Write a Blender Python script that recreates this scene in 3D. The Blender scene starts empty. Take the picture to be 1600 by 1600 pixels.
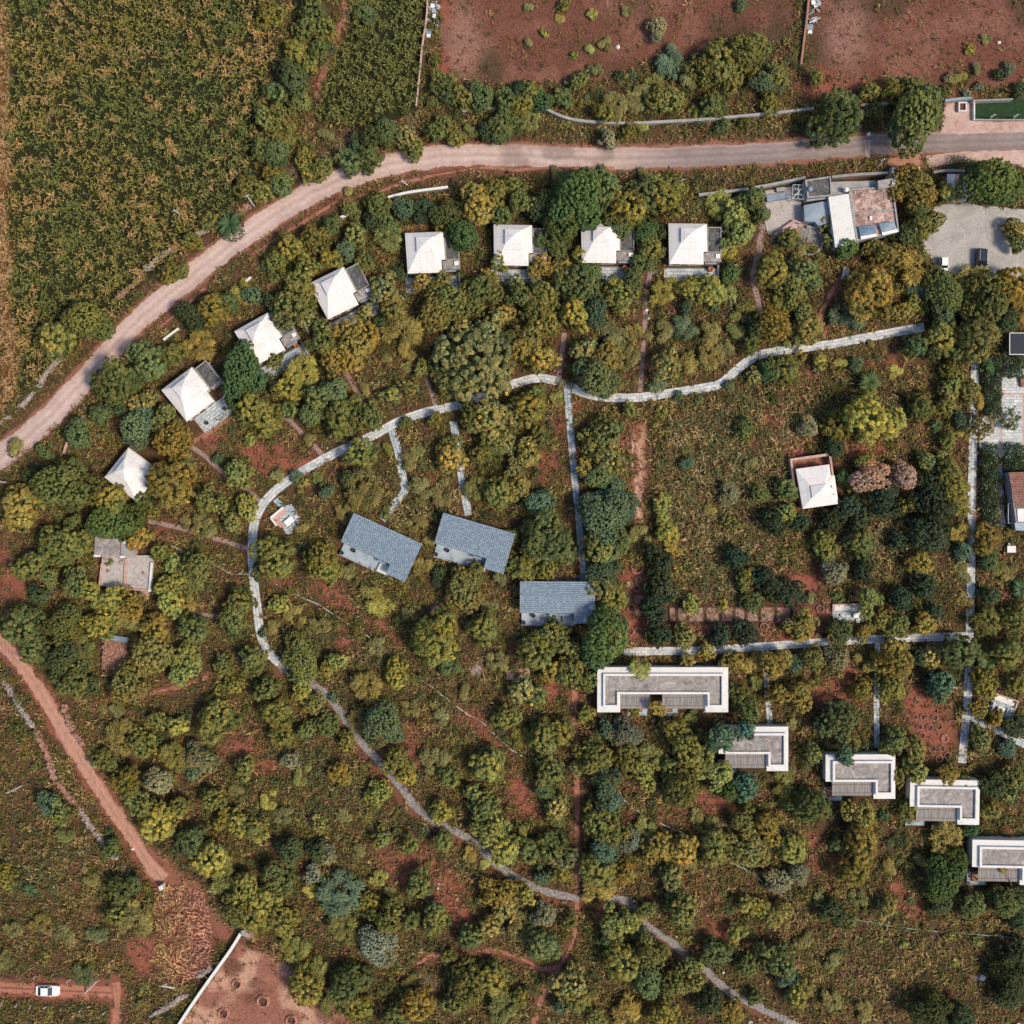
import bpy, math, random
import numpy as np
from mathutils import Vector, Matrix
rnd = random.Random(7)
nr = np.random.default_rng(11)
S = 0.12            # metres per photo pixel at ground level (1600 px photo)
H = 220.0           # flying height of the drone
scene = bpy.context.scene
COL = scene.collection
PI = math.pi

def W(px, py, h=0.0):
    """ground position (m) of a point at height h seen at photo pixel px, py"""
    k = S*(H-h)/H
    return ((px-800)*k, -(py-800)*k)

# ------------------------------------------------------------------ objects
def tag(o, label=None, cat=None, group=None, kind=None):
    if label: o['label'] = label
    if cat: o['category'] = cat
    if group: o['group'] = group
    if kind: o['kind'] = kind
    return o

def empty(name, loc=(0, 0, 0), rz=0.0):
    o = bpy.data.objects.new(name, None)
    o.empty_display_size = 0.3
    COL.objects.link(o)
    o.location = loc
    o.rotation_euler = (0, 0, rz)
    return o

class MB:
    def __init__(self):
        self.v = []; self.f = []; self.uv = None
    def add(self, vs, fs):
        b = len(self.v)
        self.v += [tuple(p) for p in vs]
        self.f += [tuple(i+b for i in f) for f in fs]
        return self
    def prism(self, poly, z0, z1, inset=0.0):
        # poly: ccw or cw list of (x,y)
        a = sum(poly[i][0]*poly[(i+1) % len(poly)][1]-poly[(i+1) % len(poly)][0]*poly[i][1] for i in range(len(poly)))
        if a < 0: poly = poly[::-1]
        n = len(poly)
        top = poly
        if inset:
            cx = sum(p[0] for p in poly)/n; cy = sum(p[1] for p in poly)/n
            top = [(cx+(x-cx)*(1-inset), cy+(y-cy)*(1-inset)) for x, y in poly]
        vs = [(x, y, z0) for x, y in poly]+[(x, y, z1) for x, y in top]
        fs = [tuple(range(n-1, -1, -1)), tuple(range(n, 2*n))]
        fs += [(i, (i+1) % n, n+(i+1) % n, n+i) for i in range(n)]
        return self.add(vs, fs)
    def box(self, x0, y0, z0, x1, y1, z1):
        return self.prism([(x0, y0), (x1, y0), (x1, y1), (x0, y1)], z0, z1)
    def ring(self, outer, inner, z0, z1):
        n = len(outer)
        vs = [(x, y, z0) for x, y in outer]+[(x, y, z1) for x, y in outer]+[(x, y, z0) for x, y in inner]+[(x, y, z1) for x, y in inner]
        fs = []
        for i in range(n):
            j = (i+1) % n
            fs += [(i, j, n+j, n+i), (2*n+j, 2*n+i, 3*n+i, 3*n+j), (n+i, n+j, 3*n+j, 3*n+i), (j, i, 2*n+i, 2*n+j)]
        return self.add(vs, fs)
    def tube(self, p0, p1, r0, r1=None, n=6):
        r1 = r0 if r1 is None else r1
        p0 = Vector(p0); p1 = Vector(p1)
        d = (p1-p0).normalized()
        a = d.orthogonal().normalized(); b = d.cross(a)
        vs = []
        for p, r in ((p0, r0), (p1, r1)):
            for i in range(n):
                t = 2*PI*i/n
                vs.append(p+a*r*math.cos(t)+b*r*math.sin(t))
        fs = [tuple(range(n-1, -1, -1)), tuple(range(n, 2*n))]
        fs += [(i, (i+1) % n, n+(i+1) % n, n+i) for i in range(n)]
        return self.add(vs, fs)
    def lathe(self, prof, n=14, c=(0, 0, 0)):
        # prof list of (r,z)
        vs = []; m = len(prof)
        for r, z in prof:
            for i in range(n):
                t = 2*PI*i/n
                vs.append((c[0]+r*math.cos(t), c[1]+r*math.sin(t), c[2]+z))
        fs = []
        for k in range(m-1):
            for i in range(n):
                j = (i+1) % n
                fs.append((k*n+i, k*n+j, (k+1)*n+j, (k+1)*n+i))
        if prof[0][0] > 1e-4: fs.append(tuple(range(n-1, -1, -1)))
        if prof[-1][0] > 1e-4: fs.append(tuple((m-1)*n+i for i in range(n)))
        return self.add(vs, fs)
    def rock(self, c, r, sq=0.7, seed=None):
        R = random.Random(seed if seed is not None else rnd.random())
        t = (1+5**.5)/2
        base = [(-1, t, 0), (1, t, 0), (-1, -t, 0), (1, -t, 0), (0, -1, t), (0, 1, t), (0, -1, -t), (0, 1, -t), (t, 0, -1), (t, 0, 1), (-t, 0, -1), (-t, 0, 1)]
        fs = [(0, 11, 5), (0, 5, 1), (0, 1, 7), (0, 7, 10), (0, 10, 11), (1, 5, 9), (5, 11, 4), (11, 10, 2), (10, 7, 6), (7, 1, 8), (3, 9, 4), (3, 4, 2), (3, 2, 6), (3, 6, 8), (3, 8, 9), (4, 9, 5), (2, 4, 11), (6, 2, 10), (8, 6, 7), (9, 8, 1)]
        a = R.random()*6.28
        vs = []
        for x, y, z in base:
            q = r/1.9*R.uniform(.75, 1.2)
            X = x*q; Y = y*q*R.uniform(.8, 1.0)
            vs.append((c[0]+X*math.cos(a)-Y*math.sin(a), c[1]+X*math.sin(a)+Y*math.cos(a), c[2]+z*q*sq))
        return self.add(vs, fs)
    def build(self, name, mat, parent=None, smooth=False, loc=None):
        me = bpy.data.meshes.new(name)
        me.from_pydata(self.v, [], self.f)
        if self.uv is not None:
            uvl = me.uv_layers.new(name='UVMap')
            arr = np.empty((len(me.loops), 2), np.float32)
            idx = np.empty(len(me.loops), np.int32)
            me.loops.foreach_get('vertex_index', idx)
            arr[:] = np.asarray(self.uv, np.float32)[idx]
            uvl.data.foreach_set('uv', arr.ravel())
        if mat: me.materials.append(mat)
        if smooth:
            me.polygons.foreach_set('use_smooth', [True]*len(me.polygons))
        me.update()
        o = bpy.data.objects.new(name, me)
        COL.objects.link(o)
        if parent: o.parent = parent
        if loc: o.location = loc
        return o

def np_mesh(name, V, Q, C, mat):
    """V (n,3) verts, Q (m,4) quads, C (n,3) vertex colours"""
    me = bpy.data.meshes.new(name)
    V = np.ascontiguousarray(V, np.float32); Q = np.ascontiguousarray(Q, np.int32)
    me.vertices.add(len(V)); me.vertices.foreach_set('co', V.ravel())
    me.loops.add(Q.size); me.loops.foreach_set('vertex_index', Q.ravel())
    me.polygons.add(len(Q))
    me.polygons.foreach_set('loop_start', np.arange(0, Q.size, Q.shape[1], dtype=np.int32))
    me.update(calc_edges=True)
    if C is not None:
        at = me.color_attributes.new('Col', 'FLOAT_COLOR', 'POINT')
        rgba = np.ones((len(V), 4), np.float32); rgba[:, :3] = C
        at.data.foreach_set('color', rgba.ravel())
    me.materials.append(mat)
    me.validate()
    return me

def np_obj(name, V, Q, C, mat, parent=None):
    o = bpy.data.objects.new(name, np_mesh(name, V, Q, C, mat))
    COL.objects.link(o)
    if parent: o.parent = parent
    return o

def dup_tree(o, parent=None):
    c = o.copy(); COL.objects.link(c)
    if parent: c.parent = parent
    for ch in list(o.children):
        dup_tree(ch, c)
    return c

# ------------------------------------------------------------------ materials
def new_mat(name):
    m = bpy.data.materials.new(name); m.use_nodes = True
    nt = m.node_tree
    b = nt.nodes['Principled BSDF']
    b.inputs['Roughness'].default_value = 0.85
    b.inputs['Specular IOR Level'].default_value = 0.25
    return m, nt, b
def nd(nt, t, **kw):
    n = nt.nodes.new(t)
    for k, v in kw.items(): setattr(n, k, v)
    return n
def ramp(nt, stops):
    r = nd(nt, 'ShaderNodeValToRGB')
    e = r.color_ramp.elements
    e[0].position, e[0].color = stops[0][0], (*stops[0][1], 1)
    e[1].position, e[1].color = stops[-1][0], (*stops[-1][1], 1)
    for p, c in stops[1:-1]:
        x = e.new(p); x.color = (*c, 1)
    return r
def noise(nt, scale, detail=4, rough=.6, coord='Object', dist=0.0, vec=None):
    n = nd(nt, 'ShaderNodeTexNoise')
    n.inputs['Scale'].default_value = scale; n.inputs['Detail'].default_value = detail
    n.inputs['Roughness'].default_value = rough; n.inputs['Distortion'].default_value = dist
    if vec is None:
        tc = nd(nt, 'ShaderNodeNewGeometry'); vec = tc.outputs['Position']
    nt.links.new(vec, n.inputs['Vector'])
    return n
def mixc(nt, a, b, fac, mode='MIX'):
    m = nd(nt, 'ShaderNodeMix', data_type='RGBA', blend_type=mode)
    for sock, v in ((m.inputs[0], fac), (m.inputs[6], a), (m.inputs[7], b)):
        if hasattr(v, 'is_linked') or hasattr(v, 'links'): nt.links.new(v, sock)
        elif isinstance(v, (int, float)): sock.default_value = v
        else: sock.default_value = (*v, 1)
    return m.outputs[2]
def bump(nt, b, h, strength=.3, dist=.05):
    bp = nd(nt, 'ShaderNodeBump')
    bp.inputs['Strength'].default_value = strength; bp.inputs['Distance'].default_value = dist
    nt.links.new(h, bp.inputs['Height']); nt.links.new(bp.outputs[0], b.inputs['Normal'])

def m_noise(name, stops, scale=1.0, fine=6.0, famt=.35, rough=.85, bmp=.2, detail=5, dist=0.0):
    """weathered surface: large blotches + fine grain"""
    m, nt, b = new_mat(name)
    n1 = noise(nt, scale, detail, .65, dist=dist)
    r = ramp(nt, stops); nt.links.new(n1.outputs['Fac'], r.inputs[0])
    n2 = noise(nt, fine, 3, .7)
    g = ramp(nt, [(.25, (1-famt,)*3), (.75, (1+famt,)*3)]); nt.links.new(n2.outputs['Fac'], g.inputs[0])
    c = mixc(nt, r.outputs[0], g.outputs[0], 1.0, 'MULTIPLY')
    nt.links.new(c, b.inputs['Base Color'])
    b.inputs['Roughness'].default_value = rough
    if bmp: bump(nt, b, n2.outputs['Fac'], bmp, .03)
    return m
def m_brick(name, c1, c2, mortar, bw, rh, ms=.03, coord='Object', rough=.8, blot=None, bias=0.0, offset=.5, msm=.1):
    m, nt, b = new_mat(name)
    tc = nd(nt, 'ShaderNodeTexCoord')
    t = nd(nt, 'ShaderNodeTexBrick'); t.offset = offset
    nt.links.new(tc.outputs[coord], t.inputs['Vector'])
    t.inputs['Color1'].default_value = (*c1, 1); t.inputs['Color2'].default_value = (*c2, 1); t.inputs['Mortar'].default_value = (*mortar, 1)
    t.inputs['Scale'].default_value = 1; t.inputs['Mortar Size'].default_value = ms; t.inputs['Mortar Smooth'].default_value = msm
    t.inputs['Bias'].default_value = bias; t.inputs['Brick Width'].default_value = bw; t.inputs['Row Height'].default_value = rh
    n1 = noise(nt, .9, 6, .7); n2 = noise(nt, 9, 3, .7)
    g1 = ramp(nt, [(.3, (.72, .74, .76)), (.7, (1.18, 1.15, 1.12))] if blot is None else blot); nt.links.new(n1.outputs['Fac'], g1.inputs[0])
    g2 = ramp(nt, [(.3, (.85,)*3), (.7, (1.15,)*3)]); nt.links.new(n2.outputs['Fac'], g2.inputs[0])
    c = mixc(nt, t.outputs['Color'], g1.outputs[0], 1.0, 'MULTIPLY')
    c = mixc(nt, c, g2.outputs[0], 1.0, 'MULTIPLY')
    nt.links.new(c, b.inputs['Base Color']); b.inputs['Roughness'].default_value = rough
    bump(nt, b, t.outputs['Fac'], .35, .02)
    return m
def m_attr(name, fine=3.0, famt=.4, rough=.95, bmp=.5, spec=.1, fine2=14.0):
    """ground: colour from the mesh attribute times grain"""
    m, nt, b = new_mat(name)
    a = nd(nt, 'ShaderNodeAttribute', attribute_name='Col')
    n1 = noise(nt, fine, 6, .75); n2 = noise(nt, fine2, 2, .6)
    g1 = ramp(nt, [(.3, (1-famt, 1-famt, 1-famt*.9)), (.7, (1+famt,)*3)]); nt.links.new(n1.outputs['Fac'], g1.inputs[0])
    g2 = ramp(nt, [(.3, (.8,)*3), (.7, (1.2,)*3)]); nt.links.new(n2.outputs['Fac'], g2.inputs[0])
    c = mixc(nt, a.outputs['Color'], g1.outputs[0], 1.0, 'MULTIPLY')
    c = mixc(nt, c, g2.outputs[0], 1.0, 'MULTIPLY')
    nt.links.new(c, b.inputs['Base Color']); b.inputs['Roughness'].default_value = rough
    b.inputs['Specular IOR Level'].default_value = spec
    bump(nt, b, n1.outputs['Fac'], bmp, .12)
    return m
def m_leaf(name, use_obj=True, transl=.22):
    m, nt, b = new_mat(name)
    a = nd(nt, 'ShaderNodeAttribute', attribute_name='Col')
    c = a.outputs['Color']
    if use_obj:
        oi = nd(nt, 'ShaderNodeObjectInfo')
        c = mixc(nt, c, oi.outputs['Color'], 1.0, 'MULTIPLY')
    nt.links.new(c, b.inputs['Base Color']); b.inputs['Roughness'].default_value = .6; b.inputs['Specular IOR Level'].default_value = .2
    tr = nd(nt, 'ShaderNodeBsdfTranslucent'); nt.links.new(c, tr.inputs['Color'])
    mx = nd(nt, 'ShaderNodeMixShader'); mx.inputs[0].default_value = transl
    out = nt.nodes['Material Output']
    nt.links.new(b.outputs[0], mx.inputs[1]); nt.links.new(tr.outputs[0], mx.inputs[2]); nt.links.new(mx.outputs[0], out.inputs['Surface'])
    return m
def m_plain(name, c, rough=.5, spec=.4, metal=0.0, var=.12, scale=3.0):
    m, nt, b = new_mat(name)
    n1 = noise(nt, scale, 4, .6)
    r = ramp(nt, [(.3, tuple(x*(1-var) for x in c)), (.7, tuple(x*(1+var) for x in c))]); nt.links.new(n1.outputs['Fac'], r.inputs[0])
    nt.links.new(r.outputs[0], b.inputs['Base Color'])
    b.inputs['Roughness'].default_value = rough; b.inputs['Specular IOR Level'].default_value = spec; b.inputs['Metallic'].default_value = metal
    return m

M = {}
M['ground'] = m_attr('ground_soil', 2.2, .45)
M['road'] = m_attr('road_surface', 1.2, .14, .95, .25, .1, 8.0)
M['leaf'] = m_leaf('foliage')
M['weed'] = m_leaf('weed_blades', False, .25)
M['bark'] = m_noise('bark', [(.3, (.09, .06, .045)), (.7, (.17, .12, .09))], 3, 12)
M['paving'] = m_brick('pale_paving', (.44, .48, .51), (.64, .65, .66), (.25, .27, .29), 1.1, .57, .035, 'UV', rough=.85)
M['slabs'] = m_brick('blue_slabs', (.36, .43, .49), (.55, .58, .60), (.14, .17, .20), 1.25, .6, .045, 'UV', rough=.85, offset=.37)
M['stonepath'] = m_noise('cobble_path', [(.28, (.11, .105, .11)), (.5, (.22, .205, .205)), (.72, (.44, .40, .39))], 2.6, 8, .5, bmp=.6)
M['brickpath'] = m_noise('brown_path', [(.25, (.15, .10, .09)), (.55, (.30, .21, .19)), (.8, (.45, .34, .32))], 2.6, 7, .5, bmp=.5)
M['dirtpath'] = m_noise('red_dirt', [(.25, (.22, .09, .06)), (.55, (.34, .15, .105)), (.8, (.44, .23, .17))], 1.2, 5, .4, bmp=.4)
M['whiteroof'] = m_brick('white_sheet_roof', (.71, .69, .69), (.76, .73, .73), (.56, .53, .53), 1.1, 2.4, .022, 'Object', rough=.6, blot=[(.28, (.88, .85, .84)), (.5, (1, 1, 1)), (.75, (1.04, 1.04, 1.05))], offset=.0)
M['whitewall'] = m_noise('lime_wall', [(.3, (.55, .53, .50)), (.7, (.72, .70, .67))], .8, 5, .1)
M['parapet'] = m_noise('white_parapet', [(.25, (.46, .45, .44)), (.45, (.66, .65, .64)), (.85, (.72, .71, .70))], .8, 4, .12, .7, .05, 8, .8)
M['darkroof'] = m_noise('weathered_black_roof', [(.3, (.035, .036, .04)), (.52, (.10, .098, .10)), (.72, (.22, .21, .21)), (.85, (.42, .40, .38))], 1.1, 7, .5, .9, .2, dist=1.2)
M['greyroof'] = m_noise('grey_screed_roof', [(.28, (.13, .12, .12)), (.45, (.25, .225, .22)), (.58, (.34, .31, .30)), (.72, (.50, .49, .48))], .55, 7, .35, .9, .15, 8, 1.6)
M['concrete'] = m_noise('concrete', [(.3, (.24, .235, .235)), (.7, (.38, .37, .365))], .9, 7, .25, .9, .15)
M['pinkstone'] = m_noise('pink_plaster', [(.3, (.40, .24, .20)), (.7, (.58, .40, .35))], 1.0, 7, .25, .9, .15)
M['rubbleroof'] = m_noise('pink_rubble_roof', [(.30, (.13, .09, .085)), (.44, (.30, .20, .18)), (.55, (.48, .33, .30)), (.68, (.62, .54, .51))], .55, 5, .4, .95, .3, dist=1.2)
M['crackfloor'] = m_noise('cracked_floor', [(.28, (.17, .13, .12)), (.42, (.38, .34, .33)), (.7, (.50, .46, .45)), (.85, (.60, .50, .48))], 1.3, 6, .3, .95, .3, dist=1.4)
M['rust'] = m_noise('rust_brown_roof', [(.3, (.11, .045, .03)), (.5, (.25, .11, .08)), (.75, (.46, .28, .23))], 1.2, 7, .4, .9, .2, dist=.8)
M['slate'] = m_brick('blue_slate_tiles', (.18, .245, .32), (.33, .41, .49), (.10, .135, .18), .44, .36, .06, 'Object', rough=.55, blot=[(.3, (.86, .88, .9)), (.7, (1.1, 1.1, 1.1))])
M['patio'] = m_noise('blue_grey_patio', [(.3, (.25, .32, .40)), (.7, (.42, .48, .54))], .8, 7, .2, .8, .1)
M['slatroof'] = None
M['glass'] = m_plain('dark_glass', (.015, .02, .028), .06, .8, var=.05)
M['white'] = m_plain('white_paint', (.78, .78, .78), .4)
M['carwhite'] = m_plain('white_car_paint', (.80, .81, .82), .18, .6, var=.02)
M['carblack'] = m_plain('black_car_paint', (.02, .024, .03), .12, .7, var=.05)
M['tyre'] = m_plain('tyre_rubber', (.02, .02, .02), .8)
M['metal'] = m_plain('galvanised_steel', (.55, .57, .58), .4, .5, .4)
M['blackpot'] = m_plain('black_pot_glaze', (.03, .032, .036), .5)
M['terracotta'] = m_noise('terracotta', [(.3, (.30, .10, .05)), (.7, (.45, .17, .09))], 4, 9, .2)
M['rock'] = m_noise('field_stone', [(.25, (.16, .13, .12)), (.5, (.30, .25, .23)), (.75, (.48, .42, .40))], 1.6, 6, .4, .95, .3)
M['redrock'] = m_noise('red_field_stone', [(.25, (.17, .085, .06)), (.5, (.30, .16, .12)), (.75, (.45, .31, .27))], 1.6, 6, .4, .95, .3)
M['gravel'] = m_noise('parking_gravel', [(.22, (.27, .255, .25)), (.5, (.37, .355, .345)), (.75, (.47, .455, .44))], .35, 3.0, .28, .95, .35, dist=.8)
M['pinkroad'] = m_noise('pink_gravel_apron', [(.25, (.34, .20, .17)), (.5, (.48, .33, .29)), (.8, (.60, .46, .42))], .5, 5, .25, .95, .3, dist=.7)
M['redroad'] = m_noise('red_brick_apron', [(.25, (.28, .13, .085)), (.8, (.44, .24, .17))], .8, 6, .3, .95, .3)
M['soilbed'] = m_noise('tilled_bed', [(.28, (.14, .08, .06)), (.5, (.26, .16, .13)), (.72, (.46, .33, .29))], 2.0, 7, .5, .95, .6)
M['mound'] = m_noise('red_earth_mound', [(.25, (.30, .13, .09)), (.8, (.52, .28, .21))], 2, 6, .3)
M['pit'] = m_noise('pit_soil', [(.25, (.05, .022, .015)), (.8, (.16, .075, .055))], 2, 6, .3)
M['tanpit'] = m_noise('tan_pit_soil', [(.25, (.34, .19, .12)), (.8, (.50, .31, .22))], 2, 6, .3)
M['solar'] = m_brick('solar_glass', (.04, .10, .20), (.07, .16, .28), (.25, .30, .36), .8, .6, .02, 'Object', rough=.2)
M['bluesheet'] = m_noise('blue_grey_sheet', [(.25, (.13, .18, .25)), (.5, (.22, .28, .35)), (.8, (.36, .40, .44))], .3, 6, .12, .6, .05)
M['lawn'] = m_noise('dark_lawn', [(.3, (.010, .030, .012)), (.7, (.025, .06, .02))], 1.5, 8, .5)
M['tilered'] = m_brick('red_clay_tiles', (.30, .13, .09), (.45, .25, .20), (.10, .05, .04), .3, .35, .05, 'Object', rough=.8)
M['pipe'] = m_plain('pale_hose', (.50, .56, .56), .5)
M['greenpipe'] = m_plain('green_hose', (.12, .30, .20), .5)
M['wire'] = m_plain('wire', (.03, .03, .03), .6)
M['pole'] = m_noise('concrete_pole', [(.3, (.50, .49, .47)), (.7, (.68, .67, .65))], 2, 8, .15)
M['twig'] = m_noise('dry_twig', [(.3, (.20, .12, .09)), (.7, (.36, .25, .20))], 3, 8, .3)

def slat_material():
    m, nt, b = new_mat('grey_timber_slats')
    tc = nd(nt, 'ShaderNodeTexCoord')
    mp = nd(nt, 'ShaderNodeMapping'); mp.inputs['Scale'].default_value = (7.0, .4, 1)
    nt.links.new(tc.outputs['Object'], mp.inputs['Vector'])
    n1 = noise(nt, 1.0, 3, .6, vec=mp.outputs[0])
    r = ramp(nt, [(.25, (.11, .105, .105)), (.5, (.25, .24, .235)), (.8, (.40, .38, .37))]); nt.links.new(n1.outputs['Fac'], r.inputs[0])
    nt.links.new(r.outputs[0], b.inputs['Base Color'])
    return m
M['slatroof'] = slat_material()
# ------------------------------------------------------------------ layout maps (metre space, one value per 0.24 m)
PX0, PX1, DP = -180, 1780, 2
NG = (PX1-PX0)//DP+1
gx = np.arange(NG)*DP+PX0
GX, GY = np.meshgrid(gx, gx)      # [row=y, col=x]

def vnoise(cell, seed, X=None, Y=None, octv=3, pers=.5):
    X = GX if X is None else X; Y = GY if Y is None else Y
    out = np.zeros(X.shape, np.float32); amp = 1.0; tot = 0
    for o in range(octv):
        g = np.random.default_rng(seed*31+o)
        tab = g.random((256, 256)).astype(np.float32)
        x = X/cell+500; y = Y/cell+500
        xi = np.floor(x).astype(int); yi = np.floor(y).astype(int)
        fx = (x-xi).astype(np.float32); fy = (y-yi).astype(np.float32)
        fx = fx*fx*(3-2*fx); fy = fy*fy*(3-2*fy)
        a = tab[yi % 256, xi % 256]; b = tab[yi % 256, (xi+1) % 256]
        c = tab[(yi+1) % 256, xi % 256]; d = tab[(yi+1) % 256, (xi+1) % 256]
        out += amp*((a*(1-fx)+b*fx)*(1-fy)+(c*(1-fx)+d*fx)*fy)
        tot += amp; amp *= pers; cell /= 2
    return out/tot
WX = (vnoise(26, 1)-.5)*34; WY = (vnoise(26, 2)-.5)*34

def blur(m, n=2):
    for _ in range(n):
        p = np.pad(m, 1, mode='edge')
        m = (p[:-2, 1:-1]+p[2:, 1:-1]+p[1:-1, :-2]+p[1:-1, 2:]+2*p[1:-1, 1:-1])/6
    return m
def poly_mask(poly, warp=0.0, soft=0):
    X = GX+WX*warp; Y = GY+WY*warp
    ins = np.zeros(X.shape, bool)
    n = len(poly)
    for i in range(n):
        x0, y0 = poly[i]; x1, y1 = poly[(i+1) % n]
        if y0 == y1: continue
        c = ((Y >= y0) != (Y >= y1)) & (X < (x1-x0)*(Y-y0)/(y1-y0)+x0)
        ins ^= c
    m = ins.astype(np.float32)
    return blur(m, soft) if soft else m
def line_mask(pts, w, warp=0.0, soft=0.0):
    X = GX+WX*warp; Y = GY+WY*warp
    d = np.full(X.shape, 1e9, np.float32)
    for (x0, y0), (x1, y1) in zip(pts[:-1], pts[1:]):
        dx, dy = x1-x0, y1-y0; L = dx*dx+dy*dy+1e-9
        t = np.clip(((X-x0)*dx+(Y-y0)*dy)/L, 0, 1)
        d = np.minimum(d, np.hypot(X-(x0+t*dx), Y-(y0+t*dy)))
    if soft: return np.clip(1-(d-w/2)/soft, 0, 1)
    return (d <= w/2).astype(np.float32)
def ell_mask(x, y, rx, ry, rot=0, warp=.7, pw=1.6):
    X = GX+WX*warp-x; Y = GY+WY*warp-y
    c, s = math.cos(math.radians(rot)), math.sin(math.radians(rot))
    u = (X*c+Y*s)/rx; v = (-X*s+Y*c)/ry
    return np.clip(1.35-(u*u+v*v)**.5, 0, 1)**pw

def smooth_line(pts, step=6.0):
    """Catmull-Rom through pts, resampled"""
    P = [np.array(p, float) for p in pts]
    P = [2*P[0]-P[1]]+P+[2*P[-1]-P[-2]]
    out = []
    for i in range(1, len(P)-2):
        L = np.linalg.norm(P[i+1]-P[i]); n = max(2, int(L/step))
        for k in range(n):
            t = k/n
            out.append(.5*((2*P[i])+(-P[i-1]+P[i+1])*t+(2*P[i-1]-5*P[i]+4*P[i+1]-P[i+2])*t*t+(-P[i-1]+3*P[i]-3*P[i+1]+P[i+2])*t**3))
    out.append(P[-2])
    return [tuple(p) for p in out]

MAINROAD = [(-420, 1010), (-180, 845), (0, 714), (60, 668), (120, 606), (160, 562), (200, 516), (250, 470), (300, 430), (350, 391), (400, 355), (450, 323), (500, 296), (550, 274), (600, 259), (660, 247), (720, 242), (800, 242), (900, 246), (1000, 247), (1100, 243), (1200, 239), (1300, 231), (1400, 225), (1500, 221), (1600, 219), (1780, 214), (2100, 200)]
PATHS = [  # pale paved paths: points, width px
 ([(437, 1036), (420, 1020), (408, 992), (402, 950), (396, 900), (394, 860), (397, 820), (408, 793), (430, 767), (470, 738), (530, 705), (580, 682), (625, 658), (670, 643), (720, 632), (760, 616), (800, 601), (840, 591), (869, 595)], 14, 'pale slab path curving from the seat wall up to the plank crossing'),
 ([(896, 607), (915, 615), (950, 621), (1000, 621), (1050, 614), (1100, 606), (1125, 600), (1140, 588), (1165, 567), (1190, 554), (1240, 545), (1300, 538), (1360, 526), (1444, 511)], 14, 'pale slab path running from the plank crossing towards the car park trees'),
 ([(1515, 994), (1380, 998), (1250, 1006), (1160, 1012), (1100, 1016), (975, 1018)], 13, 'pale slab path running above the long white villa'),
 ([(1524, 552), (1522, 620), (1520, 690), (1518, 800), (1517, 890), (1515, 985), (1513, 1060), (1510, 1110), (1503, 1192)], 13, 'long straight pale path beside the hedges')]
SIDEPATHS = [
 ([(612, 672), (622, 705), (633, 766), (597, 812)], 12, 'angled blue slab path leading to the first slate house'),
 ([(708, 658), (715, 700), (722, 750), (732, 805)], 12, 'blue slab path leading to the middle slate house'),
 ([(886, 606), (890, 660), (897, 740), (905, 820), (912, 902)], 11, 'long blue slab path leading to the third slate house'),
 ([(1513, 1118), (1550, 1136), (1610, 1168)], 13, 'blue slab path slanting off towards the picture edge'),
 ([(1194, 1016), (1197, 1060), (1200, 1100), (1204, 1138)], 9, 'narrow blue slab path to the first L-shaped villa'),
 ([(1371, 1002), (1369, 1090), (1370, 1168)], 9, 'narrow blue slab path to the second L-shaped villa'),
 ([(430, 780), (440, 790), (452, 797)], 9, 'short slab link to the brick corner seat')]
STONEPATHS = [
 ([(437, 1036), (444, 1046), (466, 1058), (487, 1068), (510, 1085), (530, 1110), (550, 1140), (570, 1165), (597, 1195), (625, 1228), (650, 1260), (680, 1285), (710, 1298), (740, 1315), (770, 1345), (800, 1368), (840, 1388), (870, 1397), (905, 1403)], 12, 'winding grey cobbled path below the brick corner seat'),
 ([(950, 1403), (980, 1408), (995, 1425), (1015, 1450), (1045, 1468), (1075, 1495), (1105, 1518), (1140, 1550), (1190, 1576), (1245, 1604), (1300, 1640)], 12, 'winding grey cobbled path in the low woods')]
BROWNPATHS = [
 ([(533, 572), (548, 595), (570, 635), (585, 662), (592, 676)], 7), ([(415, 626), (450, 655), (480, 685), (506, 713)], 7), ([(296, 696), (320, 712), (345, 735), (380, 760), (407, 783)], 7),
 ([(232, 814), (270, 822), (300, 830), (345, 844), (393, 859)], 7), ([(300, 957), (330, 962), (368, 969)], 6), ([(1192, 350), (1184, 400), (1177, 430), (1182, 460), (1188, 490)], 9),
 ([(1016, 425), (1010, 460), (1008, 500), (1004, 560), (1000, 612)], 7), ([(882, 520), (878, 555), (873, 590)], 8), ([(650, 550), (662, 580), (683, 640)], 6)]
DIRTPATHS = [
 ([(898, 1070), (898, 1130), (901, 1200), (902, 1300), (903, 1405)], 8), ([(902, 1405), (898, 1460), (888, 1487), (872, 1511), (845, 1513), (810, 1496), (770, 1486), (720, 1493), (680, 1492), (652, 1506)], 6),
 ([(875, 1513), (855, 1545), (840, 1580), (830, 1620)], 9), ([(200, 1092), (240, 1082), (285, 1072), (325, 1058)], 6), ([(1395, 770), (1430, 757), (1480, 746)], 8), ([(1287, 530), (1283, 500), (1290, 475), (1300, 455), (1318, 430)], 6), ([(302, 690), (330, 675), (355, 655)], 7),
 ([(540, 0), (536, 30), (524, 62), (512, 95), (500, 130), (494, 150)], 8),
 ([(395, 398), (440, 368), (490, 338), (530, 315), (590, 300), (640, 283), (690, 272), (755, 262), (800, 266), (850, 262), (900, 262), (960, 263)], 4), ([(240, 520), (290, 478), (320, 450)], 4)]
DIRTROAD = [(-180, 880), (-90, 935), (0, 1004), (25, 1030), (52, 1064), (80, 1110), (110, 1160), (140, 1210), (170, 1258), (200, 1300), (230, 1345), (255, 1375)]
FORK = [(222, 1330), (240, 1325), (275, 1350), (300, 1375), (318, 1395), (335, 1425), (360, 1445), (375, 1458), (352, 1478), (335, 1462), (325, 1430), (300, 1395), (268, 1380), (238, 1385), (225, 1375), (226, 1350)]
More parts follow.
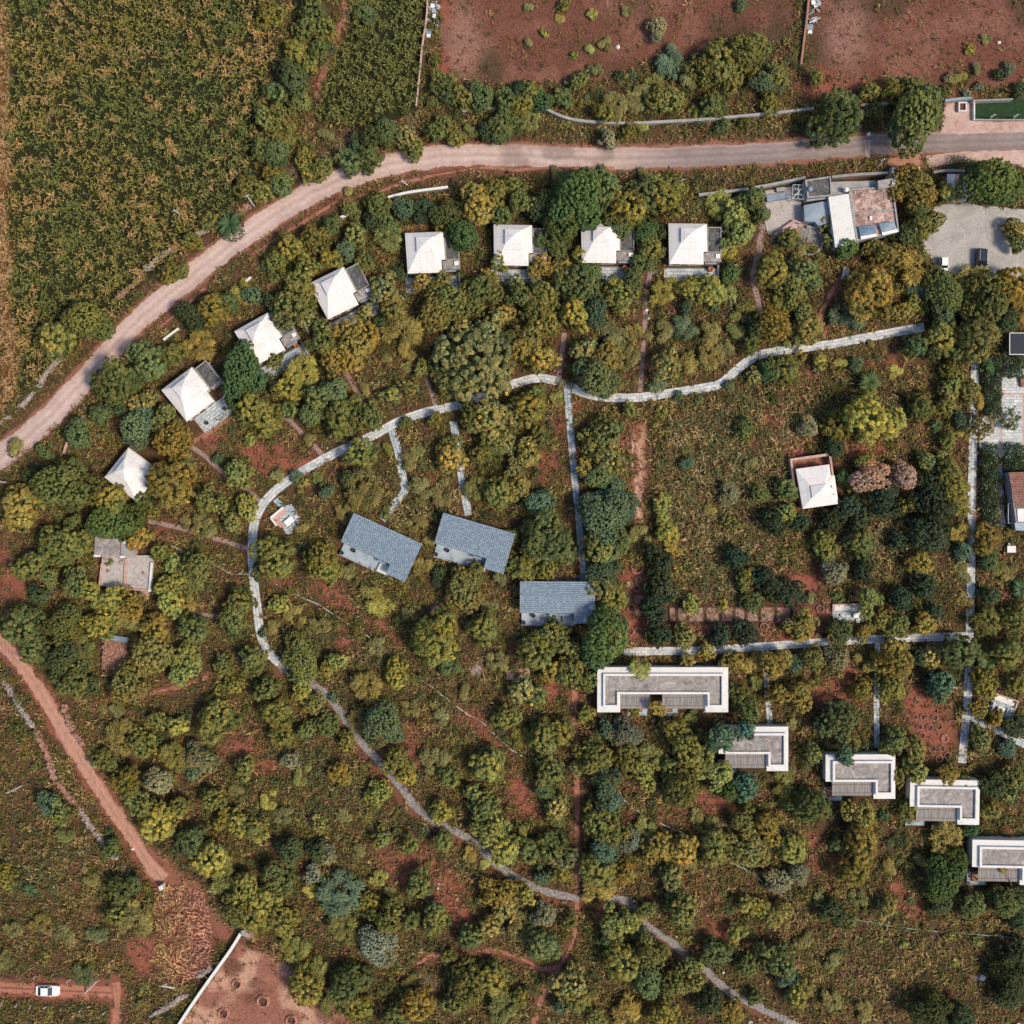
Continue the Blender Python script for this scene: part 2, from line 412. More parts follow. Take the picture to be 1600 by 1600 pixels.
LANE = [(-180, 1536), (0, 1543), (60, 1546), (120, 1549), (186, 1552)]
LANE2 = [(180, 1535), (184, 1560), (180, 1640)]
PARKING = [(1462, 322), (1500, 316), (1580, 326), (1640, 330), (1640, 440), (1560, 432), (1470, 430), (1452, 400), (1440, 382), (1452, 350)]
APRON_A = [(1388, 247), (1437, 241), (1447, 262), (1440, 263), (1394, 265), (1386, 256)]
APRON_B = [(1446, 244), (1490, 238), (1560, 235), (1640, 234), (1640, 262), (1600, 262), (1545, 252), (1500, 254), (1450, 262)]
APRON_C = [(1470, 207), (1476, 160), (1500, 157), (1520, 158), (1522, 188), (1560, 190), (1640, 186), (1640, 205), (1560, 207), (1500, 210)]
TERRACE = [(1565, 576), (1640, 576), (1640, 712), (1567, 712), (1566, 740), (1572, 830), (1562, 820), (1560, 775), (1561, 712), (1530, 700), (1530, 655), (1548, 646), (1565, 640)]

# ---- base colours (linear albedo)
def L(c): return np.array(c, np.float32)
def mixm(base, col, m): return base*(1-m[..., None])+L(col)*m[..., None]
n_big = vnoise(120, 3); n_mid = vnoise(46, 4); n_sm = vnoise(14, 5); n_red = vnoise(70, 6)
soil = np.ones(GX.shape+(3,), np.float32)*L((.088, .054, .029))
soil = mixm(soil, (.090, .052, .030), np.clip((n_mid-.45)*4, 0, 1))
soil = mixm(soil, (.052, .046, .022), np.clip((n_sm-.55)*4, 0, .8))
soil = mixm(soil, (.17, .066, .043), np.clip((n_red-.6)*5, 0, .7)*np.clip((n_sm-.35)*4, 0, 1))
veg = np.clip(.55+.9*(n_mid-.42)+.5*(n_sm-.5), .15, 1.0)      # weed density

CROP = [(-200, -200), (432, -200), (432, 60), (415, 150), (404, 215), (398, 290), (330, 360), (262, 415), (180, 488), (95, 560), (30, 620), (-60, 690), (-200, 800)]
CROP2 = [(552, -200), (672, -200), (668, 20), (660, 90), (650, 160), (640, 182), (560, 200), (492, 192), (500, 130), (522, 90), (540, 40)]
FIELD1 = [(692, -200), (1248, -200), (1240, 60), (1190, 70), (1040, 92), (960, 125), (890, 138), (850, 128), (700, 138), (690, 60)]
FIELD2 = [(1268, -200), (1800, -200), (1800, 130), (1590, 135), (1480, 145), (1420, 125), (1330, 128), (1262, 110)]
m_crop = np.maximum(poly_mask(CROP, .3), poly_mask(CROP2, .15)); m_field = np.maximum(poly_mask(FIELD1, .5, 3), poly_mask(FIELD2, .5, 3))
m_crop1 = poly_mask(CROP, .3); m_crop2 = poly_mask(CROP2, .15)
soil = mixm(soil, (.026, .029, .012), m_crop)
m_gold = np.clip(line_mask([(-4, -200), (0, 300), (6, 480), (16, 560), (10, 640), (-20, 690)], 16, .6, 12), 0, 1)*m_crop1
soil = mixm(soil, (.16, .085, .032), m_gold)
fcol = mixm(np.ones(GX.shape+(3,), np.float32)*L((.155, .066, .045)), (.255, .125, .09), np.clip((vnoise(40, 8)-.45)*2.2, 0, .6))
fcol = mixm(fcol, (.072, .05, .027), np.clip((vnoise(70, 9)-.5)*4, 0, .85))
fcol = mixm(fcol, (.27, .145, .11), np.clip(ell_mask(722, 70, 34, 75)+ell_mask(1325, 60, 40, 70), 0, .9))
soil = soil*(1-m_field[..., None])+fcol*m_field[..., None]
veg = veg*(1-.93*m_field)
PLOT = [(925, 615), (1020, 628), (1130, 606), (1200, 560), (1440, 520), (1500, 560), (1512, 985), (1250, 1000), (965, 1012), (980, 800)]
m_plot = poly_mask(PLOT, .3, 4)
soil = mixm(soil, (.10, .05, .033), m_plot*np.clip((n_red-.35)*2.6, 0, .9))
RED = """905 635 14 10|1000 745 16 88|985 680 22 24|330 690 28 10|432 722 40 26|265 720 14 9|252 835 26 12|5 870 13 66|22 912 22 46|160 1100 26 14|370 1172 40 18|420 1205 42 14|648 1172 20 44|640 1355 62 34|705 1400 42 42|722 1432 30 18|525 935 46 14 32|605 990 40 8 35|600 920 7 6|605 946 9 7|710 972 10 22|805 1012 16 34|862 1082 16 24|1105 1258 50 24|1265 1312 26 15|1276 1350 12 22|1395 1386 20 14|1130 1455 42 26|1242 920 34 26|1268 908 30 20|1275 965 20 24|1290 1082 42 20|1430 1092 30 26|1452 1140 44 54|1440 667 10 15|1335 702 52 16|1395 575 14 22|1360 572 22 10|1270 585 16 8|1575 920 14 12|1065 652 50 4 -8|1182 702 10 30|855 725 20 32|875 660 16 14|1348 445 9 9|1325 425 10 10|1170 446 22 4|330 660 20 10|220 1500 24 34|225 1480 30 20|1000 985 46 20|990 930 22 50|1100 985 110 12|1230 985 40 18|1255 1000 40 12|540 1000 40 16 35|440 910 30 10 30|770 1155 50 14 40|740 1120 30 18|600 1150 24 20|950 1440 24 30|830 1250 20 50|815 1240 24 40|1420 1410 40 24|1330 1060 24 20|1340 1180 18 10|1330 1350 40 26|1580 1330 20 14|690 20 24 24|690 110 16 40|1270 130 34 30|1330 135 50 12|1500 150 24 12|680 760 14 30|470 730 30 16|395 700 20 16|745 1045 16 16|1240 690 30 40|1210 670 26 50""".split('|')
for r in RED:
    q = [float(x) for x in r.split()]
    m = ell_mask(q[0], q[1], q[2], q[3], q[4] if len(q) > 4 else 0)
    m = np.clip(m*1.5, 0, .95)
    soil = mixm(soil, (.26, .092, .06), m*(.65+.5*n_sm))
    veg = veg*(1-.45*m)
for x, y, rx, ry, c in [(688, 955, 14, 8, (.36, .29, .28)), (745, 1045, 12, 16, (.36, .28, .27)), (1003, 715, 9, 50, (.42, .24, .16)), (998, 780, 6, 50, (.42, .24, .16)), (392, 1452, 14, 10, (.38, .28, .26)), (1530, 1527, 6, 4, (.35, .3, .3)), (1340, 830, 40, 10, (.2, .1, .05))]:
    m = np.clip(ell_mask(x, y, rx, ry)*1.6, 0, .95)
    soil = mixm(soil, c, m); veg = veg*(1-.85*m)
DRYGRASS = [(240, 1388), (300, 1380), (325, 1410), (335, 1450), (332, 1500), (320, 1522), (262, 1548), (246, 1530), (240, 1450)]
m_dry = poly_mask(DRYGRASS, .2)
soil = mixm(soil, (.16, .065, .04), m_dry)
YARD = [(372, 1470), (392, 1482), (425, 1490), (455, 1510), (470, 1550), (540, 1575), (580, 1640), (250, 1650), (285, 1595), (340, 1520)]
m_yard = poly_mask(YARD, .35, 3)
yc = mixm(np.ones(GX.shape+(3,), np.float32)*L((.26, .115, .08)), (.44, .26, .185), np.clip((vnoise(30, 14)-.42)*5, 0, 1))
yc = mixm(yc, (.13, .06, .04), np.clip((vnoise(36, 15)-.58)*6, 0, .8))
soil = soil*(1-m_yard[..., None])+yc*m_yard[..., None]; veg = veg*(1-.93*m_yard)
# verges of the roads: trodden brown earth
m_verge = line_mask(MAINROAD, 60, .5, 10)
soil = mixm(soil, (.105, .06, .038), m_verge*.55); veg = veg*(1-.3*m_verge)
m_edge = line_mask(MAINROAD, 38, .25, 4)
soil = mixm(soil, (.27, .125, .085), m_edge*.9); veg = veg*(1-.9*m_edge)
for rd, w in ((DIRTROAD, 30), (LANE, 26), (LANE2, 16)):
    m = line_mask(rd, w, .45, 6); soil = mixm(soil, (.22, .085, .055), m*.9); veg = veg*(1-.85*m)
m = poly_mask(FORK, .35, 5); soil = mixm(soil, (.23, .10, .065), m*.95); veg = veg*(1-.9*m)
for p, w in DIRTPATHS:
    m = line_mask(p, w+5, .3, 6); soil = mixm(soil, (.20, .08, .052), m*.6); veg = veg*(1-.6*m)
for p, w in BROWNPATHS:
    m = line_mask(p, w+5, .2, 5); soil = mixm(soil, (.14, .065, .042), m*.6); veg = veg*(1-.75*m)
for p, w, _ in STONEPATHS:
    m = line_mask([(x-5, y+5) for x, y in p], w+4, .2, 5); soil = mixm(soil, (.19, .08, .052), m*.7); veg = veg*(1-.7*m)
clear = np.zeros(GX.shape, np.float32)     # hard surfaces: nothing grows
clear = np.maximum(clear, line_mask(MAINROAD, 36))
for p, w, _ in PATHS+SIDEPATHS+STONEPATHS: clear = np.maximum(clear, line_mask(smooth_line(p), w+2))
for p, w in BROWNPATHS+DIRTPATHS: clear = np.maximum(clear, line_mask(p, w*.7))
clear = np.maximum(clear, line_mask(DIRTROAD, 20)); clear = np.maximum(clear, line_mask(LANE, 14))
for p in (PARKING, APRON_A, APRON_B, APRON_C, TERRACE): clear = np.maximum(clear, poly_mask(p))
BUILT = [[(1190, 285), (1400, 270), (1412, 370), (1330, 392), (1190, 360)], [(1478, 268), (1516, 268), (1516, 316), (1478, 316)], [(1520, 155), (1640, 148), (1640, 190), (1520, 190)],
 [(552, 800), (660, 850), (634, 910), (525, 868)], [(692, 800), (806, 834), (787, 896), (674, 868)], [(812, 906), (930, 908), (928, 978), (812, 980)],
 [(932, 1041), (1140, 1041), (1140, 1115), (932, 1115)], [(1124, 1134), (1234, 1134), (1234, 1208), (1124, 1216)], [(1290, 1178), (1402, 1178), (1402, 1250), (1290, 1258)], [(1422, 1218), (1534, 1224), (1536, 1288), (1422, 1298)], [(1520, 1312), (1640, 1312), (1640, 1385), (1520, 1388)],
 [(1240, 710), (1304, 708), (1312, 790), (1252, 798)], [(152, 845), (240, 850), (242, 938), (155, 930)], [(156, 990), (202, 992), (200, 1048), (156, 1048)],
 [(420, 805), (450, 785), (476, 820), (450, 838)], [(1298, 944), (1352, 944), (1352, 974), (1298, 974)], [(1550, 1080), (1592, 1096), (1580, 1128), (1542, 1112)]]
COTT = [(664.7, 380.7, 3), (803, 369, 0), (940.6, 365, 0), (1078, 367, 0), (518.5, 445, 27), (401.5, 518, 30), (286.7, 605, 38), (195.3, 733, 52)]
for cx, cy, a in COTT:
    c, s = math.cos(math.radians(a)), math.sin(math.radians(a))
    BUILT.append([(cx+x*c-y*s, cy-(x*s+y*c)) for x, y in ((-34, 22), (54, 22), (54, -24), (46, -70), (-34, -70))])
for p in BUILT: clear = np.maximum(clear, poly_mask(p))
veg = veg*(1-clear)

def samp(arr, px, py):
    fx = np.clip((np.asarray(px)-PX0)/DP, 0, NG-1.001); fy = np.clip((np.asarray(py)-PX0)/DP, 0, NG-1.001)
    xi = fx.astype(int); yi = fy.astype(int); u = fx-xi; v = fy-yi
    if arr.ndim == 3: u = u[..., None]; v = v[..., None]
    return (arr[yi, xi]*(1-u)+arr[yi, xi+1]*u)*(1-v)+(arr[yi+1, xi]*(1-u)+arr[yi+1, xi+1]*u)*v

# ---- the ground sheet
fine = np.arange(-112, 112.01, .4)
far = np.array([130, 170, 250, 400, 700, 1300, 2600.])
cx = np.concatenate([-far[::-1], fine, far])
XX, YY = np.meshgrid(cx, cx)
n = len(cx)
Z = np.zeros_like(XX)
V = np.stack([XX, YY, Z], -1).reshape(-1, 3)
i = np.arange(n-1); I, J = np.meshgrid(i, i)
a = (J*n+I).ravel()
Q = np.stack([a, a+1, a+n+1, a+n], -1)
C = samp(soil, XX.ravel()/S+800, 800-YY.ravel()/S)
o = np_obj('ground', V, Q, C, M['ground']); tag(o, kind='structure')

# ---- strips laid on the ground
def strip(name, pts, width, z0, z1, mat, label=None, jitter=0.0, step=6.0, taper=None, color=None, seed=0, crown=False):
    P = smooth_line(pts, step)
    R = random.Random(seed)
    L_, R_, U = [], [], [0.0]
    for i, p in enumerate(P):
        a = P[max(i-1, 0)]; b = P[min(i+1, len(P)-1)]
        dx, dy = b[0]-a[0], b[1]-a[1]; l = math.hypot(dx, dy) or 1
        nx, ny = -dy/l, dx/l
        w = (width(i/(len(P)-1)) if callable(width) else width)/2
        wl = w+R.uniform(-jitter, jitter); wr = w+R.uniform(-jitter, jitter)
        L_.append((p[0]+nx*wl, p[1]+ny*wl)); R_.append((p[0]-nx*wr, p[1]-ny*wr))
        if i: U.append(U[-1]+math.hypot(p[0]-P[i-1][0], p[1]-P[i-1][1])*S)
    mb = MB(); mb.uv = []
    m = len(P); cols = []
    for i in range(m):
        xl, yl = W(*L_[i]); xr, yr = W(*R_[i]); ww = math.hypot(xl-xr, yl-yr)
        row = [(xl, yl, z0), (xl, yl, z1), (xr, yr, z1), (xr, yr, z0)] if z1 > z0+.02 else [(xl, yl, z1), (xr, yr, z1)]
        mb.v += row
        mb.uv += [(U[i], 0), (U[i], 0), (U[i], ww), (U[i], ww)] if len(row) == 4 else [(U[i], 0), (U[i], ww)]
    k = 4 if z1 > z0+.02 else 2
    for i in range(m-1):
        for j in range(k-1):
            mb.f.append((i*k+j, i*k+j+1, (i+1)*k+j+1, (i+1)*k+j))
    o = mb.build(name, mat)
    # make faces look up
    me = o.data
    if sum(p.normal.z for p in me.polygons) < 0: me.flip_normals()
    if color:
        at = me.color_attributes.new('Col', 'FLOAT_COLOR', 'POINT')
        for i, v in enumerate(me.vertices):
            at.data[i].color = (*color(v.co.x/S+800, 800-v.co.y/S, (i % k)), 1)
    tag(o, label, kind='structure')
    return o

# main road: lanes of colour across the width (dust in the wheel tracks), asphalt to the right
def road_mesh():
    P = smooth_line(MAINROAD, 3.0)
    lanes = 14
    V = []; C = []; Rn = np.random.default_rng(5)
    offs = vnoise(30, 21, np.arange(len(P))*3.0, np.zeros(len(P)))-.5; offs2 = vnoise(22, 22, np.arange(len(P))*3.0, np.zeros(len(P)))-.5
    e1 = (Rn.random(len(P))-.5)*2.0; e2 = (Rn.random(len(P))-.5)*2.0
    for i, p in enumerate(P):
        a = P[max(i-1, 0)]; b = P[min(i+1, len(P)-1)]
        dx, dy = b[0]-a[0], b[1]-a[1]; l = math.hypot(dx, dy)
        nx, ny = dy/l, -dx/l           # towards photo top
        hw = 17.5 if p[0] < 900 else 17.5-min(1, (p[0]-900)/300)*1.5
        hl = hw+offs[i]*6+e1[i]; hr = hw+offs2[i]*6+e2[i]
        asph = min(1, max(0, (p[0]-930)/140))
        asph0 = .35*min(1, max(0, (60-p[0])/200+.25)) if p[0] < 110 else 0
        for k in range(lanes+1):
            t = k/lanes
            d = hl-(hl+hr)*t
            q = (p[0]+nx*d, p[1]+ny*d)
            dust = np.array((.48, .36, .33)); tar = np.array((.235, .19, .18))
            f = asph*(.97 if .08 < t < .93 else .55)
            f = max(f, asph0*.8)
            c = dust*(1-f)+tar*f
            tr = .15*math.exp(-((t-.32)/.08)**2)+.15*math.exp(-((t-.66)/.08)**2)-.10*math.exp(-((t-.49)/.06)**2)-.08*math.exp(-((t-.85)/.06)**2)
            c = c*(1+tr)*(.93+.14*Rn.random())
            if t < .04 or t > .96: c = c*np.array((.85, .68, .6))
            V.append((*W(*q), .012)); C.append(c)
    V = np.array(V); C = np.array(C)
    px = V[:, 0]/S+800; py = 800-V[:, 1]/S
    C = C*(.86+.28*vnoise(26, 23, px, py)[:, None])
    grey = np.clip((vnoise(40, 24, px, py)-.56)*6, 0, 1)*(px < 960)*(px > 700)
    C = C*(1-.35*grey[:, None])
    n = lanes+1
    I, J = np.meshgrid(np.arange(lanes), np.arange(len(P)-1)); a = (J*n+I).ravel()
    Q = np.stack([a, a+n, a+n+1, a+1], -1)
    o = np_obj('road', V, Q, C, M['road'])
    if o.data.polygons[0].normal.z < 0: o.data.flip_normals()
    tag(o, 'dusty country road bending round the cottages, asphalt at its far end', kind='structure')
road_mesh()
def dirtcol(seed, c0=(.40, .195, .135)):
    def f(px, py, k):
        q = .85+.3*random.Random(int(px*13+py*7+seed)).random()
        return tuple(x*q for x in c0)
    return f
def track(name, pts, w, c0, label, seed, rut=.75):
    P = smooth_line(pts, 4.0); lanes = 8; V = []; C = []; Rn = np.random.default_rng(seed)
    aa = np.arange(len(P))*4.0; ed = np.stack([vnoise(24, seed+60, aa, aa*0), vnoise(24, seed+61, aa, aa*0)], 1)
    for i, p in enumerate(P):
        a = P[max(i-1, 0)]; b = P[min(i+1, len(P)-1)]
        dx, dy = b[0]-a[0], b[1]-a[1]; l = math.hypot(dx, dy); nx, ny = dy/l, -dx/l
        for k in range(lanes+1):
            t = k/lanes; j = ((Rn.random()-.5)*2.6+(ed[i, int(k > 0)]-.5)*9) if k in (0, lanes) else 0
            d = (w/2)*(1-2*t)+j
            V.append((*W(p[0]+nx*d, p[1]+ny*d), .006+.0013*seed))
            c = np.array(c0)*(.88+.24*Rn.random())
            if k in (0, lanes): c = c*np.array((.7, .58, .55))
            if k == 4: c = c*rut
            C.append(c)
    n = lanes+1; I, J = np.meshgrid(np.arange(lanes), np.arange(len(P)-1)); a = (J*n+I).ravel()
    o = np_obj(name, np.array(V), np.stack([a, a+n, a+n+1, a+1], -1), np.array(C), M['road'])
    if o.data.polygons[0].normal.z < 0: o.data.flip_normals()
    tag(o, label, kind='structure')
track('dirt_road', DIRTROAD, 22, (.43, .235, .175), 'red dirt road running down the side of the ruined house', 3, .86)
track('dirt_lane', LANE, 20, (.36, .155, .105), 'red dirt lane with the white car', 4, .5)
track('dirt_lane', LANE2, 14, (.36, .16, .11), 'short red dirt lane turning off the car lane', 6, .9)
for i, (p, w, lab) in enumerate(PATHS): strip('path', p, w, 0, .10+.004*i, M['paving'], lab, .3, 5)
def dense(p, n=6):
    return [(a[0]+(b[0]-a[0])*k/n, a[1]+(b[1]-a[1])*k/n) for a, b in zip(p[:-1], p[1:]) for k in range(n)]+[p[-1]]
for i, (p, w, lab) in enumerate(SIDEPATHS): strip('path', dense(p), w, 0, .07+.003*i, M['slabs'], lab, .25, 6)
for i, (p, w, lab) in enumerate(STONEPATHS): strip('cobbled_path', p, w, 0, .06, M['stonepath'], lab, 1.0, 4, seed=i)
for i, (p, w) in enumerate(BROWNPATHS): strip('footpath', p, w, 0, .05, M['brickpath'], 'brown stone footpath leading to a white cottage', .6, 5, seed=i)
for i, (p, w) in enumerate(DIRTPATHS): strip('trail', p, lambda t, w=w: w*.95+1.6*math.sin(t*23+w), 0, .012+.0004*i, M['dirtpath'], 'trodden red dirt trail', .8, 5, seed=i)
def sheet(name, poly, z0, z1, mat, label):
    mb = MB(); mb.prism([W(x, y) for x, y in poly], z0, z1)
    return tag(mb.build(name, mat), label, kind='structure')
def rough_poly(poly, step=8, j=1.6, seed=1):
    R = random.Random(seed); out = []
    for i in range(len(poly)):
        a = poly[i]; b = poly[(i+1) % len(poly)]
        n = max(1, int(math.hypot(b[0]-a[0], b[1]-a[1])/step))
        for k in range(n):
            out.append((a[0]+(b[0]-a[0])*k/n+R.uniform(-j, j), a[1]+(b[1]-a[1])*k/n+R.uniform(-j, j)))
    return out
sheet('parking_lot', rough_poly(PARKING), -.1, .016, M['gravel'], 'pale gravel car park')
sheet('driveway', rough_poly(APRON_A, 5, .8), -.1, .02, M['redroad'], 'red brick driveway in front of the gate')
sheet('driveway', rough_poly(APRON_B, 6, 1.0, 2), -.1, .02, M['pinkroad'], 'pink gravel road shoulder above the big green tree')
sheet('driveway', rough_poly(APRON_C, 6, .8, 3), -.1, .02, M['pinkroad'], 'pink gravel apron below the walled lawn')
mb = MB(); mb.prism([W(x, y) for x, y in TERRACE], -.1, .09)
mb.uv = [(v[0], v[1]) for v in mb.v]
tag(mb.build('pavement', M['paving']), 'pale paved terrace beside the hedge', kind='structure')
# darker drainage strips set in the terrace
for k, (x0, y0, x1, y1) in enumerate([(1564, 614, 1640, 617), (1563, 619, 1566, 712), (1597, 617, 1600, 700)]):
    mb = MB(); a = W(x0, y1); b = W(x1, y0); mb.box(a[0], a[1], .02, b[0], b[1], .098)
    tag(mb.build('pavement_strip', M['pinkstone']), 'pinkish stone strip set in the paved terrace', kind='structure')

for k, (pts, w) in enumerate([([(985, 668), (990, 700), (989, 730), (995, 752), (993, 778), (999, 800), (1000, 822)], 3.0), ([(990, 672), (998, 702), (1002, 728), (1000, 745), (1006, 760), (1001, 778), (1005, 800)], 2.0)]):
    strip('gully', [(x+rnd.uniform(-2, 2), y) for x, y in dense(pts, 5)], w, 0, .016+.003*k, M['pinkstone'], 'pale winding erosion channel in the red strip', .8, 3, seed=k)
# ------------------------------------------------------------------ buildings
def root_at(name, px, py, h, deg, label, cat, group=None):
    x, y = W(px, py, h)
    r = empty(name, (x, y, 0), math.radians(deg))
    return tag(r, label, cat, group)
def sc(h): return S*(H-h)/H
def R4(x0, y0, x1, y1): return [(x0, y0), (x1, y0), (x1, y1), (x0, y1)]
def scale(poly, k): return [(x*k, y*k) for x, y in poly]

def slab_uv(mb):
    mb.uv = [(v[0], v[1]) for v in mb.v]; return mb

# --- hip roofed white cottages ---------------------------------------------------
ORD = ['leftmost', 'second', 'third', 'fourth', 'fifth', 'sixth', 'seventh', 'eighth']
def cottage(cx, cy, deg, label, annex=True, ground_bits=True, pot=None, small=True, terr=(-35, 44, -45, -68)):
    h = 4.3; k = sc(h)
    r = root_at('white_cottage', cx, cy, h, deg, label, 'cottage', 'white hip roofed cottages along the road')
    e = 3.0     # eave height
    # outer shape (y up), from the roof apex
    body = [(-30, 18), (26, 18), (26, -22), (21, -22), (21, -41), (-29, -41)]
    MB().prism(scale(body, k), 0, e-.05).build('wall', M['whitewall'], r)
    N = [(-32, 21), (28, 20)]
    ring_o = [(-32, 21), (28, 20), (29, -24), (23, -24), (23, -44), (-31, -43)]
    tier = [(-12.5, 9), (11.5, 9), (11.5, -10.5), (-12.5, -10.5)]
    mb = MB()
    zo = e; zt = 4.15
    vs = [(x*k, y*k, zo) for x, y in ring_o]+[(x*k, y*k, zt) for x, y in tier]
    vs += [(x*k, y*k, zo-.14) for x, y in ring_o]
    # faces: north, east, south, west slopes
    fs = [(0, 6, 7, 1), (1, 7, 8, 2), (2, 8, 4, 3), (4, 8, 9, 5), (5, 9, 6, 0), (6, 9, 8, 7)]
    fs += [(i, (i+1) % 6, 10+(i+1) % 6, 10+i) for i in range(6)]
    fs += [tuple(10+i for i in range(6))]
    mb.add(vs, fs)
    o = mb.build('roof', M['whiteroof'], r)
    up = MB(); z2 = 4.45; t2 = [(-14, 10.5), (13, 10.5), (13, -12), (-14, -12)]
    vs = [(x*k, y*k, z2) for x, y in t2]+[(x*k, y*k, z2-.1) for x, y in t2]+[(0, 0, 5.15)]
    up.add(vs, [(0, 8, 1), (1, 8, 2), (2, 8, 3), (3, 8, 0), (0, 1, 5, 4), (1, 2, 6, 5), (2, 3, 7, 6), (3, 0, 4, 7), (7, 6, 5, 4)])
    up.build('upper_roof', M['whiteroof'], o)
    MB().prism(scale([(x*.9, y*.9) for x, y in tier], k), zt-.1, z2-.06).build('vent_band', M['glass'], o)
    # gutters round the eaves
    g = MB(); g.box(27.0*k, -23*k, e-.2, 29.6*k, 19*k, e-.08); g.build('gutter', M['greyroof'], o)
    if annex:
        a = MB(); a.prism(scale(R4(30, -24, 51, 15), k), 0, 2.5)
        an = a.build('annex', M['whitewall'], r)
        MB().prism(scale(R4(31, -23.2, 50, 14.2), k), 2.5, 2.54).build('flat_roof', M['darkroof'], an)
        MB().ring(scale(R4(29.6, -24.4, 51.8, 15.6), k), scale(R4(31, -23.2, 50.2, 14.2), k), 2.5, 2.72).build('parapet', M['concrete'], an)
        MB().tube((52*k, 9*k, 2.4), (55*k, 9*k, 2.4), .07).build('drain_spout', M['white'], an)
    if small:
        b = MB(); b.prism(scale(R4(24.5, -38, 51.5, -25), k), 0, 2.25)
        sm = b.build('porch_block', M['concrete'], r)
        MB().prism(scale(R4(24, -38.6, 52, -24.6), k), 2.25, 2.36).build('porch_roof', M['greyroof'], sm)
        MB().box(43*k, -33*k, 2.36, 49.5*k, -27*k, 2.72).build('skylight', M['white'], sm)
        MB().prism(scale(R4(27, -42, 45, -39.2), k), 2.0, 2.06).build('awning', M['bluesheet'], sm)
    if terr:
        x0, x1, y0, y1 = terr
        t = MB(); t.prism(scale(R4(x0, y1, x1+4, y0), k), 0, .42); slab_uv(t)
        te = t.build('terrace', M['slabs'], r)
        MB().prism(scale(R4(x1+4.1, y1-1, x1+6.5, y0+4), k), 0, 1.1).build('parapet', M['concrete'], te)
        MB().prism(scale(R4(x0-1.6, y1-1, x0-.1, y0), k), 0, .62).build('kerb', M['pinkstone'], te)
        MB().prism(scale(R4(x0, y1-2.4, x1, y1-.1), k), 0, .22).build('step', M['concrete'], te)
    # windows and door on the terrace side
    for wx in (-22, 8):
        w = MB(); w.box((wx)*k, -41.25*k, .9, (wx+9)*k, -41.02*k, 2.2); wo = w.build('window', M['glass'], r)
        f = MB(); f.ring([(wx*k-.1, .8), ((wx+9)*k+.1, .8), ((wx+9)*k+.1, 2.3), (wx*k-.1, 2.3)], [(wx*k, .9), ((wx+9)*k, .9), ((wx+9)*k, 2.2), (wx*k, 2.2)], 0, .06)
        f.v = [(x, -41.02*k-z, y) for x, y, z in f.v]
        f.build('window_frame', M['concrete'], wo)
    MB().box(-9*k, -41.3*k, .42, 1*k, -41.02*k, 2.45).build('door', M['rust'], r)
    if pot:
        potx, poty = pot
        x, y = W(potx, poty, .8)
        pot_at(x, y, .42)
    return r
def pot_mesh(mat, s=1.0, plant=False):
    mb = MB(); mb.lathe([(.22*s, 0), (.36*s, .18*s), (.44*s, .42*s), (.40*s, .58*s), (.34*s, .66*s), (.42*s, .72*s), (.42*s, .76*s), (.30*s, .76*s), (.27*s, .5*s)], 14)
    return mb
POT0 = []
def pot_at(x, y, z, label=None):
    if not POT0:
        o = pot_mesh(M['terracotta'], 1.15).build('clay_pot', M['terracotta'], smooth=True); POT0.append(o)
    else:
        o = POT0[0].copy(); COL.objects.link(o)
    o.location = (x, y, z)
    return tag(o, label or 'x', 'pot', 'big clay pots on the cottage terraces')
POTS = []
cott_labels = ['small white pyramid-roofed cottage lowest in the row, hemmed by trees', 'white hip-roofed cottage second up the row, above the bare red bank',
 'white hip-roofed cottage third up the row, clay pot on terrace', 'white hip-roofed cottage fourth up the row, tilted, dark annex behind',
 'white hip-roofed cottage standing just past the bend, first squarely set one', 'white hip-roofed cottage with fullest dark flat annex, second of the square-set four',
 'white hip-roofed cottage half hidden by a big green tree on its annex', 'white hip-roofed cottage beside bright yellow-green trees, nearest the rubble-roofed house']
order = list(range(7, -1, -1))      # COTT runs right way round from the fifth
cmap = {7: 0, 6: 1, 5: 2, 4: 3, 0: 4, 1: 5, 2: 6, 3: 7}
for i, (cx_, cy_, a_) in enumerate(COTT):
    pot = {2: (1017-1000+975.5, 421-2), 3: (1110, 421), 5: (463, 540)}.get(i)
    if i == 2: pot = (976, 419)
    r = cottage(cx_, cy_, a_, cott_labels[cmap[i]], annex=(i != 7), small=(i not in (6, 7)), terr=None if i == 7 else (-35, 44, -45, -68) if i != 6 else (-22, 39, -42, -69))
    if pot:
        o = pot_at(*W(pot[0], pot[1], .8), .42)
        o['label'] = {2: 'big clay pot on terrace of the cottage half hidden by green tree', 3: 'big clay pot on terrace beside the yellow-green trees', 5: 'big clay pot on terrace of the third white cottage up the row'}[i]
# little black pots on the second cottage's terrace
BP = []
def black_pot(px, py, z, lab):
    if not BP: o = pot_mesh(M['blackpot'], .8).build('black_pot', M['blackpot'], smooth=True); BP.append(o)
    else: o = BP[0].copy(); COL.objects.link(o)
    x, y = W(px, py, z); o.location = (x, y, z); tag(o, lab, 'pot', 'small black pots on terraces')
black_pot(352, 639, .42, 'small black pot on upper corner of the second cottage terrace')
black_pot(324, 661, .42, 'small black pot on lower edge of the second cottage terrace')

# --- lone white roofed house in the dry plot ---------------------------------------
h = 4.0; k = sc(h)
r = root_at('white_house', 1280.5, 766.5, h, 8, 'lone white-roofed house with red walled yard in the dry corn plot', 'house')
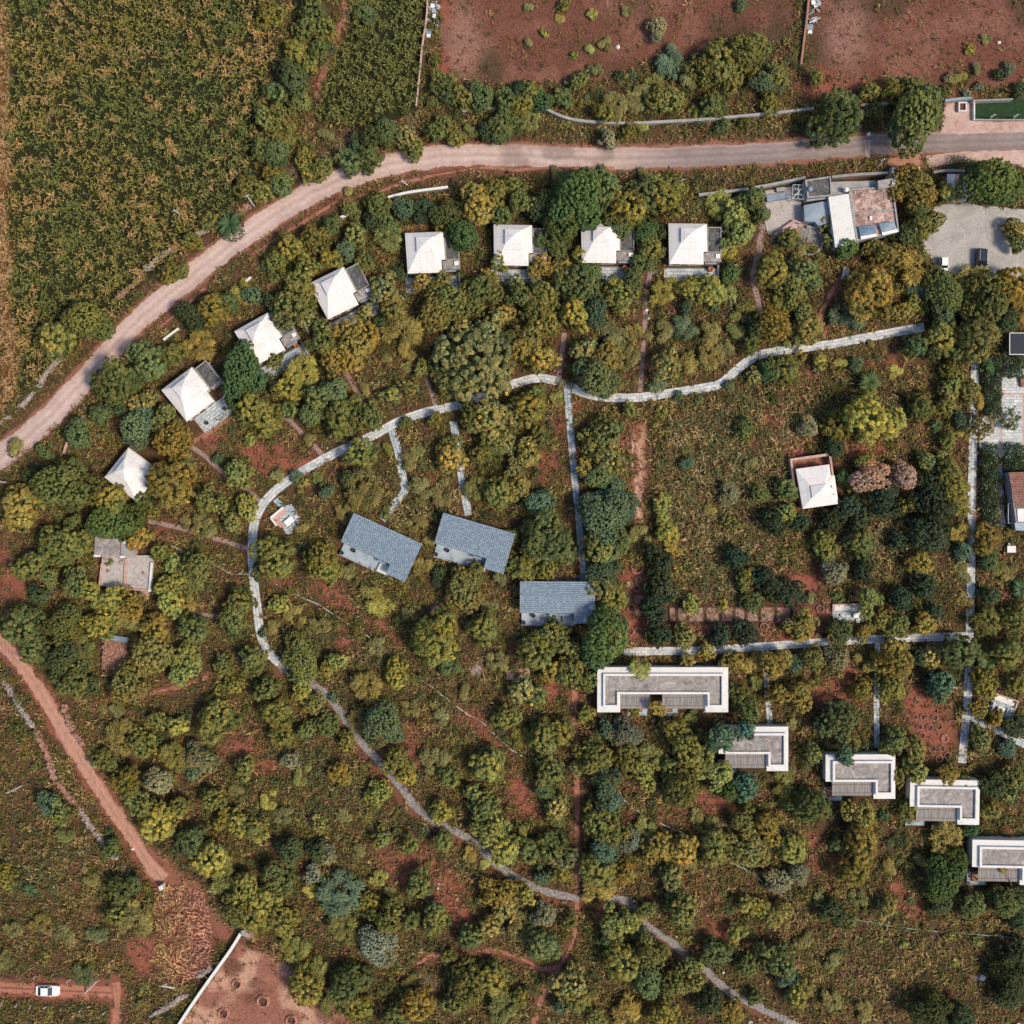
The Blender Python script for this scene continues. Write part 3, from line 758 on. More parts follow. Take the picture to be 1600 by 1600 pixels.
# y up; apex at 0; north eave +39, south -24, west -28, east 27
base = [(-30, 38.5), (23, 38.5), (23, 22), (29, 20), (29, -25), (-28, -25)]
MB().prism(scale([(x*.95, y*.95) for x, y in base], k), 0, 2.95).build('wall', M['pinkstone'], r)
mb = MB(); tier = [(-12, 8), (10, 8), (10, -9), (-12, -9)]
vs = [(x*k, y*k, 3.0) for x, y in base]+[(x*k, y*k, 3.95) for x, y in tier]+[(x*k, y*k, 2.88) for x, y in base]
mb.add(vs, [(0, 6, 7, 1), (1, 7, 2), (2, 7, 3), (3, 7, 8, 4), (4, 8, 9, 5), (5, 9, 6, 0), (6, 9, 8, 7)]+[(i, (i+1) % 6, 10+(i+1) % 6, 10+i) for i in range(6)]+[tuple(range(10, 16))])
ro = mb.build('roof', M['whiteroof'], r)
up = MB(); t2 = [(-13, 9), (11, 9), (11, -10), (-13, -10)]
vs = [(x*k, y*k, 4.1) for x, y in t2]+[(x*k, y*k, 4.0) for x, y in t2]+[(0, 0, 4.75)]
up.add(vs, [(0, 8, 1), (1, 8, 2), (2, 8, 3), (3, 8, 0), (0, 1, 5, 4), (1, 2, 6, 5), (2, 3, 7, 6), (3, 0, 4, 7), (7, 6, 5, 4)]); up.build('upper_roof', M['whiteroof'], ro)
y = MB(); y.ring(scale(R4(-35, 8, 30, 56), k), scale(R4(-31.5, 8, 27, 52), k), 0, 2.1); y.build('yard_wall', M['pinkstone'], r)
MB().prism(scale(R4(-31.4, 38.6, 26.9, 51.9), k), 0, .3).build('yard_floor', M['rust'], r)
for (x0, y0, x1, y1) in ((20, 2, 21.5, 5), (22, -10, 23, -8)):
    MB().box(x0*k, y0*k, 3.2, x1*k, y1*k, 3.55).build('roof_vent', M['rust'], ro)

# --- slate roofed houses ---------------------------------------------------------------
def slate_house(px, py, deg, label, n):
    h = 3.6; k = sc(h)
    r = root_at('slate_house', px, py, h, deg, label, 'house', 'houses with blue slate roofs')
    Wd, D, D2, ue = 117.5, 50, 66, 85
    walls = [(2, -2), (Wd-2, -2), (Wd-2, -D2+2), (ue+2, -D2+2), (ue+2, -D+2), (2, -D+2)]
    MB().prism(scale(walls, k), 0, 2.9).build('wall', M['whitewall'], r)
    # gable roof, ridge along the length
    zr, ze = 3.75, 3.15
    zf = lambda y: zr+(ze-zr)*abs(y+22)/44
    mb = MB()
    P = [(0, 0), (Wd, 0), (Wd, -22), (0, -22), (Wd, -D), (ue, -D), (0, -D), (Wd, -D2), (ue, -D2)]
    vs = [(x*k, y*k, zf(y)) for x, y in P]; b = len(vs)
    vs += [(x*k, y*k, zf(y)-.16) for x, y in P]
    fs = [(0, 3, 2, 1), (3, 6, 5, 4, 2), (5, 8, 7, 4)]
    fs += [tuple(i+b for i in f[::-1]) for f in fs]
    edge = [0, 1, 2, 4, 7, 8, 5, 6, 3]
    fs += [(edge[i], edge[(i+1) % 9], edge[(i+1) % 9]+b, edge[i]+b) for i in range(9)]
    mb.add(vs, fs); ro = mb.build('roof', M['slate'], r)
    rc = MB(); rc.tube((.2*k, -22*k, zr+.005), ((Wd-.2)*k, -22*k, zr+.005), .06, n=6); rc.build('ridge_cap', M['bluesheet'], ro)
    t = MB(); t.prism(scale(R4(3, -71, 88, -D-1), k), 0, .45)
    te = t.build('terrace', M['patio'], r)
    MB().prism(scale(R4(3, -72.2, 88, -71.1), k), 0, .6).build('terrace_edge', M['concrete'], te)
    MB().prism(scale(R4(68, -70, 84, -55), k), .45, .95).build('bench_block', M['parapet' if n == 0 else 'patio'], te)
    MB().prism(scale(R4(64, -55, 84.5, -51.5), k), 1.9, 2.05).build('canopy', M['bluesheet'], te)
    for wx in (12, 34, 54):
        w = MB(); w.box(wx*k, -(D-2)*k-.06, .6, (wx+12)*k, -(D-2)*k, 2.4); w.build('window', M['glass'], r)
    wd = ['first', 'middle', 'third'][n]
    a = math.radians(deg); ca, sa = math.cos(a), math.sin(a)
    X, Y = r.location.x, r.location.y
    for j, (u, v, lab) in enumerate(((6.5, -67, 'at outer corner'), (22, -56, 'near the wall'))):
        o = (BP[0].copy()); COL.objects.link(o); o.scale = (1.1, 1.1, 1.1)
        o.location = (X+(u*ca-v*sa)*k, Y+(u*sa+v*ca)*k, .45); tag(o, f'black pot {lab} of the {wd} slate house terrace', 'pot', 'small black pots on terraces')
    return r
slate_house(552.8, 801, -24.6, 'blue slate-roofed house at end of the angled path, most tilted', 0)
slate_house(692.5, 801, -16.3, 'blue slate-roofed house in the middle of the three', 1)
slate_house(812.5, 908, -.5, 'blue slate-roofed house set square above the long white villa', 2)
sheet('pavement', [(862, 899), (905, 899), (925, 900), (925, 912), (862, 912)], 0, .08, M['concrete'], 'concrete forecourt at the slate house set square')

# --- white flat roofed villas -----------------------------------------------------------
def pergola(r, k, x0, y0, x1, y1, z):
    p = MB()
    n = int((x1-x0)/1.5)
    for i in range(n):
        a = x0+(x1-x0)*i/n
        p.box(a*k, y0*k, z+rnd.uniform(-.01, .02), (a+(x1-x0)/n*.93)*k, y1*k+rnd.uniform(-.02, .02), z+.06)
    po = p.build('pergola_cover', M['slatroof'], r)
    b = MB()
    for t in (.2, .78):
        yy = y0+(y1-y0)*t; b.box(x0*k, (yy-.35)*k, z+.085, x1*k, (yy+.35)*k, z+.16)
    b.build('batten', M['twig'], po)
    for xx in (x0+1, x1-1):
        q = MB(); q.box((xx-.8)*k, (y0+.5)*k, 0, (xx+.8)*k, (y0+2)*k, z-.02); q.build('post', M['twig'], po)
def plant_box(r, k, x0, y0, x1, y1):
    b = MB(); b.prism(scale(R4(x0, y0, x1, y1), k), 0, .4); bo = b.build('porch_floor', M['patio'], r)
    MB().prism(scale(R4(x0+7, y0+6, x1-8, y1-1.5), k), .4, .62).build('planter', M['rust'], bo)
    return bo
def villa(px, py, deg, label, u=False):
    h = 3.6; k = sc(h)
    r = root_at('white_villa', px, py, h, deg, label, 'villa', 'white flat-roofed villas')
    def P(pl): return scale([(x, -y) for x, y in pl], k)
    if not u:
        outer = [(0, 0), (109, 0), (109, 69.5), (75, 69.5), (75, 42.5), (0, 42.5)]
        po = [(10, 9.5), (104.5, 9.5), (104.5, 62), (77, 62), (77, 42), (10, 42)]
        pi_ = [(13.6, 13), (101, 13), (101, 58.6), (80.2, 58.6), (80.2, 38.6), (13.6, 38.6)]
    else:
        outer = [(0, 0), (205, 0), (205, 70.5), (169.5, 70.5), (169.5, 42), (36, 42), (36, 70.5), (0, 70.5)]
        po = [(9, 9.5), (197, 9.5), (197, 61.5), (172, 61.5), (172, 41.6), (33.5, 41.6), (33.5, 61.5), (9, 61.5)]
        pi_ = [(12, 13), (194, 13), (194, 60), (175, 60), (175, 38), (32, 38), (32, 60), (12, 60)]
        # keep the inner outline inside the parapet
        pi_ = [(12, 13), (194, 13), (194, 58.4), (175, 58.4), (175, 38), (30.5, 38), (30.5, 58.4), (12, 58.4)]
    body = [(x+(1.5 if x < 5 else -1.5 if x > 100 else 0), y) for x, y in outer]
    MB().prism(P(body), 0, 2.95).build('wall', M['whitewall'], r)
    MB().prism(P(outer), 2.95, 3.2).build('eave_slab', M['parapet'], r)
    MB().prism(P([(a[0]*.9+b[0]*.1, a[1]*.9+b[1]*.1) for a, b in zip(pi_, po)]), 3.2, 3.26).build('roof', M['greyroof'], r)
    MB().ring(P(po), P(pi_), 3.2, 3.75).build('parapet', M['parapet'], r)
    if not u:
        pergola(r, k, 11, -65.5, 75, -43.2, 2.75)
        plant_box(r, k, 1.5, -78, 32, -57)
        MB().box(20*k, -42.6*k-.05, .4, 60*k, -42.55*k, 2.3).build('window', M['glass'], r)
    else:
        pergola(r, k, 37, -65.5, 82, -43, 2.75); pergola(r, k, 102, -65.5, 168, -43, 2.75)
        for x0 in (50, 98):
            plant_box(r, k, x0, -80, x0+31, -66)
        for x0 in (45, 110):
            MB().box(x0*k, -42.1*k-.05, .4, (x0+30)*k, -42.05*k, 2.3).build('window', M['glass'], r)
    return r
villa(933.5, 1043, 0, 'long U-shaped white villa with two slatted pergolas', True)
villa(1123.5, 1136, 0, 'L-shaped white villa just below the long one, glossy tree over its corner')
villa(1291, 1179.5, 0, 'L-shaped white villa with pink stain on roof at end of narrow path')
villa(1423.5, 1218.5, -1, 'L-shaped white villa third along the slanting row')
villa(1521, 1313, -1, 'L-shaped white villa lowest in the row, cut by picture edge')
# stain on the roof of the second L villa
# --- rubble-roofed main house complex -----------------------------------------------------
cx0, cy0 = 1300, 330
h = 3.6; k = sc(h)
r = root_at('main_house', cx0, cy0, h, 0, 'rambling main house with pink rubble roof, white roof and solar panels', 'house')
def PP(pl): return [((x-cx0)*k, -(y-cy0)*k) for x, y in pl]
main = [(1326, 295), (1396, 291), (1405, 362), (1338, 377)]
MB().prism(PP(main), 0, 3.2).build('wall', M['concrete'], r)
MB().prism(PP([(1328, 297), (1394, 293), (1403, 360), (1339, 375)]), 3.2, 3.25).build('rubble_roof', M['rubbleroof'], r)
MB().ring(PP(main), PP([(1328.5, 297.5), (1393.5, 293.5), (1402.5, 359.7), (1340, 374)]), 3.2, 3.62).build('parapet', M['concrete'], r)
MB().prism(PP([(1334, 330), (1399, 326.5), (1399.4, 328.5), (1334.4, 332)]), 3.25, 3.55).build('parapet_rail', M['concrete'], r)
for q in range(26):
    t = rnd.random(); x = 1330+rnd.random()*60; yy = 297+rnd.random()*30
    a, b = PP([(x, yy)])[0]; MB().rock((a, b, 3.3), rnd.uniform(.14, .36), .6).build('loose_stone', M['pinkstone'], r)
MB().prism(PP([(1295.5, 308), (1326, 303), (1337.5, 379.5), (1306, 386)]), 0, 3.4).build('white_block', M['whitewall'], r)
MB().prism(PP([(1294.7, 307.4), (1326.6, 302.4), (1338.3, 380), (1305.4, 386.6)]), 3.4, 3.52).build('white_roof', M['parapet'], r)
MB().ring(PP([(1326.6, 302.4), (1330.6, 302), (1341.5, 379), (1338.5, 380)]), PP([(1327.4, 303.4), (1329.6, 303.2), (1340.3, 378), (1338.9, 378.6)]), 2.9, 3.6).build('gutter', M['concrete'], r)
MB().prism(PP([(1258, 281), (1298, 275), (1299.5, 306), (1262, 309)]), 0, 3.3).build('dark_block', M['concrete'], r)
MB().prism(PP([(1261, 282.5), (1296.5, 277), (1298, 304.5), (1264, 307)]), 3.3, 3.34).build('dark_roof', M['darkroof'], r)
MB().ring(PP([(1258, 281), (1298, 275), (1299.5, 306), (1262, 309)]), PP([(1261, 283), (1296.5, 277.5), (1298, 304), (1264, 306.7)]), 3.3, 3.6).build('parapet', M['concrete'], r)
MB().lathe([(.45, 0), (.5, .5), (.4, .9), (.15, 1.0)], 12, (*PP([(1265, 296)])[0], 3.34)).build('water_tank', M['bluesheet'], r, True)
MB().prism(PP([(1300, 282), (1371, 280), (1371, 293), (1326, 302), (1300, 306)]), 0, 2.7).build('grey_block', M['concrete'], r)
MB().prism(PP([(1258.5, 318), (1296, 310.5), (1300, 345), (1281, 350), (1276, 344), (1260, 343)]), 0, 2.4).build('low_roof', M['bluesheet'], r)
MB().prism(PP([(1262, 310), (1296, 306.6), (1296, 308.6), (1262, 312.5)]), 2.4, 2.8).build('roof_beam', M['concrete'], r)
st = MB(); st.prism(PP([(1370, 285), (1396.5, 280), (1398.5, 292), (1371, 297)]), 0, 4.3); so = st.build('stair_tower', M['concrete'], r)
MB().prism(PP([(1369.4, 284.4), (1397, 279.4), (1399, 292.6), (1370.6, 297.6)]), 4.3, 4.42).build('tower_roof', M['greyroof'], so)
MB().box(*PP([(1391, 291)])[0], 4.42, *PP([(1396, 284)])[0], 4.8).build('roof_hatch', M['white'], so)
MB().lathe([(.42, 0), (.42, 1.1), (.3, 1.25)], 12, (*PP([(1322, 297)])[0], 3.0)).build('water_tank', M['white'], r, True)
MB().box(*PP([(1359, 344)])[0], 3.25, *PP([(1362.5, 338)])[0], 3.7).build('roof_box', M['white'], r)
for pn, wl in (([(1339.5, 355), (1365, 352.5), (1369, 365), (1344, 369.5)], [(1344, 369.9), (1369, 365.4), (1370.5, 369.5), (1345, 374.5)]), ([(1372, 350.5), (1395, 346.5), (1401, 358), (1377, 363.5)], [(1377, 363.9), (1401, 358.4), (1403, 362.6), (1378.5, 368.5)])):
    mb = MB(); pp = PP(pn); vs = [(*pp[0], 4.15), (*pp[1], 4.15), (*pp[2], 3.75), (*pp[3], 3.75)]; vs += [(a, b, c-.12) for a, b, c in vs]
    mb.add(vs, [(3, 2, 1, 0), (4, 5, 6, 7), (0, 1, 5, 4), (1, 2, 6, 5), (2, 3, 7, 6), (3, 0, 4, 7)])
    so = mb.build('solar_panel', M['solar'], r)
    MB().prism(PP(wl), 3.45, 3.9).build('water_cylinder', M['white'], so)
# yard of the house: cracked floor, slab counter, lattice frame, seat wall, round terrace
yd = MB(); yd.prism(PP([(1196, 291), (1240, 284), (1258, 283), (1260, 345), (1240, 347), (1212, 372), (1204, 352), (1197, 320)]), 0, .16)
tag(yd.build('courtyard', M['crackfloor'], None, loc=(r.location.x, r.location.y, 0)), 'cracked pale courtyard beside the rambling main house', kind='structure')
def top(name, pl, z0, z1, mat, label, cat, group=None):
    x, y = W(*pl[0]); mb = MB(); mb.prism([(W(px, py, z1)[0]-x, W(px, py, z1)[1]-y) for px, py in pl], z0, z1)
    return tag(mb.build(name, mat, loc=(x, y, 0)), label, cat, group)
top('counter', [(1198, 305), (1231, 300.5), (1233, 309), (1199, 315)], .16, 1.0, M['bluesheet'], 'long pale blue work counter in the cracked courtyard', 'counter')
top('counter', [(1213, 293.5), (1226, 292), (1227, 298), (1214, 299.5)], .16, .9, M['concrete'], 'small stone washing block above the blue counter', 'counter')
fr = root_at('lattice_frame', 1247.5, 300, 2.4, -2, 'square metal lattice frame beside the dark flat roof', 'frame'); kk = sc(2.4)
lf = MB()
for a in (-9, 0, 9):
    lf.box((a-.35)*kk, -11*kk, 2.3, (a+.35)*kk, 11*kk, 2.4)
lf.build('bars', M['metal'], fr)
lf = MB()
for a in (-11, -4, 4, 11): lf.box(-9*kk, (a-.35)*kk, 2.41, 9*kk, (a+.35)*kk, 2.5)
lf.tube((-9*kk, -11*kk, 2.55), (9*kk, 11*kk, 2.55), .04); lf.tube((-9*kk, 11*kk, 2.6), (9*kk, -11*kk, 2.6), .04)
lf.build('crossbars', M['metal'], fr)
for a, b in ((-8.6, -10.6), (8.6, -10.6), (-8.6, 10.6), (8.6, 10.6)):
    q = MB(); q.box((a-.4)*kk, (b-.4)*kk, 0, (a+.4)*kk, (b+.4)*kk, 2.29); q.build('post', M['metal'], fr)
mb = MB(); pts = [(1211, 366), (1242, 344.5), (1249, 347.5), (1281, 342.5), (1281.5, 349)]
x0, y0 = W(*pts[0])
def wall_strip(pts, w, z0, z1, mb, org, hh=0):
    P = [Vector((W(px, py, hh)[0]-org[0], W(px, py, hh)[1]-org[1])) for px, py in pts]
    Lf, Rt = [], []
    for i, p in enumerate(P):
        a = P[max(i-1, 0)]; b = P[min(i+1, len(P)-1)]; d = (b-a).normalized(); n = Vector((-d.y, d.x))
        Lf.append(p+n*w/2); Rt.append(p-n*w/2)
    m = len(P); vs = []
    for l, rr in zip(Lf, Rt): vs += [(l.x, l.y, z0), (l.x, l.y, z1), (rr.x, rr.y, z1), (rr.x, rr.y, z0)]
    fs = []
    for i in range(m-1):
        for j in range(4): fs.append((i*4+j, i*4+(j+1) % 4, (i+1)*4+(j+1) % 4, (i+1)*4+j))
    fs += [(0, 3, 2, 1), ((m-1)*4, (m-1)*4+1, (m-1)*4+2, (m-1)*4+3)]
    return mb.add(vs, fs)
wall_strip(pts, .45, 0, .9, mb, (x0, y0), .9)
tag(mb.build('seat_wall', M['pinkstone'], loc=(x0, y0, 0)), 'low pink bent seat wall along the cracked courtyard', 'wall')
x0, y0 = W(1264, 376)
rt = tag(empty('round_terrace', (x0, y0, 0)), 'round cobbled terrace with low curved wall below the courtyard', 'terrace')
fl = MB(); fl.lathe([(2.5, 0), (2.5, .25), (0.01, .26)], 32); fl.build('terrace_floor', M['stonepath'], rt)
cw = MB(); n = 26
arc = [(math.radians(-150+250*i/n)) for i in range(n+1)]
wall_strip_pts = [(1264+21.5*math.cos(t), 376-21.5*math.sin(t)) for t in arc]
wall_strip(wall_strip_pts, .4, 0, .8, cw, (x0, y0), .6); cw.build('curved_wall', M['concrete'], rt)
sheet('pavement', rough_poly([(1240, 348), (1280, 350), (1282, 360), (1250, 366), (1232, 360)], 5, .6), 0, .12, M['rubbleroof'], 'pink crazy paving above the round terrace')

# --- tin shed, gate, walled lawn ---------------------------------------------------------
h = 2.8; k = sc(h)
r = root_at('tin_shed', 1496, 291, h, 0, 'white and pink tin-roofed shed with a brown roof strip', 'shed')
def P2(pl, c=(1496, 291)): return [((x-c[0])*k, -(y-c[1])*k) for x, y in pl]
MB().prism(P2(R4(1481, 273, 1513, 311)), 0, 2.5).build('wall', M['pinkstone'], r)
MB().prism(P2(R4(1480.5, 271.5, 1492, 313)), 2.52, 2.66).build('roof_sheet', M['parapet'], r)
MB().prism(P2(R4(1492.3, 271.5, 1501, 313)), 2.52, 2.62).build('roof_sheet', M['pinkstone'], r)
MB().prism(P2(R4(1501.2, 271.8, 1505.8, 294)), 2.52, 2.58).build('roof_strip', M['rust'], r)
MB().prism(P2(R4(1501.2, 294.3, 1505.8, 313)), 2.52, 2.6).build('roof_sheet', M['bluesheet'], r)
MB().prism(P2(R4(1506, 271.5, 1513.5, 312.5)), 2.52, 2.64).build('roof_sheet', M['whiteroof'], r)
h = 2.6
x0, y0 = W(1416, 264)
gt = tag(empty('entrance_gate', (x0, y0, 0)), 'white-framed entrance gate below the red brick driveway', 'gate')
def P3(pl, hh=2.6): return [(W(x, y, hh)[0]-x0, W(x, y, hh)[1]-y0) for x, y in pl]
MB().prism(P3([(1394, 262), (1437, 261), (1437, 263), (1394, 264.2)]), 2.3, 2.6).build('lintel', M['parapet'], gt)
for a in (1394, 1435):
    MB().prism(P3(R4(a, 261.5, a+2.6, 270), 2.3), 0, 2.28).build('post', M['parapet'], gt)
MB().prism(P3([(1398, 265), (1434, 264), (1434, 269.5), (1398, 270.5)]), 1.9, 1.96).build('gate_leaf', M['glass'], gt)
MB().prism(P3([(1390, 271), (1437, 270), (1437, 272), (1390, 273)]), 0, 1.3).build('threshold_wall', M['bluesheet'], gt)
x0, y0 = W(1560, 172)
lw = tag(empty('walled_lawn', (x0, y0, 0)), 'dark green lawn enclosed by low white walls beside the road', 'garden')
def P4(pl, hh=.8): return [(W(x, y, hh)[0]-x0, W(x, y, hh)[1]-y0) for x, y in pl]
MB().prism(P4([(1524, 158), (1640, 155), (1640, 185), (1524, 186)], 0), 0, .05).build('lawn', M['lawn'], lw)
MB().prism(P4([(1521.5, 157), (1523.7, 157), (1523.7, 187), (1521.5, 187)]), 0, .8).build('side_wall', M['parapet'], lw)
MB().prism(P4([(1523.9, 185.5), (1640, 186), (1640, 188), (1523.9, 187.2)]), 0, .7).build('front_wall', M['concrete'], lw)
MB().prism(P4([(1520, 156), (1583, 153.5), (1583, 155.6), (1520, 158.2)], 1.4), 0, 1.4).build('back_wall', M['concrete'], lw)
x0, y0 = W(1503, 167)
pb = tag(empty('planter_box', (x0, y0, 0)), 'square white-edged planter box at corner of the pink apron', 'planter')
MB().ring(P4(R4(1498, 159, 1511, 174), .8), P4(R4(1500, 161, 1509, 172), .8), 0, .8).build('rim', M['parapet'], pb)
MB().prism(P4(R4(1500, 161, 1509, 172), .6), 0, .5).build('soil', M['pit'], pb)

# --- ruins ------------------------------------------------------------------------------
h = .9; k = sc(h)
r = root_at('ruined_house', 196, 892, h, -2, 'roofless ruined house with pale cracked floors and short steps', 'ruin')
def P5(pl): return [((x-196)*k, -(y-892)*k) for x, y in pl]
# from the 13.33x crop: px = 140 + X/13.33
q = lambda X, Y: (140+X/13.333, 830+Y/13.333)
MB().prism(P5([q(250, 530), q(1290, 480), q(1320, 640), q(1275, 1250), q(600, 1200), q(210, 1150)]), 0, .85).build('floor_slab', M['crackfloor'], r)
MB().prism(P5([q(735, 570), q(785, 570), q(780, 1190), q(725, 1190)]), .85, 1.25).build('cross_wall', M['pinkstone'], r)
MB().prism(P5([q(1280, 630), q(1330, 630), q(1295, 1240), q(1250, 1240)]), .85, 1.4).build('end_wall', M['parapet'], r)
MB().prism(P5([q(240, 680), q(270, 680), q(240, 1140), q(205, 1140)]), .85, 1.2).build('low_wall', M['pinkstone'], r)
MB().prism(P5([q(600, 1170), q(1290, 1200), q(1285, 1245), q(600, 1215)]), .85, 1.15).build('low_wall', M['pinkstone'], r)
a = MB().prism(P5([q(160, 130), q(665, 130), q(665, 500), q(160, 500)]), 0, 2.4).build('side_room', M['pinkstone'], r)
MB().prism(P5([q(150, 120), q(672, 120), q(672, 505), q(150, 530)]), 2.4, 2.55).build('flat_roof', M['greyroof'], a)
a = MB().prism(P5([q(690, 220), q(870, 220), q(960, 400), q(960, 530), q(690, 530)]), 0, 2.1).build('side_room', M['pinkstone'], r)
MB().prism(P5([q(685, 210), q(880, 210), q(970, 390), q(970, 540), q(685, 545)]), 2.1, 2.22).build('flat_roof', M['concrete'], a)
for X0, X1 in ((150, 290), (690, 790)):
    MB().prism(P5([q(X0, 500), q(X1, 500), q(X1, 545), q(X0, 550)]), 2.56, 2.8).build('parapet_stub', M['parapet'], r)
MB().prism(P5([q(735, 200), q(805, 200), q(805, 250), q(735, 250)]), 2.23, 2.6).build('parapet_stub', M['parapet'], r)
for i in range(5):
    MB().prism(P5([q(1095, 1250+i*34), q(1235, 1250+i*34), q(1235, 1276+i*34), q(1095, 1276+i*34)]), 0, .75-.14*i).build('step', M['pinkstone'], r)
for X, Y in ((375, 835), (750, 840), (1110, 850)):
    b = MB(); c = P5([q(X, Y)])[0]; b.lathe([(.34, 0), (.3, .05), (.01, .06)], 12, (*c, .86)); b.build('rust_stain', M['rust'], r)
rb = MB()
for i in range(70):
    if i < 34: X, Y = rnd.uniform(590, 1080), rnd.uniform(1225, 1400)
    elif i < 55: X, Y = rnd.uniform(290, 720), rnd.uniform(520, 690)
    else: X, Y = rnd.uniform(430, 1150), rnd.uniform(940, 1120)
    c = P5([q(X, Y)])[0]; rb.rock((*c, .9 if Y < 1200 else .2), rnd.uniform(.12, .34 if Y > 1200 or Y < 700 else .2), .6)
rb.build('rubble', M['rock'], r)
h = .8; k = sc(h)
r = root_at('ruined_hut', 178, 1022, h, 0, 'collapsed brown rubble hut among the trees below the ruined house', 'ruin')
P6 = lambda pl: [((x-178)*k, -(y-1022)*k) for x, y in pl]
MB().prism(P6(rough_poly([(163, 998), (199, 1000), (196, 1040), (182, 1047), (157, 1046)], 5, 1.2)), 0, .55).build('floor_slab', M['rust'], r)
MB().prism(P6([(178, 992), (201, 996), (200, 1004), (172, 999)]), 0, 1.3).build('wall_stub', M['bluesheet'], r)
rb = MB()
for i in range(150):
    x = rnd.uniform(160, 196); y = rnd.uniform(1003, 1046); c = P6([(x, y)])[0]; rb.rock((*c, .6), rnd.uniform(.16, .42), .6)
rb.build('gravel', M['redrock'], r)

# --- garden seats: L or straight benches round a table --------------------------------------
def box_at(name, px, py, wx, wy, z0, z1, deg, mat, label, cat, group=None, leg=True):
    x, y = W(px, py, z1); o = tag(empty(name, (x, y, 0), math.radians(deg)), label, cat, group)
    k = S
    if leg:
        MB().box(-wx*k/2, -wy*k/2, z1-.08, wx*k/2, wy*k/2, z1).build('table_top' if cat == 'table' else 'seat', mat, o)
        for a in (-1, 1):
            for b in (-1, 1):
                MB().box(a*wx*k*.42-.04, b*wy*k*.42-.04, z0, a*wx*k*.42+.04, b*wy*k*.42+.04, z1-.08).build('leg', M['concrete'], o)
    return o
def chair(px, py, deg, label, group='white garden chairs'):
    o = box_at('garden_chair', px, py, 5.2, 5.2, .12, .46, deg, M['parapet'], label, 'chair', group)
    k = S
    MB().box(-2.6*k, 2.2*k, .46, 2.6*k, 2.8*k, .85).build('backrest', M['white'], o)
    MB().box(-1.4*k, -1.6*k, .462, 1.4*k, 1.3*k, .50).build('cushion', M['patio'], o)
    return o
# brick corner seat
x0, y0 = W(448, 811, .4)
def rel(pl, hh=.4): return [(W(x, y, hh)[0]-x0, W(x, y, hh)[1]-y0) for x, y in pl]
q = lambda X, Y: (400+X/13.333, 740+Y/13.333)
tag(slab_uv(MB().prism([W(*p) for p in [q(590, 660), q(740, 640), q(1000, 1010), q(700, 1270), q(620, 1250), q(450, 900), q(500, 700)]], 0, .06)).build('pavement', M['slabs']), 'pale slab floor of the brick corner seat', kind='structure')
cs = tag(empty('corner_seat', (x0, y0, 0)), 'L-shaped pink brick corner seat with white copings beside curving path', 'bench')
MB().prism(rel([q(330, 930), q(575, 720), q(640, 800), q(470, 935), q(600, 1110), q(500, 1125)]), 0, .45).build('seat', M['pinkstone'], cs)
MB().prism(rel([q(290, 905), q(550, 690), q(578, 722), q(325, 930)], .9), 0, .95).build('backrest', M['whiteroof'], cs)
MB().prism(rel([q(283, 925), q(325, 932), q(450, 1080), q(410, 1090)], .9), 0, .94).build('backrest', M['whiteroof'], cs)
box_at('garden_table', *q(690, 995), 14.5, 10, .06, .75, 41, M['white'], 'white table in front of the brick corner seat', 'table', 'white garden tables')
chair(*q(720, 1140), 221, 'white garden chair below the table at the brick corner seat')
chair(*q(795, 1080), 221, 'white garden chair on outer side of the brick corner seat')
chair(*q(830, 890), 310, 'white garden chair by the bushes at the brick corner seat')
def garden_set(cx, cy, deg, W_, D_, lab, hidden=()):
    a = math.radians(deg); ca, sa = math.cos(a), math.sin(a)
    f = lambda u, v: (cx+u*ca+v*sa, cy-u*sa+v*ca)        # v down, u right
    mb = slab_uv(MB().prism([W(*f(u, v)) for u, v in ((-W_/2, -D_/2), (W_/2, -D_/2), (W_/2, D_/2), (-W_/2, D_/2))], 0, .14))
    tag(mb.build('pavement', M['slabs']), f'blue-grey floor of {lab}', kind='structure')
    x, y = W(*f(0, -D_/2+5), .5); b = tag(empty('garden_bench', (x, y, 0), a), f'long white bench at {lab}', 'bench', 'long white garden benches')
    MB().box(-(W_/2-4)*S, -4*S, .14, (W_/2-3)*S, 4*S, .48).build('seat', M['parapet'], b)
    MB().box(-W_/2*S, 4.3*S, 0, W_/2*S, 6.5*S, .98).build('backrest', M['pinkstone'], b)
    MB().box(-W_/2*S, -6*S, 0, (-W_/2+2.6)*S, 4.2*S, .8).build('armrest', M['pinkstone'], b)
    if W_ < 45: MB().box((W_/2-2.4)*S, -6*S, 0, W_/2*S, 4.2*S, .8).build('armrest', M['pinkstone'], b)
    for u in (-W_/5, W_/5):
        MB().box(u*S-.5, 2*S, .48, u*S+.5, 3.9*S, .62).build('cushion', M['white'], b)
    return f
f = garden_set(1327, 958, 1.5, 53, 27, 'the bench spot above the long path')
box_at('garden_table', *f(12, 4), 10, 7.5, .14, .75, 0, M['white'], 'small white table on the bench spot above the long path', 'table', 'white garden tables')
chair(*f(21, 5), 270, 'white garden chair at outer end of the bench spot above long path')
chair(*f(13, 12), 180, 'white garden chair below the small table above long path')
chair(*f(-11, 3), 180, 'white garden chair in middle of the bench spot above long path')
chair(*f(-23, 7), 90, 'white garden chair under tree at the bench spot above long path')
f = garden_set(1567, 1104, -19, 40, 30, 'the tilted bench spot')
box_at('garden_table', *f(-1, 6), 10.5, 8, .14, .75, -19, M['white'], 'small white table on the tilted bench spot', 'table', 'white garden tables')
chair(*f(11, 3), 251, 'upper white chair on outer side of the tilted bench spot')
chair(*f(11, 9), 251, 'lower white chair on outer side of the tilted bench spot')
chair(*f(-14, 1), 71, 'upper white chair on inner side of the tilted bench spot')
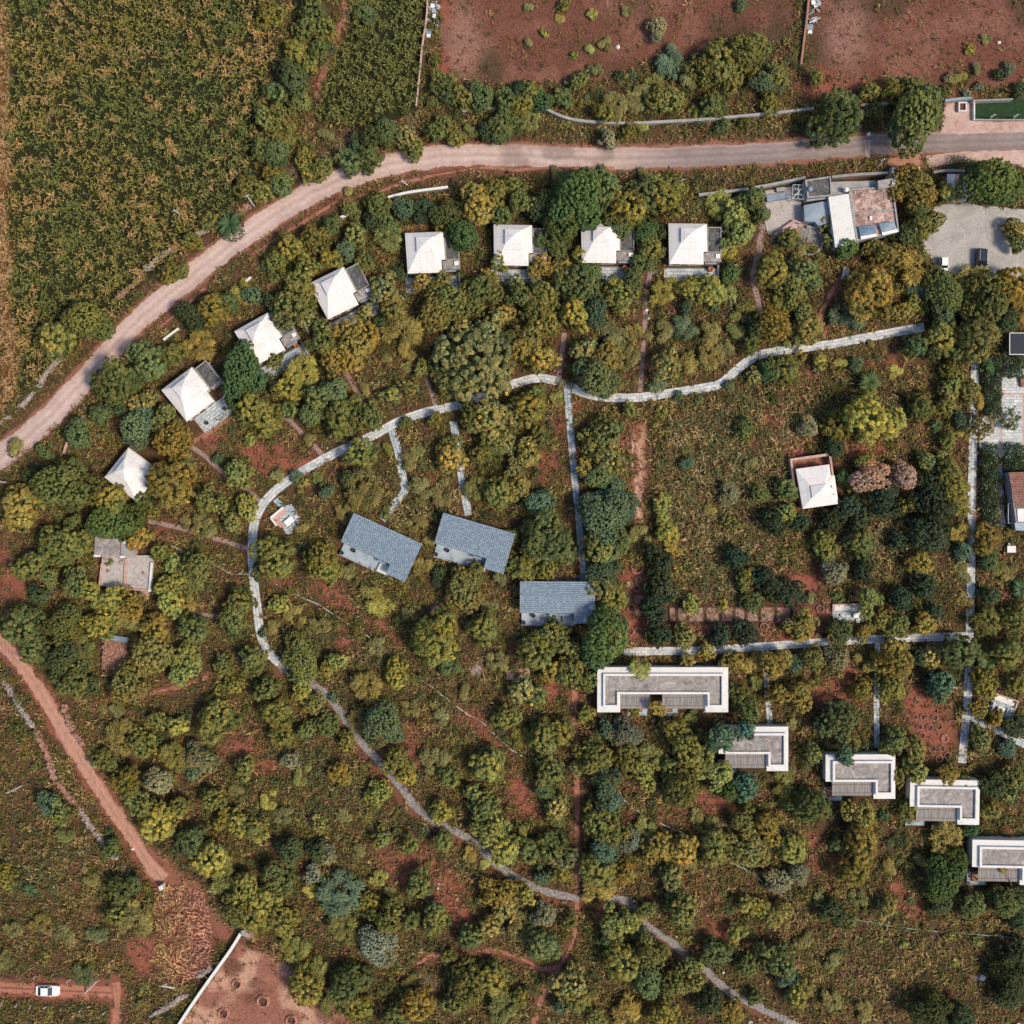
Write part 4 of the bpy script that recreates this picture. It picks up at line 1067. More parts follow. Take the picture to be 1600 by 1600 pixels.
chair(*f(-14, 8), 71, 'lower white chair on inner side of the tilted bench spot')
f = garden_set(802, 642, 20, 30, 22, 'the shaded bench spot under the plank crossing path')
box_at('garden_table', *f(-2, 5), 9, 7, .14, .75, 20, M['white'], 'small white table shaded by trees below the curving path', 'table', 'white garden tables')
# link slab and pink stone pad near the glossy tree
sheet('pavement', [(1486, 1069), (1506, 1069), (1506, 1081), (1486, 1081)], 0, .07, M['pinkstone'], 'pink stone link beside the long straight path')
# plank crossing
x0, y0 = W(882, 600)
pc = MB()
for i in range(9):
    u = (i-4)*3.6
    a = math.radians(-22); ca, sa = math.cos(a), math.sin(a)
    pl = [(882+(u+du)*ca-(dv)*-sa, 600+(u+du)*-sa+dv*ca) for du, dv in ((-1.5, -6), (1.5, -6), (1.5, 6), (-1.5, 6))]
    pc.prism([(W(px, py)[0]-x0, W(px, py)[1]-y0) for px, py in pl], .02, .14)
tag(pc.build('plank_bridge', M['slatroof'], loc=(x0, y0, 0)), 'short grey plank crossing joining the two pale paths', 'footbridge')
x0, y0 = W(1030, 425); pc = MB()
for i in range(8):
    u = 1016+i*4; pc.prism([(W(px, py)[0]-x0, W(px, py)[1]-y0) for px, py in R4(u, 421, u+2.8, 429)], .02, .2)
tag(pc.build('plank_bridge', M['slatroof'], loc=(x0, y0, 0)), 'grey plank walkway beside terrace of the last cottage', 'footbridge')

# --- structures at the far edge beside the terrace ------------------------------------------
h = 3.2; k = sc(h); o0 = (1590, 770)
r = root_at('tiled_house', *o0, h, 0, 'red clay-tiled house beside the paved terrace, cut by picture edge', 'house')
P7 = lambda pl: [((x-o0[0])*k, -(y-o0[1])*k) for x, y in pl]
MB().prism(P7([(1578, 738), (1640, 738), (1640, 828), (1590, 828)]), 0, 2.9).build('wall', M['concrete'], r)
mb = MB(); pp = P7([(1577, 738), (1640, 736), (1640, 792), (1587, 794)]); vs = [(*pp[0], 2.95), (*pp[1], 3.9), (*pp[2], 3.9), (*pp[3], 2.95)]; vs += [(a, b, c-.15) for a, b, c in vs]
mb.add(vs, [(3, 2, 1, 0), (4, 5, 6, 7), (0, 1, 5, 4), (1, 2, 6, 5), (2, 3, 7, 6), (3, 0, 4, 7)]); mb.build('tiled_roof', M['tilered'], r)
MB().prism(P7([(1590, 795), (1640, 795), (1640, 815), (1591, 815)]), 2.92, 3.1).build('flat_roof', M['whiteroof'], r)
MB().prism(P7([(1586, 817), (1640, 817), (1640, 829), (1588, 829)]), 2.92, 3.0).build('porch_roof', M['patio'], r)
x0, y0 = W(1580, 802)
bf = tag(empty('blue_frame', (x0, y0, 0)), 'pale blue metal frame against wall of the tiled house', 'frame')
MB().ring([(W(x, y, 2)[0]-x0, W(x, y, 2)[1]-y0) for x, y in R4(1575, 786, 1584, 818)], [(W(x, y, 2)[0]-x0, W(x, y, 2)[1]-y0) for x, y in R4(1576.2, 787.5, 1582.8, 816.5)], 1.9, 2.0).build('top_frame', M['patio'], bf)
for a, b in ((1576, 787), (1583, 787), (1576, 817), (1583, 817)):
    xx, yy = W(a, b, 1); MB().box(xx-x0-.05, yy-y0-.05, 0, xx-x0+.05, yy-y0+.05, 1.89).build('leg', M['patio'], bf)
x0, y0 = W(1600, 548)
cn = tag(empty('dark_canopy', (x0, y0, 0)), 'dark roofed canopy in pale frame above the terrace', 'canopy')
rl = lambda pl, hh=2.6: [(W(x, y, hh)[0]-x0, W(x, y, hh)[1]-y0) for x, y in pl]
MB().prism(rl(R4(1579, 521, 1640, 553)), 2.4, 2.5).build('canopy_roof', M['carblack'], cn)
MB().ring(rl(R4(1577.2, 519.8, 1642, 554.2)), rl(R4(1578.2, 520.8, 1641, 553.2)), 2.35, 2.62).build('frame', M['metal'], cn)
for a, b in ((1578, 520.5), (1578, 554), (1640, 554), (1640, 520.5)):
    xx, yy = rl([(a, b)], 1.2)[0]; MB().box(xx-.07, yy-.07, 0, xx+.07, yy+.07, 2.34).build('post', M['metal'], cn)
x0, y0 = W(1598, 598)
pl_ = top('brick_planter', [(1594, 590), (1615, 588), (1615, 604), (1596, 604)], 0, .8, M['rust'], 'red brick planter at edge of the paved terrace', 'planter')
x0, y0 = W(1577, 857)
sw = tag(empty('shrine_block', (x0, y0, 0)), 'small pink-capped block on brown earth below the tiled house', 'block')
MB().box(-.7, -.6, 0, .7, .6, .9).build('plinth', M['rust'], sw); MB().box(-.8, -.72, .9, .8, .5, 1.05).build('cap', M['whiteroof'], sw)
MB().box(-.7, .62, 0, -.35, 1.1, 1.2).build('pillar', M['concrete'], sw)
top('concrete_pad', [(792, 1041), (829, 1044), (826, 1063), (791, 1062)], 0, .25, M['pinkstone'], 'small pink concrete pad among trees beside the long villa', 'pad')
top('stone_sheet', [(1134, 314), (1152, 307), (1158, 321), (1140, 327)], 1.8, 1.95, M['rubbleroof'], 'x', 'shelter')['label'] = 'small grey hut roof behind the yellow-green trees'
bpy.data.objects['stone_sheet'].name = 'lean_to_roof'
x0, y0 = W(1320, 428)
ln = tag(empty('slatted_lounger', (x0, y0, 0), math.radians(-12)), 'weathered grey slatted lounger on red clearing below the round terrace', 'lounger')
for i in range(7): MB().box(-.55, -1.1+i*.34, .32, .55, -.88+i*.34, .37).build('slat', M['metal'], ln)
for a in (-.45, .45):
    MB().box(a-.05, -1.1, .26, a+.05, 1.2, .318).build('rail', M['metal'], ln)
    for b in (-1.0, 1.1): MB().box(a-.04, b-.04, 0, a+.04, b+.04, .258).build('leg', M['metal'], ln)
# ------------------------------------------------------------------ walls
def stone_wall(pts, w, hgt, mat, label, seed, name='stone_wall', gap=.06):
    P = smooth_line(pts, 3.0); R = random.Random(seed)
    x0, y0 = W(*P[0]); mb = MB()
    for i, p in enumerate(P):
        if R.random() < gap: continue
        for lay in range(2):
            for s in (-1, 0, 1):
                x, y = W(p[0]+R.uniform(-1.5, 1.5), p[1]+R.uniform(-1.5, 1.5))
                mb.rock((x-x0+s*w*.32*R.uniform(.6, 1.2), y-y0+s*w*.2*R.uniform(-1, 1), .2+lay*hgt*.55*R.uniform(.7, 1.1)), R.uniform(.24, .46)*(1.0 if lay else 1.15), .75, R.random())
    return tag(mb.build(name, mat, loc=(x0, y0, 0)), label, 'wall')
def built_wall(pts, w, hgt, mat, label, seed=0, name='boundary_wall', cope=None):
    P = smooth_line(pts, 8); x0, y0 = W(*P[0]); r = tag(empty(name, (x0, y0, 0)), label, 'wall')
    mb = MB(); wall_strip(P, w, 0, hgt-.1, mb, (x0, y0), hgt); mb.build('wall_body', M['concrete'], r)
    mb = MB(); wall_strip(P, w+.08, hgt-.1, hgt, mb, (x0, y0), hgt); mb.build('coping', mat, r)
    return r
built_wall([(854, 170), (870, 178), (890, 185), (925, 190), (985, 192), (1050, 189), (1100, 186), (1200, 177), (1272, 169)], .42, 1.5, M['concrete'], 'long grey boundary wall below the red field, beside the road')
built_wall([(1345, 164), (1390, 160)], .35, 1.4, M['concrete'], 'short grey wall stub between the two big roadside trees')
built_wall([(1477, 157), (1500, 154), (1519, 153)], .4, 1.5, M['bluesheet'], 'short pale wall behind the square planter box')
built_wall([(722, 173), (745, 171), (775, 168)], .35, 1.2, M['concrete'], 'short overgrown wall below the red field hedge')
built_wall([(606, 308), (640, 300), (692, 293), (700, 292)], .4, 1.5, M['parapet'], 'white boundary wall piece above the dark garden trees')
built_wall([(522, 345), (536, 338), (552, 330)], .45, 1.5, M['parapet'], 'short white boundary wall piece on the road bend')
built_wall([(1092, 304), (1120, 301), (1145, 298), (1200, 289), (1259, 277)], .42, 1.6, M['concrete'], 'grey stone boundary wall leading to the rambling main house')
built_wall([(1300, 276), (1345, 272), (1388, 270)], .4, 1.6, M['concrete'], 'grey boundary wall between main house and the gate')
built_wall([(1459, 269), (1480, 266), (1518, 267)], .4, 1.5, M['concrete'], 'grey boundary wall behind the tin shed')
built_wall([(255, 531), (268, 521), (279, 513)], .35, 1.3, M['parapet'], 'short white wall piece right beside the road above the golden tree')
built_wall([(383, 440), (392, 433)], .35, 1.3, M['parapet'], 'tiny white wall piece above the tilted cottage')
built_wall([(117, 661), (124, 655), (130, 650)], .35, 1.3, M['concrete'], 'short wall piece in trees above the lowest cottage')
built_wall([(99, 709), (102, 698), (105, 690)], .3, 1.3, M['pinkstone'], 'short pinkish wall piece beside the bushy dark tree')
built_wall([(376, 1459), (360, 1485), (330, 1527), (300, 1570), (262, 1628)], .5, 1.6, M['parapet'], 'straight white-topped wall along the bare pitted yard')
built_wall([(668, -30), (667, 20), (660, 70), (656, 110), (652, 150), (650, 165)], .22, 1.2, M['pinkstone'], 'thin pale field wall between the maize and red field')
built_wall([(1266, -30), (1262, 20), (1257, 60), (1252, 100)], .28, 1.2, M['redroad'], 'thin brown field wall between the two red fields')
top('gate_pillar', [(376, 1455), (382, 1453), (384, 1460), (378, 1463)], 0, 2.0, M['concrete'], 'grey pillar at head of the white-topped wall', 'pillar')
top('gate_pillar', [(207, 1387), (215, 1381), (217, 1387), (211, 1391)], 0, 1.8, M['whitewall'], 'white pillar ending the roadside rubble wall', 'pillar')
top('gate_pillar', [(247, 1386), (253, 1383), (255, 1390), (250, 1392)], 0, 1.8, M['whitewall'], 'white pillar standing alone on the dry red grass', 'pillar')
rubble = [
 ([(0, 1052), (15, 1075), (36, 1110), (55, 1138)], 'rubble wall piece beside dirt road near picture edge', 'rock'),
 ([(58, 1142), (75, 1180), (86, 1212), (105, 1240), (122, 1258)], 'rubble wall piece beside the dirt road, above the leaning pole', 'redrock'),
 ([(126, 1264), (148, 1298), (165, 1318), (180, 1340)], 'rubble wall piece beside the dirt road with grey stones', 'rock'),
 ([(192, 1356), (202, 1370), (211, 1382)], 'last rubble wall piece ending at the white pillar', 'redrock'),
 ([(101, 1103), (108, 1125), (120, 1148), (130, 1162)], 'thin rubble wall piece across the dirt road', 'redrock'),
 ([(142, 1185), (148, 1195)], 'small heap of wall stones across the dirt road', 'rock'),
 ([(312, 1524), (322, 1517), (330, 1512)], 'short grey stone heap by the white-topped wall', 'rock'),
 ([(240, 1584), (262, 1572), (290, 1553)], 'thin whitish stone row below the dry red grass', 'rock'),
 ([(398, 297), (394, 312), (388, 322), (372, 336)], 'reddish field wall piece above the palm by the road', 'redrock'),
 ([(330, 355), (322, 361), (308, 367)], 'broken field wall piece just past the roadside palm', 'rock'),
 ([(268, 390), (258, 398)], 'small white-stoned field wall heap near the crop', 'rock'),
 ([(252, 401), (240, 412), (230, 420)], 'white-stoned wall piece between crop and road', 'rock'),
 ([(222, 428), (214, 440), (206, 448)], 'upper red rubble wall piece between crop and road', 'redrock'),
 ([(200, 452), (193, 460), (186, 466)], 'lower red rubble wall piece between crop and road', 'redrock'),
 ([(100, 556), (86, 570), (72, 586), (62, 603)], 'grey-white rubble wall piece below the two crop-edge trees', 'rock'),
 ([(52, 615), (43, 626), (33, 636)], 'rubble wall piece near the golden strip corner', 'rock'),
 ([(15, 652), (5, 658), (-6, 664)], 'rubble wall piece at picture edge beside the road', 'rock')]
for i, (p, lab, mt) in enumerate(rubble): stone_wall(p, .85, .8, M[mt], lab, i+3, 'rubble_wall')

# ------------------------------------------------------------------ poles and wires
def pole(bx, by, tx, ty, label, arm=None):
    """foot at photo point (bx, by), top seen at (tx, ty): the height follows from the lean of the view"""
    rb = math.hypot(bx-800, by-800); rt = math.hypot(tx-800, ty-800)
    hh = min(8.5, max(4.5, H*(1-rb/max(rt, rb+1)))) if rt > rb else 5.5
    x, y = W(bx, by)
    xt, yt = W(tx, ty, hh)
    r = tag(empty('power_pole', (x, y, 0)), label, 'pole', 'pale concrete power poles')
    mb = MB(); mb.tube((0, 0, 0), (xt-x, yt-y, hh), .15, .10, 8); mb.build('shaft', M['pole'], r)
    d = Vector((xt-x, yt-y, hh)).normalized()
    a = Vector((1, .3, 0)) if arm is None else Vector(arm)
    t = Vector((xt-x, yt-y, hh-.5)); ar = MB(); ar.tube(t-a.normalized()*.55, t+a.normalized()*.55, .05, n=5); ar.build('crossarm', M['metal'], r)
    for s in (-.5, 0, .5):
        c = t+a.normalized()*s; q = MB(); q.lathe([(.05, .05), (.06, .12), (.03, .2)], 6, tuple(c)); q.build('insulator', M['white'], r)
    return (x+t.x, y+t.y, t.z)
T = {}
T['a'] = pole(35, 1227, 12, 1239, 'leaning pale pole on scrub beside the dirt road rubble wall')
T['b'] = pole(133, 1551, 150, 1535, 'leaning pale pole on the dirt lane past the white car')
T['c'] = pole(274, 1544, 253, 1541, 'pale pole below the dry red grass patch')
T['d'] = pole(398, 323, 385, 305, 'pale pole among hedge just above the roadside palm')
T['e'] = pole(281, 336, 272, 328, 'short pale pole standing in the tall crop')
T['f'] = pole(637, 290, 628, 282, 'short pale pole beneath the road bend')
T['g'] = pole(1063, 290, 1067, 280, 'thin pale pole behind the last cottage trees')
T['h'] = pole(1369, 263, 1382, 248, 'pale pole at edge of the red brick driveway')
T['i'] = pole(1547, 185, 1554, 179, 'first small pale post along the walled lawn')
T['j'] = pole(1583, 185, 1590, 179, 'second small pale post along the walled lawn')
T['k'] = pole(12, 754, -6, 752, 'pale pole at picture edge above the yellow trees')
def wire(pts, label, sag=.5, name='power_line', r=.022):
    x0, y0, _ = pts[0]; mb = MB()
    for (a, b) in zip(pts[:-1], pts[1:]):
        a = Vector(a); b = Vector(b); n = 10; prev = None
        for i in range(n+1):
            t = i/n; p = a.lerp(b, t); p.z -= sag*4*t*(1-t); p = p-Vector((x0, y0, 0))
            if prev is not None: mb.tube(prev, p, r, n=4)
            prev = p
    return tag(mb.build(name, M['wire'], loc=(x0, y0, 0)), label, 'power line', 'overhead power lines')
wire([(*W(2, 790, 7), 7), (*W(12, 1239, 7), 7), (*W(28, 1520, 7), 7), (*W(34, 1700, 7), 7)], 'first overhead power line over the scrub beside the dirt road')
wire([(*W(6, 790, 7), 7.0), (*W(17, 1238, 7), 7), (*W(33, 1520, 7), 7), (*W(38, 1700, 7), 7)], 'second overhead power line over the scrub beside the dirt road')
wire([(*W(11, 790, 7), 7.0), (*W(22, 1236, 7), 7), (*W(24, 1520, 7), 7), (*W(29, 1700, 7), 7)], 'third overhead power line over the scrub beside the dirt road')
wire([(*W(250, 1380, 6.5), 6.5), (*W(254, 1542, 6.5), 6.5), (*W(257, 1700, 6.5), 6.5)], 'first thin overhead wire above the dry red grass')
wire([(*W(258, 1380, 6.5), 6.5), (*W(262, 1542, 6.5), 6.5), (*W(264, 1700, 6.5), 6.5)], 'second thin overhead wire above the dry red grass')
wire([(*W(850, 284, 6), 6.0), (*W(1065, 284, 6), 6), (*W(1376, 270, 6), 6), (*W(1700, 262, 6), 6)], 'overhead power line along the garden side of the road', .7)
# fence posts beside the lane
fp = MB(); fp.box(-.07, -.07, 0, .07, .07, 1.5)
fpo = None
for i, (px, py) in enumerate([(5, 1567), (28, 1568), (50, 1570), (74, 1572), (97, 1574), (128, 1577), (165, 1580), (58, 1524), (0, 1521), (110, 1530)]):
    if fpo is None: fpo = fp.build('fence_post', M['pole']); o = fpo
    else: o = fpo.copy(); COL.objects.link(o)
    o.location = (*W(px, py), 0); o.rotation_euler = (rnd.uniform(-.15, .15), rnd.uniform(-.15, .15), rnd.random())
    side = 'below' if i < 7 else 'above'
    tag(o, f"{['first', 'second', 'third', 'fourth', 'fifth', 'sixth', 'seventh', 'second', 'first', 'third'][i]} small concrete fence post {side} the car lane, counted from picture edge", 'post', 'small fence posts along the lane')

# ------------------------------------------------------------------ hoses along the dug lines
def hose(pts, mat, label, r=.09):
    P = smooth_line(pts, 6); x0, y0 = W(*P[0]); mb = MB(); prev = None
    R = random.Random(int(pts[0][0]))
    for p in P:
        x, y = W(p[0]+R.uniform(-.7, .7), p[1]+R.uniform(-.7, .7)); q = Vector((x-x0, y-y0, .28))
        if prev is not None: mb.tube(prev, q, r, n=5)
        prev = q
    tag(mb.build('water_hose', mat, loc=(x0, y0, 0)), label, 'hose', 'water hoses laid on the ground')
hose([(432, 912), (455, 925), (500, 946), (545, 975), (590, 1005), (612, 1025)], M['pipe'], 'pale hose across red dug soil below the tilted slate house')
hose([(650, 1055), (690, 1085), (725, 1112), (755, 1130), (800, 1172), (840, 1192)], M['pipe'], 'pale hose running down through scrub above the cobbled path')
hose([(970, 1245), (990, 1263), (1030, 1285), (1060, 1298), (1090, 1312)], M['pipe'], 'pale hose on red soil below the first L-shaped villa')
hose([(1130, 1338), (1150, 1350), (1180, 1368), (1200, 1386), (1240, 1408)], M['pipe'], 'pale hose through low woods beside the silver tree')
hose([(1320, 1434), (1360, 1440), (1400, 1447), (1450, 1453), (1500, 1457), (1560, 1462), (1610, 1468)], M['greenpipe'], 'long green hose across grass below the L-shaped villas', .12)
hose([(268, 853), (290, 862), (312, 872), (345, 887), (362, 896), (390, 897)], M['pipe'], 'thin hose beside the ruined house path')

# ------------------------------------------------------------------ cars
def car(name, px, py, deg, L_, Wd, Ht, paint, label, suv=False, rails=False):
    x, y = W(px, py, Ht*.8); r = tag(empty(name, (x, y, 0), math.radians(deg)), label, 'car')
    hl, hw = L_/2, Wd/2
    # body: plan outline rounded at the corners, in rings of height
    def plan(sl, sw, n=7, nose=.16, tail=.12):
        out = []
        for qx, qy, rr in ((1, 1, nose), (-1, 1, tail), (-1, -1, tail), (1, -1, nose)):
            cx_, cy_ = qx*(hl*sl-rr*L_), qy*(hw*sw-rr*Wd*1.1)
            a0 = {(1, 1): 0, (-1, 1): 90, (-1, -1): 180, (1, -1): 270}[(qx, qy)]
            for i in range(n):
                t = math.radians(a0+90*i/(n-1)); out.append((cx_+rr*L_*math.cos(t), cy_+rr*Wd*1.1*math.sin(t)))
        return out
    bz = [(.22, .94, .92), (.45, 1.0, 1.0), (Ht*.5, .99, 1.0), (Ht*.60, .96, .95)]
    mb = MB(); n = None
    for z, sl, sw in bz:
        p = plan(sl, sw); n = len(p); mb.v += [(a, b, z) for a, b in p]
    for kx in range(len(bz)-1):
        for i in range(n): mb.f.append((kx*n+i, kx*n+(i+1) % n, (kx+1)*n+(i+1) % n, (kx+1)*n+i))
    mb.f.append(tuple(range(n-1, -1, -1))); mb.f.append(tuple((len(bz)-1)*n+i for i in range(n)))
    bd = mb.build('body', paint, r)
    # greenhouse: glass block with a painted roof panel
    x0, x1 = (-hl*.92, hl*.42) if suv else (-hl*.80, hl*.40)
    xr0, xr1 = (-hl*.80, hl*.10) if suv else (-hl*.46, hl*.06)
    zb, zt = Ht*.60, Ht*.95
    g = MB(); wb, wt = hw*.90, hw*.74
    g.add([(x0, -wb, zb), (x1, -wb, zb), (x1, wb, zb), (x0, wb, zb), (xr0, -wt, zt), (xr1, -wt, zt), (xr1, wt, zt), (xr0, wt, zt)],
          [(3, 2, 1, 0), (4, 5, 6, 7), (0, 1, 5, 4), (1, 2, 6, 5), (2, 3, 7, 6), (3, 0, 4, 7)])
    g.build('windows', M['glass'], r)
    ro = MB(); ro.prism([(xr0-.05, -wt-.02), (xr1+.05, -wt-.02), (xr1+.12, -wt*.5), (xr1+.12, wt*.5), (xr1+.05, wt+.02), (xr0-.05, wt+.02)], zt, zt+.06, .04); rf = ro.build('roof', paint, r)
    for s in (-1, 1):
        pl = MB()
        pl.tube((x1-.04, s*wb*.985, zb), (xr1, s*(wt+.01), zt), .05, n=5); pl.tube((x0+.04, s*wb*.985, zb), (xr0, s*(wt+.01), zt), .06, n=5)
        pl.tube(((xr0+xr1)/2, s*wb*1.0, zb), ((xr0+xr1)/2, s*(wt+.02), zt), .045, n=5)
        pl.build('pillars', paint, r)
        m_ = MB(); m_.box(x1-.28, s*hw*1.02-.09, zb-.02, x1-.12, s*hw*1.02+.09, zb+.13); m_.build('mirror', paint, r)
        hd = MB(); hd.box(hl*.86, s*hw*.62-.16, Ht*.48, hl*.965, s*hw*.62+.16, Ht*.585); hd.build('headlight', M['metal'], r)
        tl = MB(); tl.box(-hl*.97, s*hw*.68-.12, Ht*.46, -hl*.90, s*hw*.68+.12, Ht*.59); tl.build('tail_light', M['rust'], r)
        if rails:
            ra = MB(); ra.tube((xr0+.1, s*wt*.93, zt+.13), (xr1-.1, s*wt*.93, zt+.13), .035, n=6); ra.build('roof_rail', M['metal'], rf)
        for xx in (-hl*.60, hl*.62):
            w = MB(); w.tube((xx, s*(hw-.20), .33), (xx, s*(hw+.02), .33), .33, n=16); wo = w.build('wheel', M['tyre'], r)
            q = MB(); q.tube((xx, s*(hw+.021), .33), (xx, s*(hw+.035), .33), .2, n=12); q.build('rim', M['metal'], wo)
    hb = MB(); hb.box(hl*.44, -hw*.5, Ht*.6+.002, hl*.80, hw*.5, Ht*.6+.02); hb.build('bonnet', paint, r)
    return r
car('white_car', 73, 1549.5, -1, 4.45, 1.95, 1.5, M['carwhite'], 'small white hatchback parked on the red dirt lane')
car('black_car', 1535.5, 406, -93, 4.6, 2.0, 1.85, M['carblack'], 'black estate car with roof rails on the gravel car park', True, True)
car('white_car', 1476, 413, -91, 3.0, 1.55, 1.75, M['carwhite'], 'tiny white-roofed van half under trees on the car park', True)

# ------------------------------------------------------------------ dug tree basins, beds
def basin(px, py, r_px, kind, label, proto={}):
    key = kind
    if key not in proto:
        e = empty('tree_basin')
        R = random.Random(len(proto)); mb = MB(); n = 20; rad = .6
        rings = [(1.28, 0.01), (1.12, .22), (.98, .34), (.84, .24), (.74, .03)]
        for rr, z in rings:
            for i in range(n):
                t = 2*PI*i/n; j = 1+R.uniform(-.07, .07); mb.v.append((rr*rad*j*math.cos(t), rr*rad*j*math.sin(t), z*R.uniform(.8, 1.2)))
        for a in range(len(rings)-1):
            for i in range(n): mb.f.append((a*n+i, a*n+(i+1) % n, (a+1)*n+(i+1) % n, (a+1)*n+i))
        mb.build('earth_rim', M['tanpit' if kind == 'tan' else 'mound'], e)
        c = MB(); c.lathe([(.76*rad, .03), (.4*rad, .015), (.01, .012)], n); c.build('hollow', {'tan': M['tanpit'], 'dark': M['pit'], 'red': M['dirtpath']}[kind], e)
        proto[key] = e; o = e
    else: o = dup_tree(proto[key])
    x, y = W(px, py); s = r_px*S/.6/1.05
    o.location = (x, y, 0); o.scale = (s, s, max(.8, s)); o.rotation_euler = (0, 0, rnd.random()*6.28)
    tag(o, label, 'planting pit', 'dug planting basins in red soil')
for i, (px, py, r_, kd, lab) in enumerate([
 (983, 913, 5.5, 'tan', 'tan-filled planting basin, upper one on inner side beneath the dug red strip'), (997, 907, 5.7, 'tan', 'tan-filled planting basin at head of outer row in red strip'), (995, 919.5, 5, 'dark', 'dark planting basin with sprout between tan ones in red strip'),
 (980.5, 927, 5.5, 'tan', 'tan-filled planting basin midway on inner side of red strip'), (997, 936, 5.7, 'tan', 'tan-filled planting basin midway on outer side of red strip'), (981, 938, 5.2, 'tan', 'tan-filled planting basin just above the broken dark one'),
 (997.5, 956, 5.6, 'tan', 'lowest tan-filled planting basin of outer row in red strip'), (986, 950, 6.5, 'dark', 'broken dark planting basin low on inner side of red strip'), (995, 886, 10, 'red', 'widest red planting basin with a green plant in it'),
 (984, 986, 6, 'dark', 'dark planting basin first above the long path start'), (997, 986, 6.5, 'red', 'wide red planting basin second above the long path start'), (1011, 985, 4.5, 'dark', 'small dark planting basin third above the long path start'), (979, 975, 5, 'red', 'red planting basin beside the big feathery green tree')]): basin(px, py, r_, kd, lab)
plot = [(1432, 1096, 4), (1461, 1101, 5), (1482, 1105, 5), (1429, 1120, 4), (1441, 1120, 4.5), (1460, 1121, 5), (1436, 1135, 5), (1452, 1137, 5.5), (1466, 1135, 5.5), (1440, 1149, 5), (1475, 1153, 6), (1456, 1169, 5.8), (1471, 1169, 5), (1437, 1165, 5), (1467, 1185, 5.6), (1480, 1180, 5.2), (1444, 1185, 5)]
rows = {}
for px, py, r_ in plot: rows.setdefault(round((py-1090)/16.5), []).append((px, py, r_))
RW = ['top', 'second', 'third', 'fourth', 'fifth', 'sixth', 'seventh']
for ri, key in enumerate(sorted(rows)):
    for ci, (px, py, r_) in enumerate(sorted(rows[key])):
        basin(px, py, r_, 'dark' if r_ < 5.9 else 'red', f"dug basin, {['first', 'second', 'third', 'fourth'][ci]} along in {RW[ri]} row of the red plot by straight path")
for px, py, r_, kd, lab in [(1291, 937, 6, 'red', 'round earth basin first above the bench spot beside red clearing'), (1281, 951, 6, 'dark', 'dark-centred basin below the round one beside the bench spot'), (1294, 953, 4, 'red', 'small faint basin touching the bench spot corner'), (1193, 979, 6, 'dark', 'dark basin on red bank at end of the beds'), (1204, 977, 5, 'dark', 'first pit of the trio on red bank after the beds'), (1214, 976, 5, 'dark', 'second pit of the trio on red bank after the beds'), (1224, 975, 5, 'dark', 'third pit of the trio on red bank after the beds'),
 (1334, 1054, 5, 'dark', 'lone dark basin in garden between the two narrow paths'), (1261, 1052, 5, 'dark', 'lone dark basin among golden trees near the narrow path'), (1553, 1007, 5, 'red', 'lone orange-rimmed basin in grass beyond the straight path'), (1334, 935, 4, 'dark', 'small basin above the back wall of the bench spot'),
 (1360, 1433, 4.5, 'red', 'first red basin above the long green hose'), (1379, 1435, 5, 'red', 'second red basin above the long green hose'), (1406, 1438, 5, 'red', 'third red basin above the long green hose'), (1447, 1443, 4, 'red', 'fourth faint red basin above the long green hose'), (1480, 1444, 5, 'red', 'fifth red basin above the long green hose'),
 (370, 1537, 7, 'dark', 'pit nearest the white-topped wall in the bare yard'), (349, 1583, 8, 'dark', 'pit at bottom beside the white-topped wall in the bare yard'), (411, 1564, 9, 'dark', 'widest pit in middle of the bare yard'), (455, 1594, 8, 'dark', 'pit at picture bottom in the bare yard'), (510, 1566, 8, 'dark', 'pit under the hedge at edge of the bare yard'), (550, 1595, 7, 'dark', 'last pit at bottom outer edge of the bare yard')]: basin(px, py, r_, kd, lab)
beds = [(1046, 1056), (1059, 1073), (1076, 1100), (1103, 1124), (1127, 1145), (1148, 1164), (1167, 1185), (1188, 1210), (1213, 1235), (1238, 1254)]
for i, (a, b) in enumerate(beds):
    x, y = W((a+b)/2, 960); o = tag(empty('planting_bed', (x, y, 0)), f"{['first', 'second', 'third', 'fourth', 'fifth', 'sixth', 'seventh', 'eighth', 'ninth', 'tenth'][i]} soil bed from the tan basins in the row of earth-banked beds", 'bed', 'earth-banked planting beds')
    hw = (b-a)/2*S; hh = 1.4
    MB().ring(R4(-hw-.16, -hh-.16, hw+.16, hh+.16), R4(-hw+.12, -hh+.12, hw-.12, hh-.12), 0, .2).build('earth_bank', M['pit'], o)
    MB().prism(R4(-hw+.13, -hh+.13, hw-.13, hh-.13), 0, .16).build('soil', M['soilbed'], o)

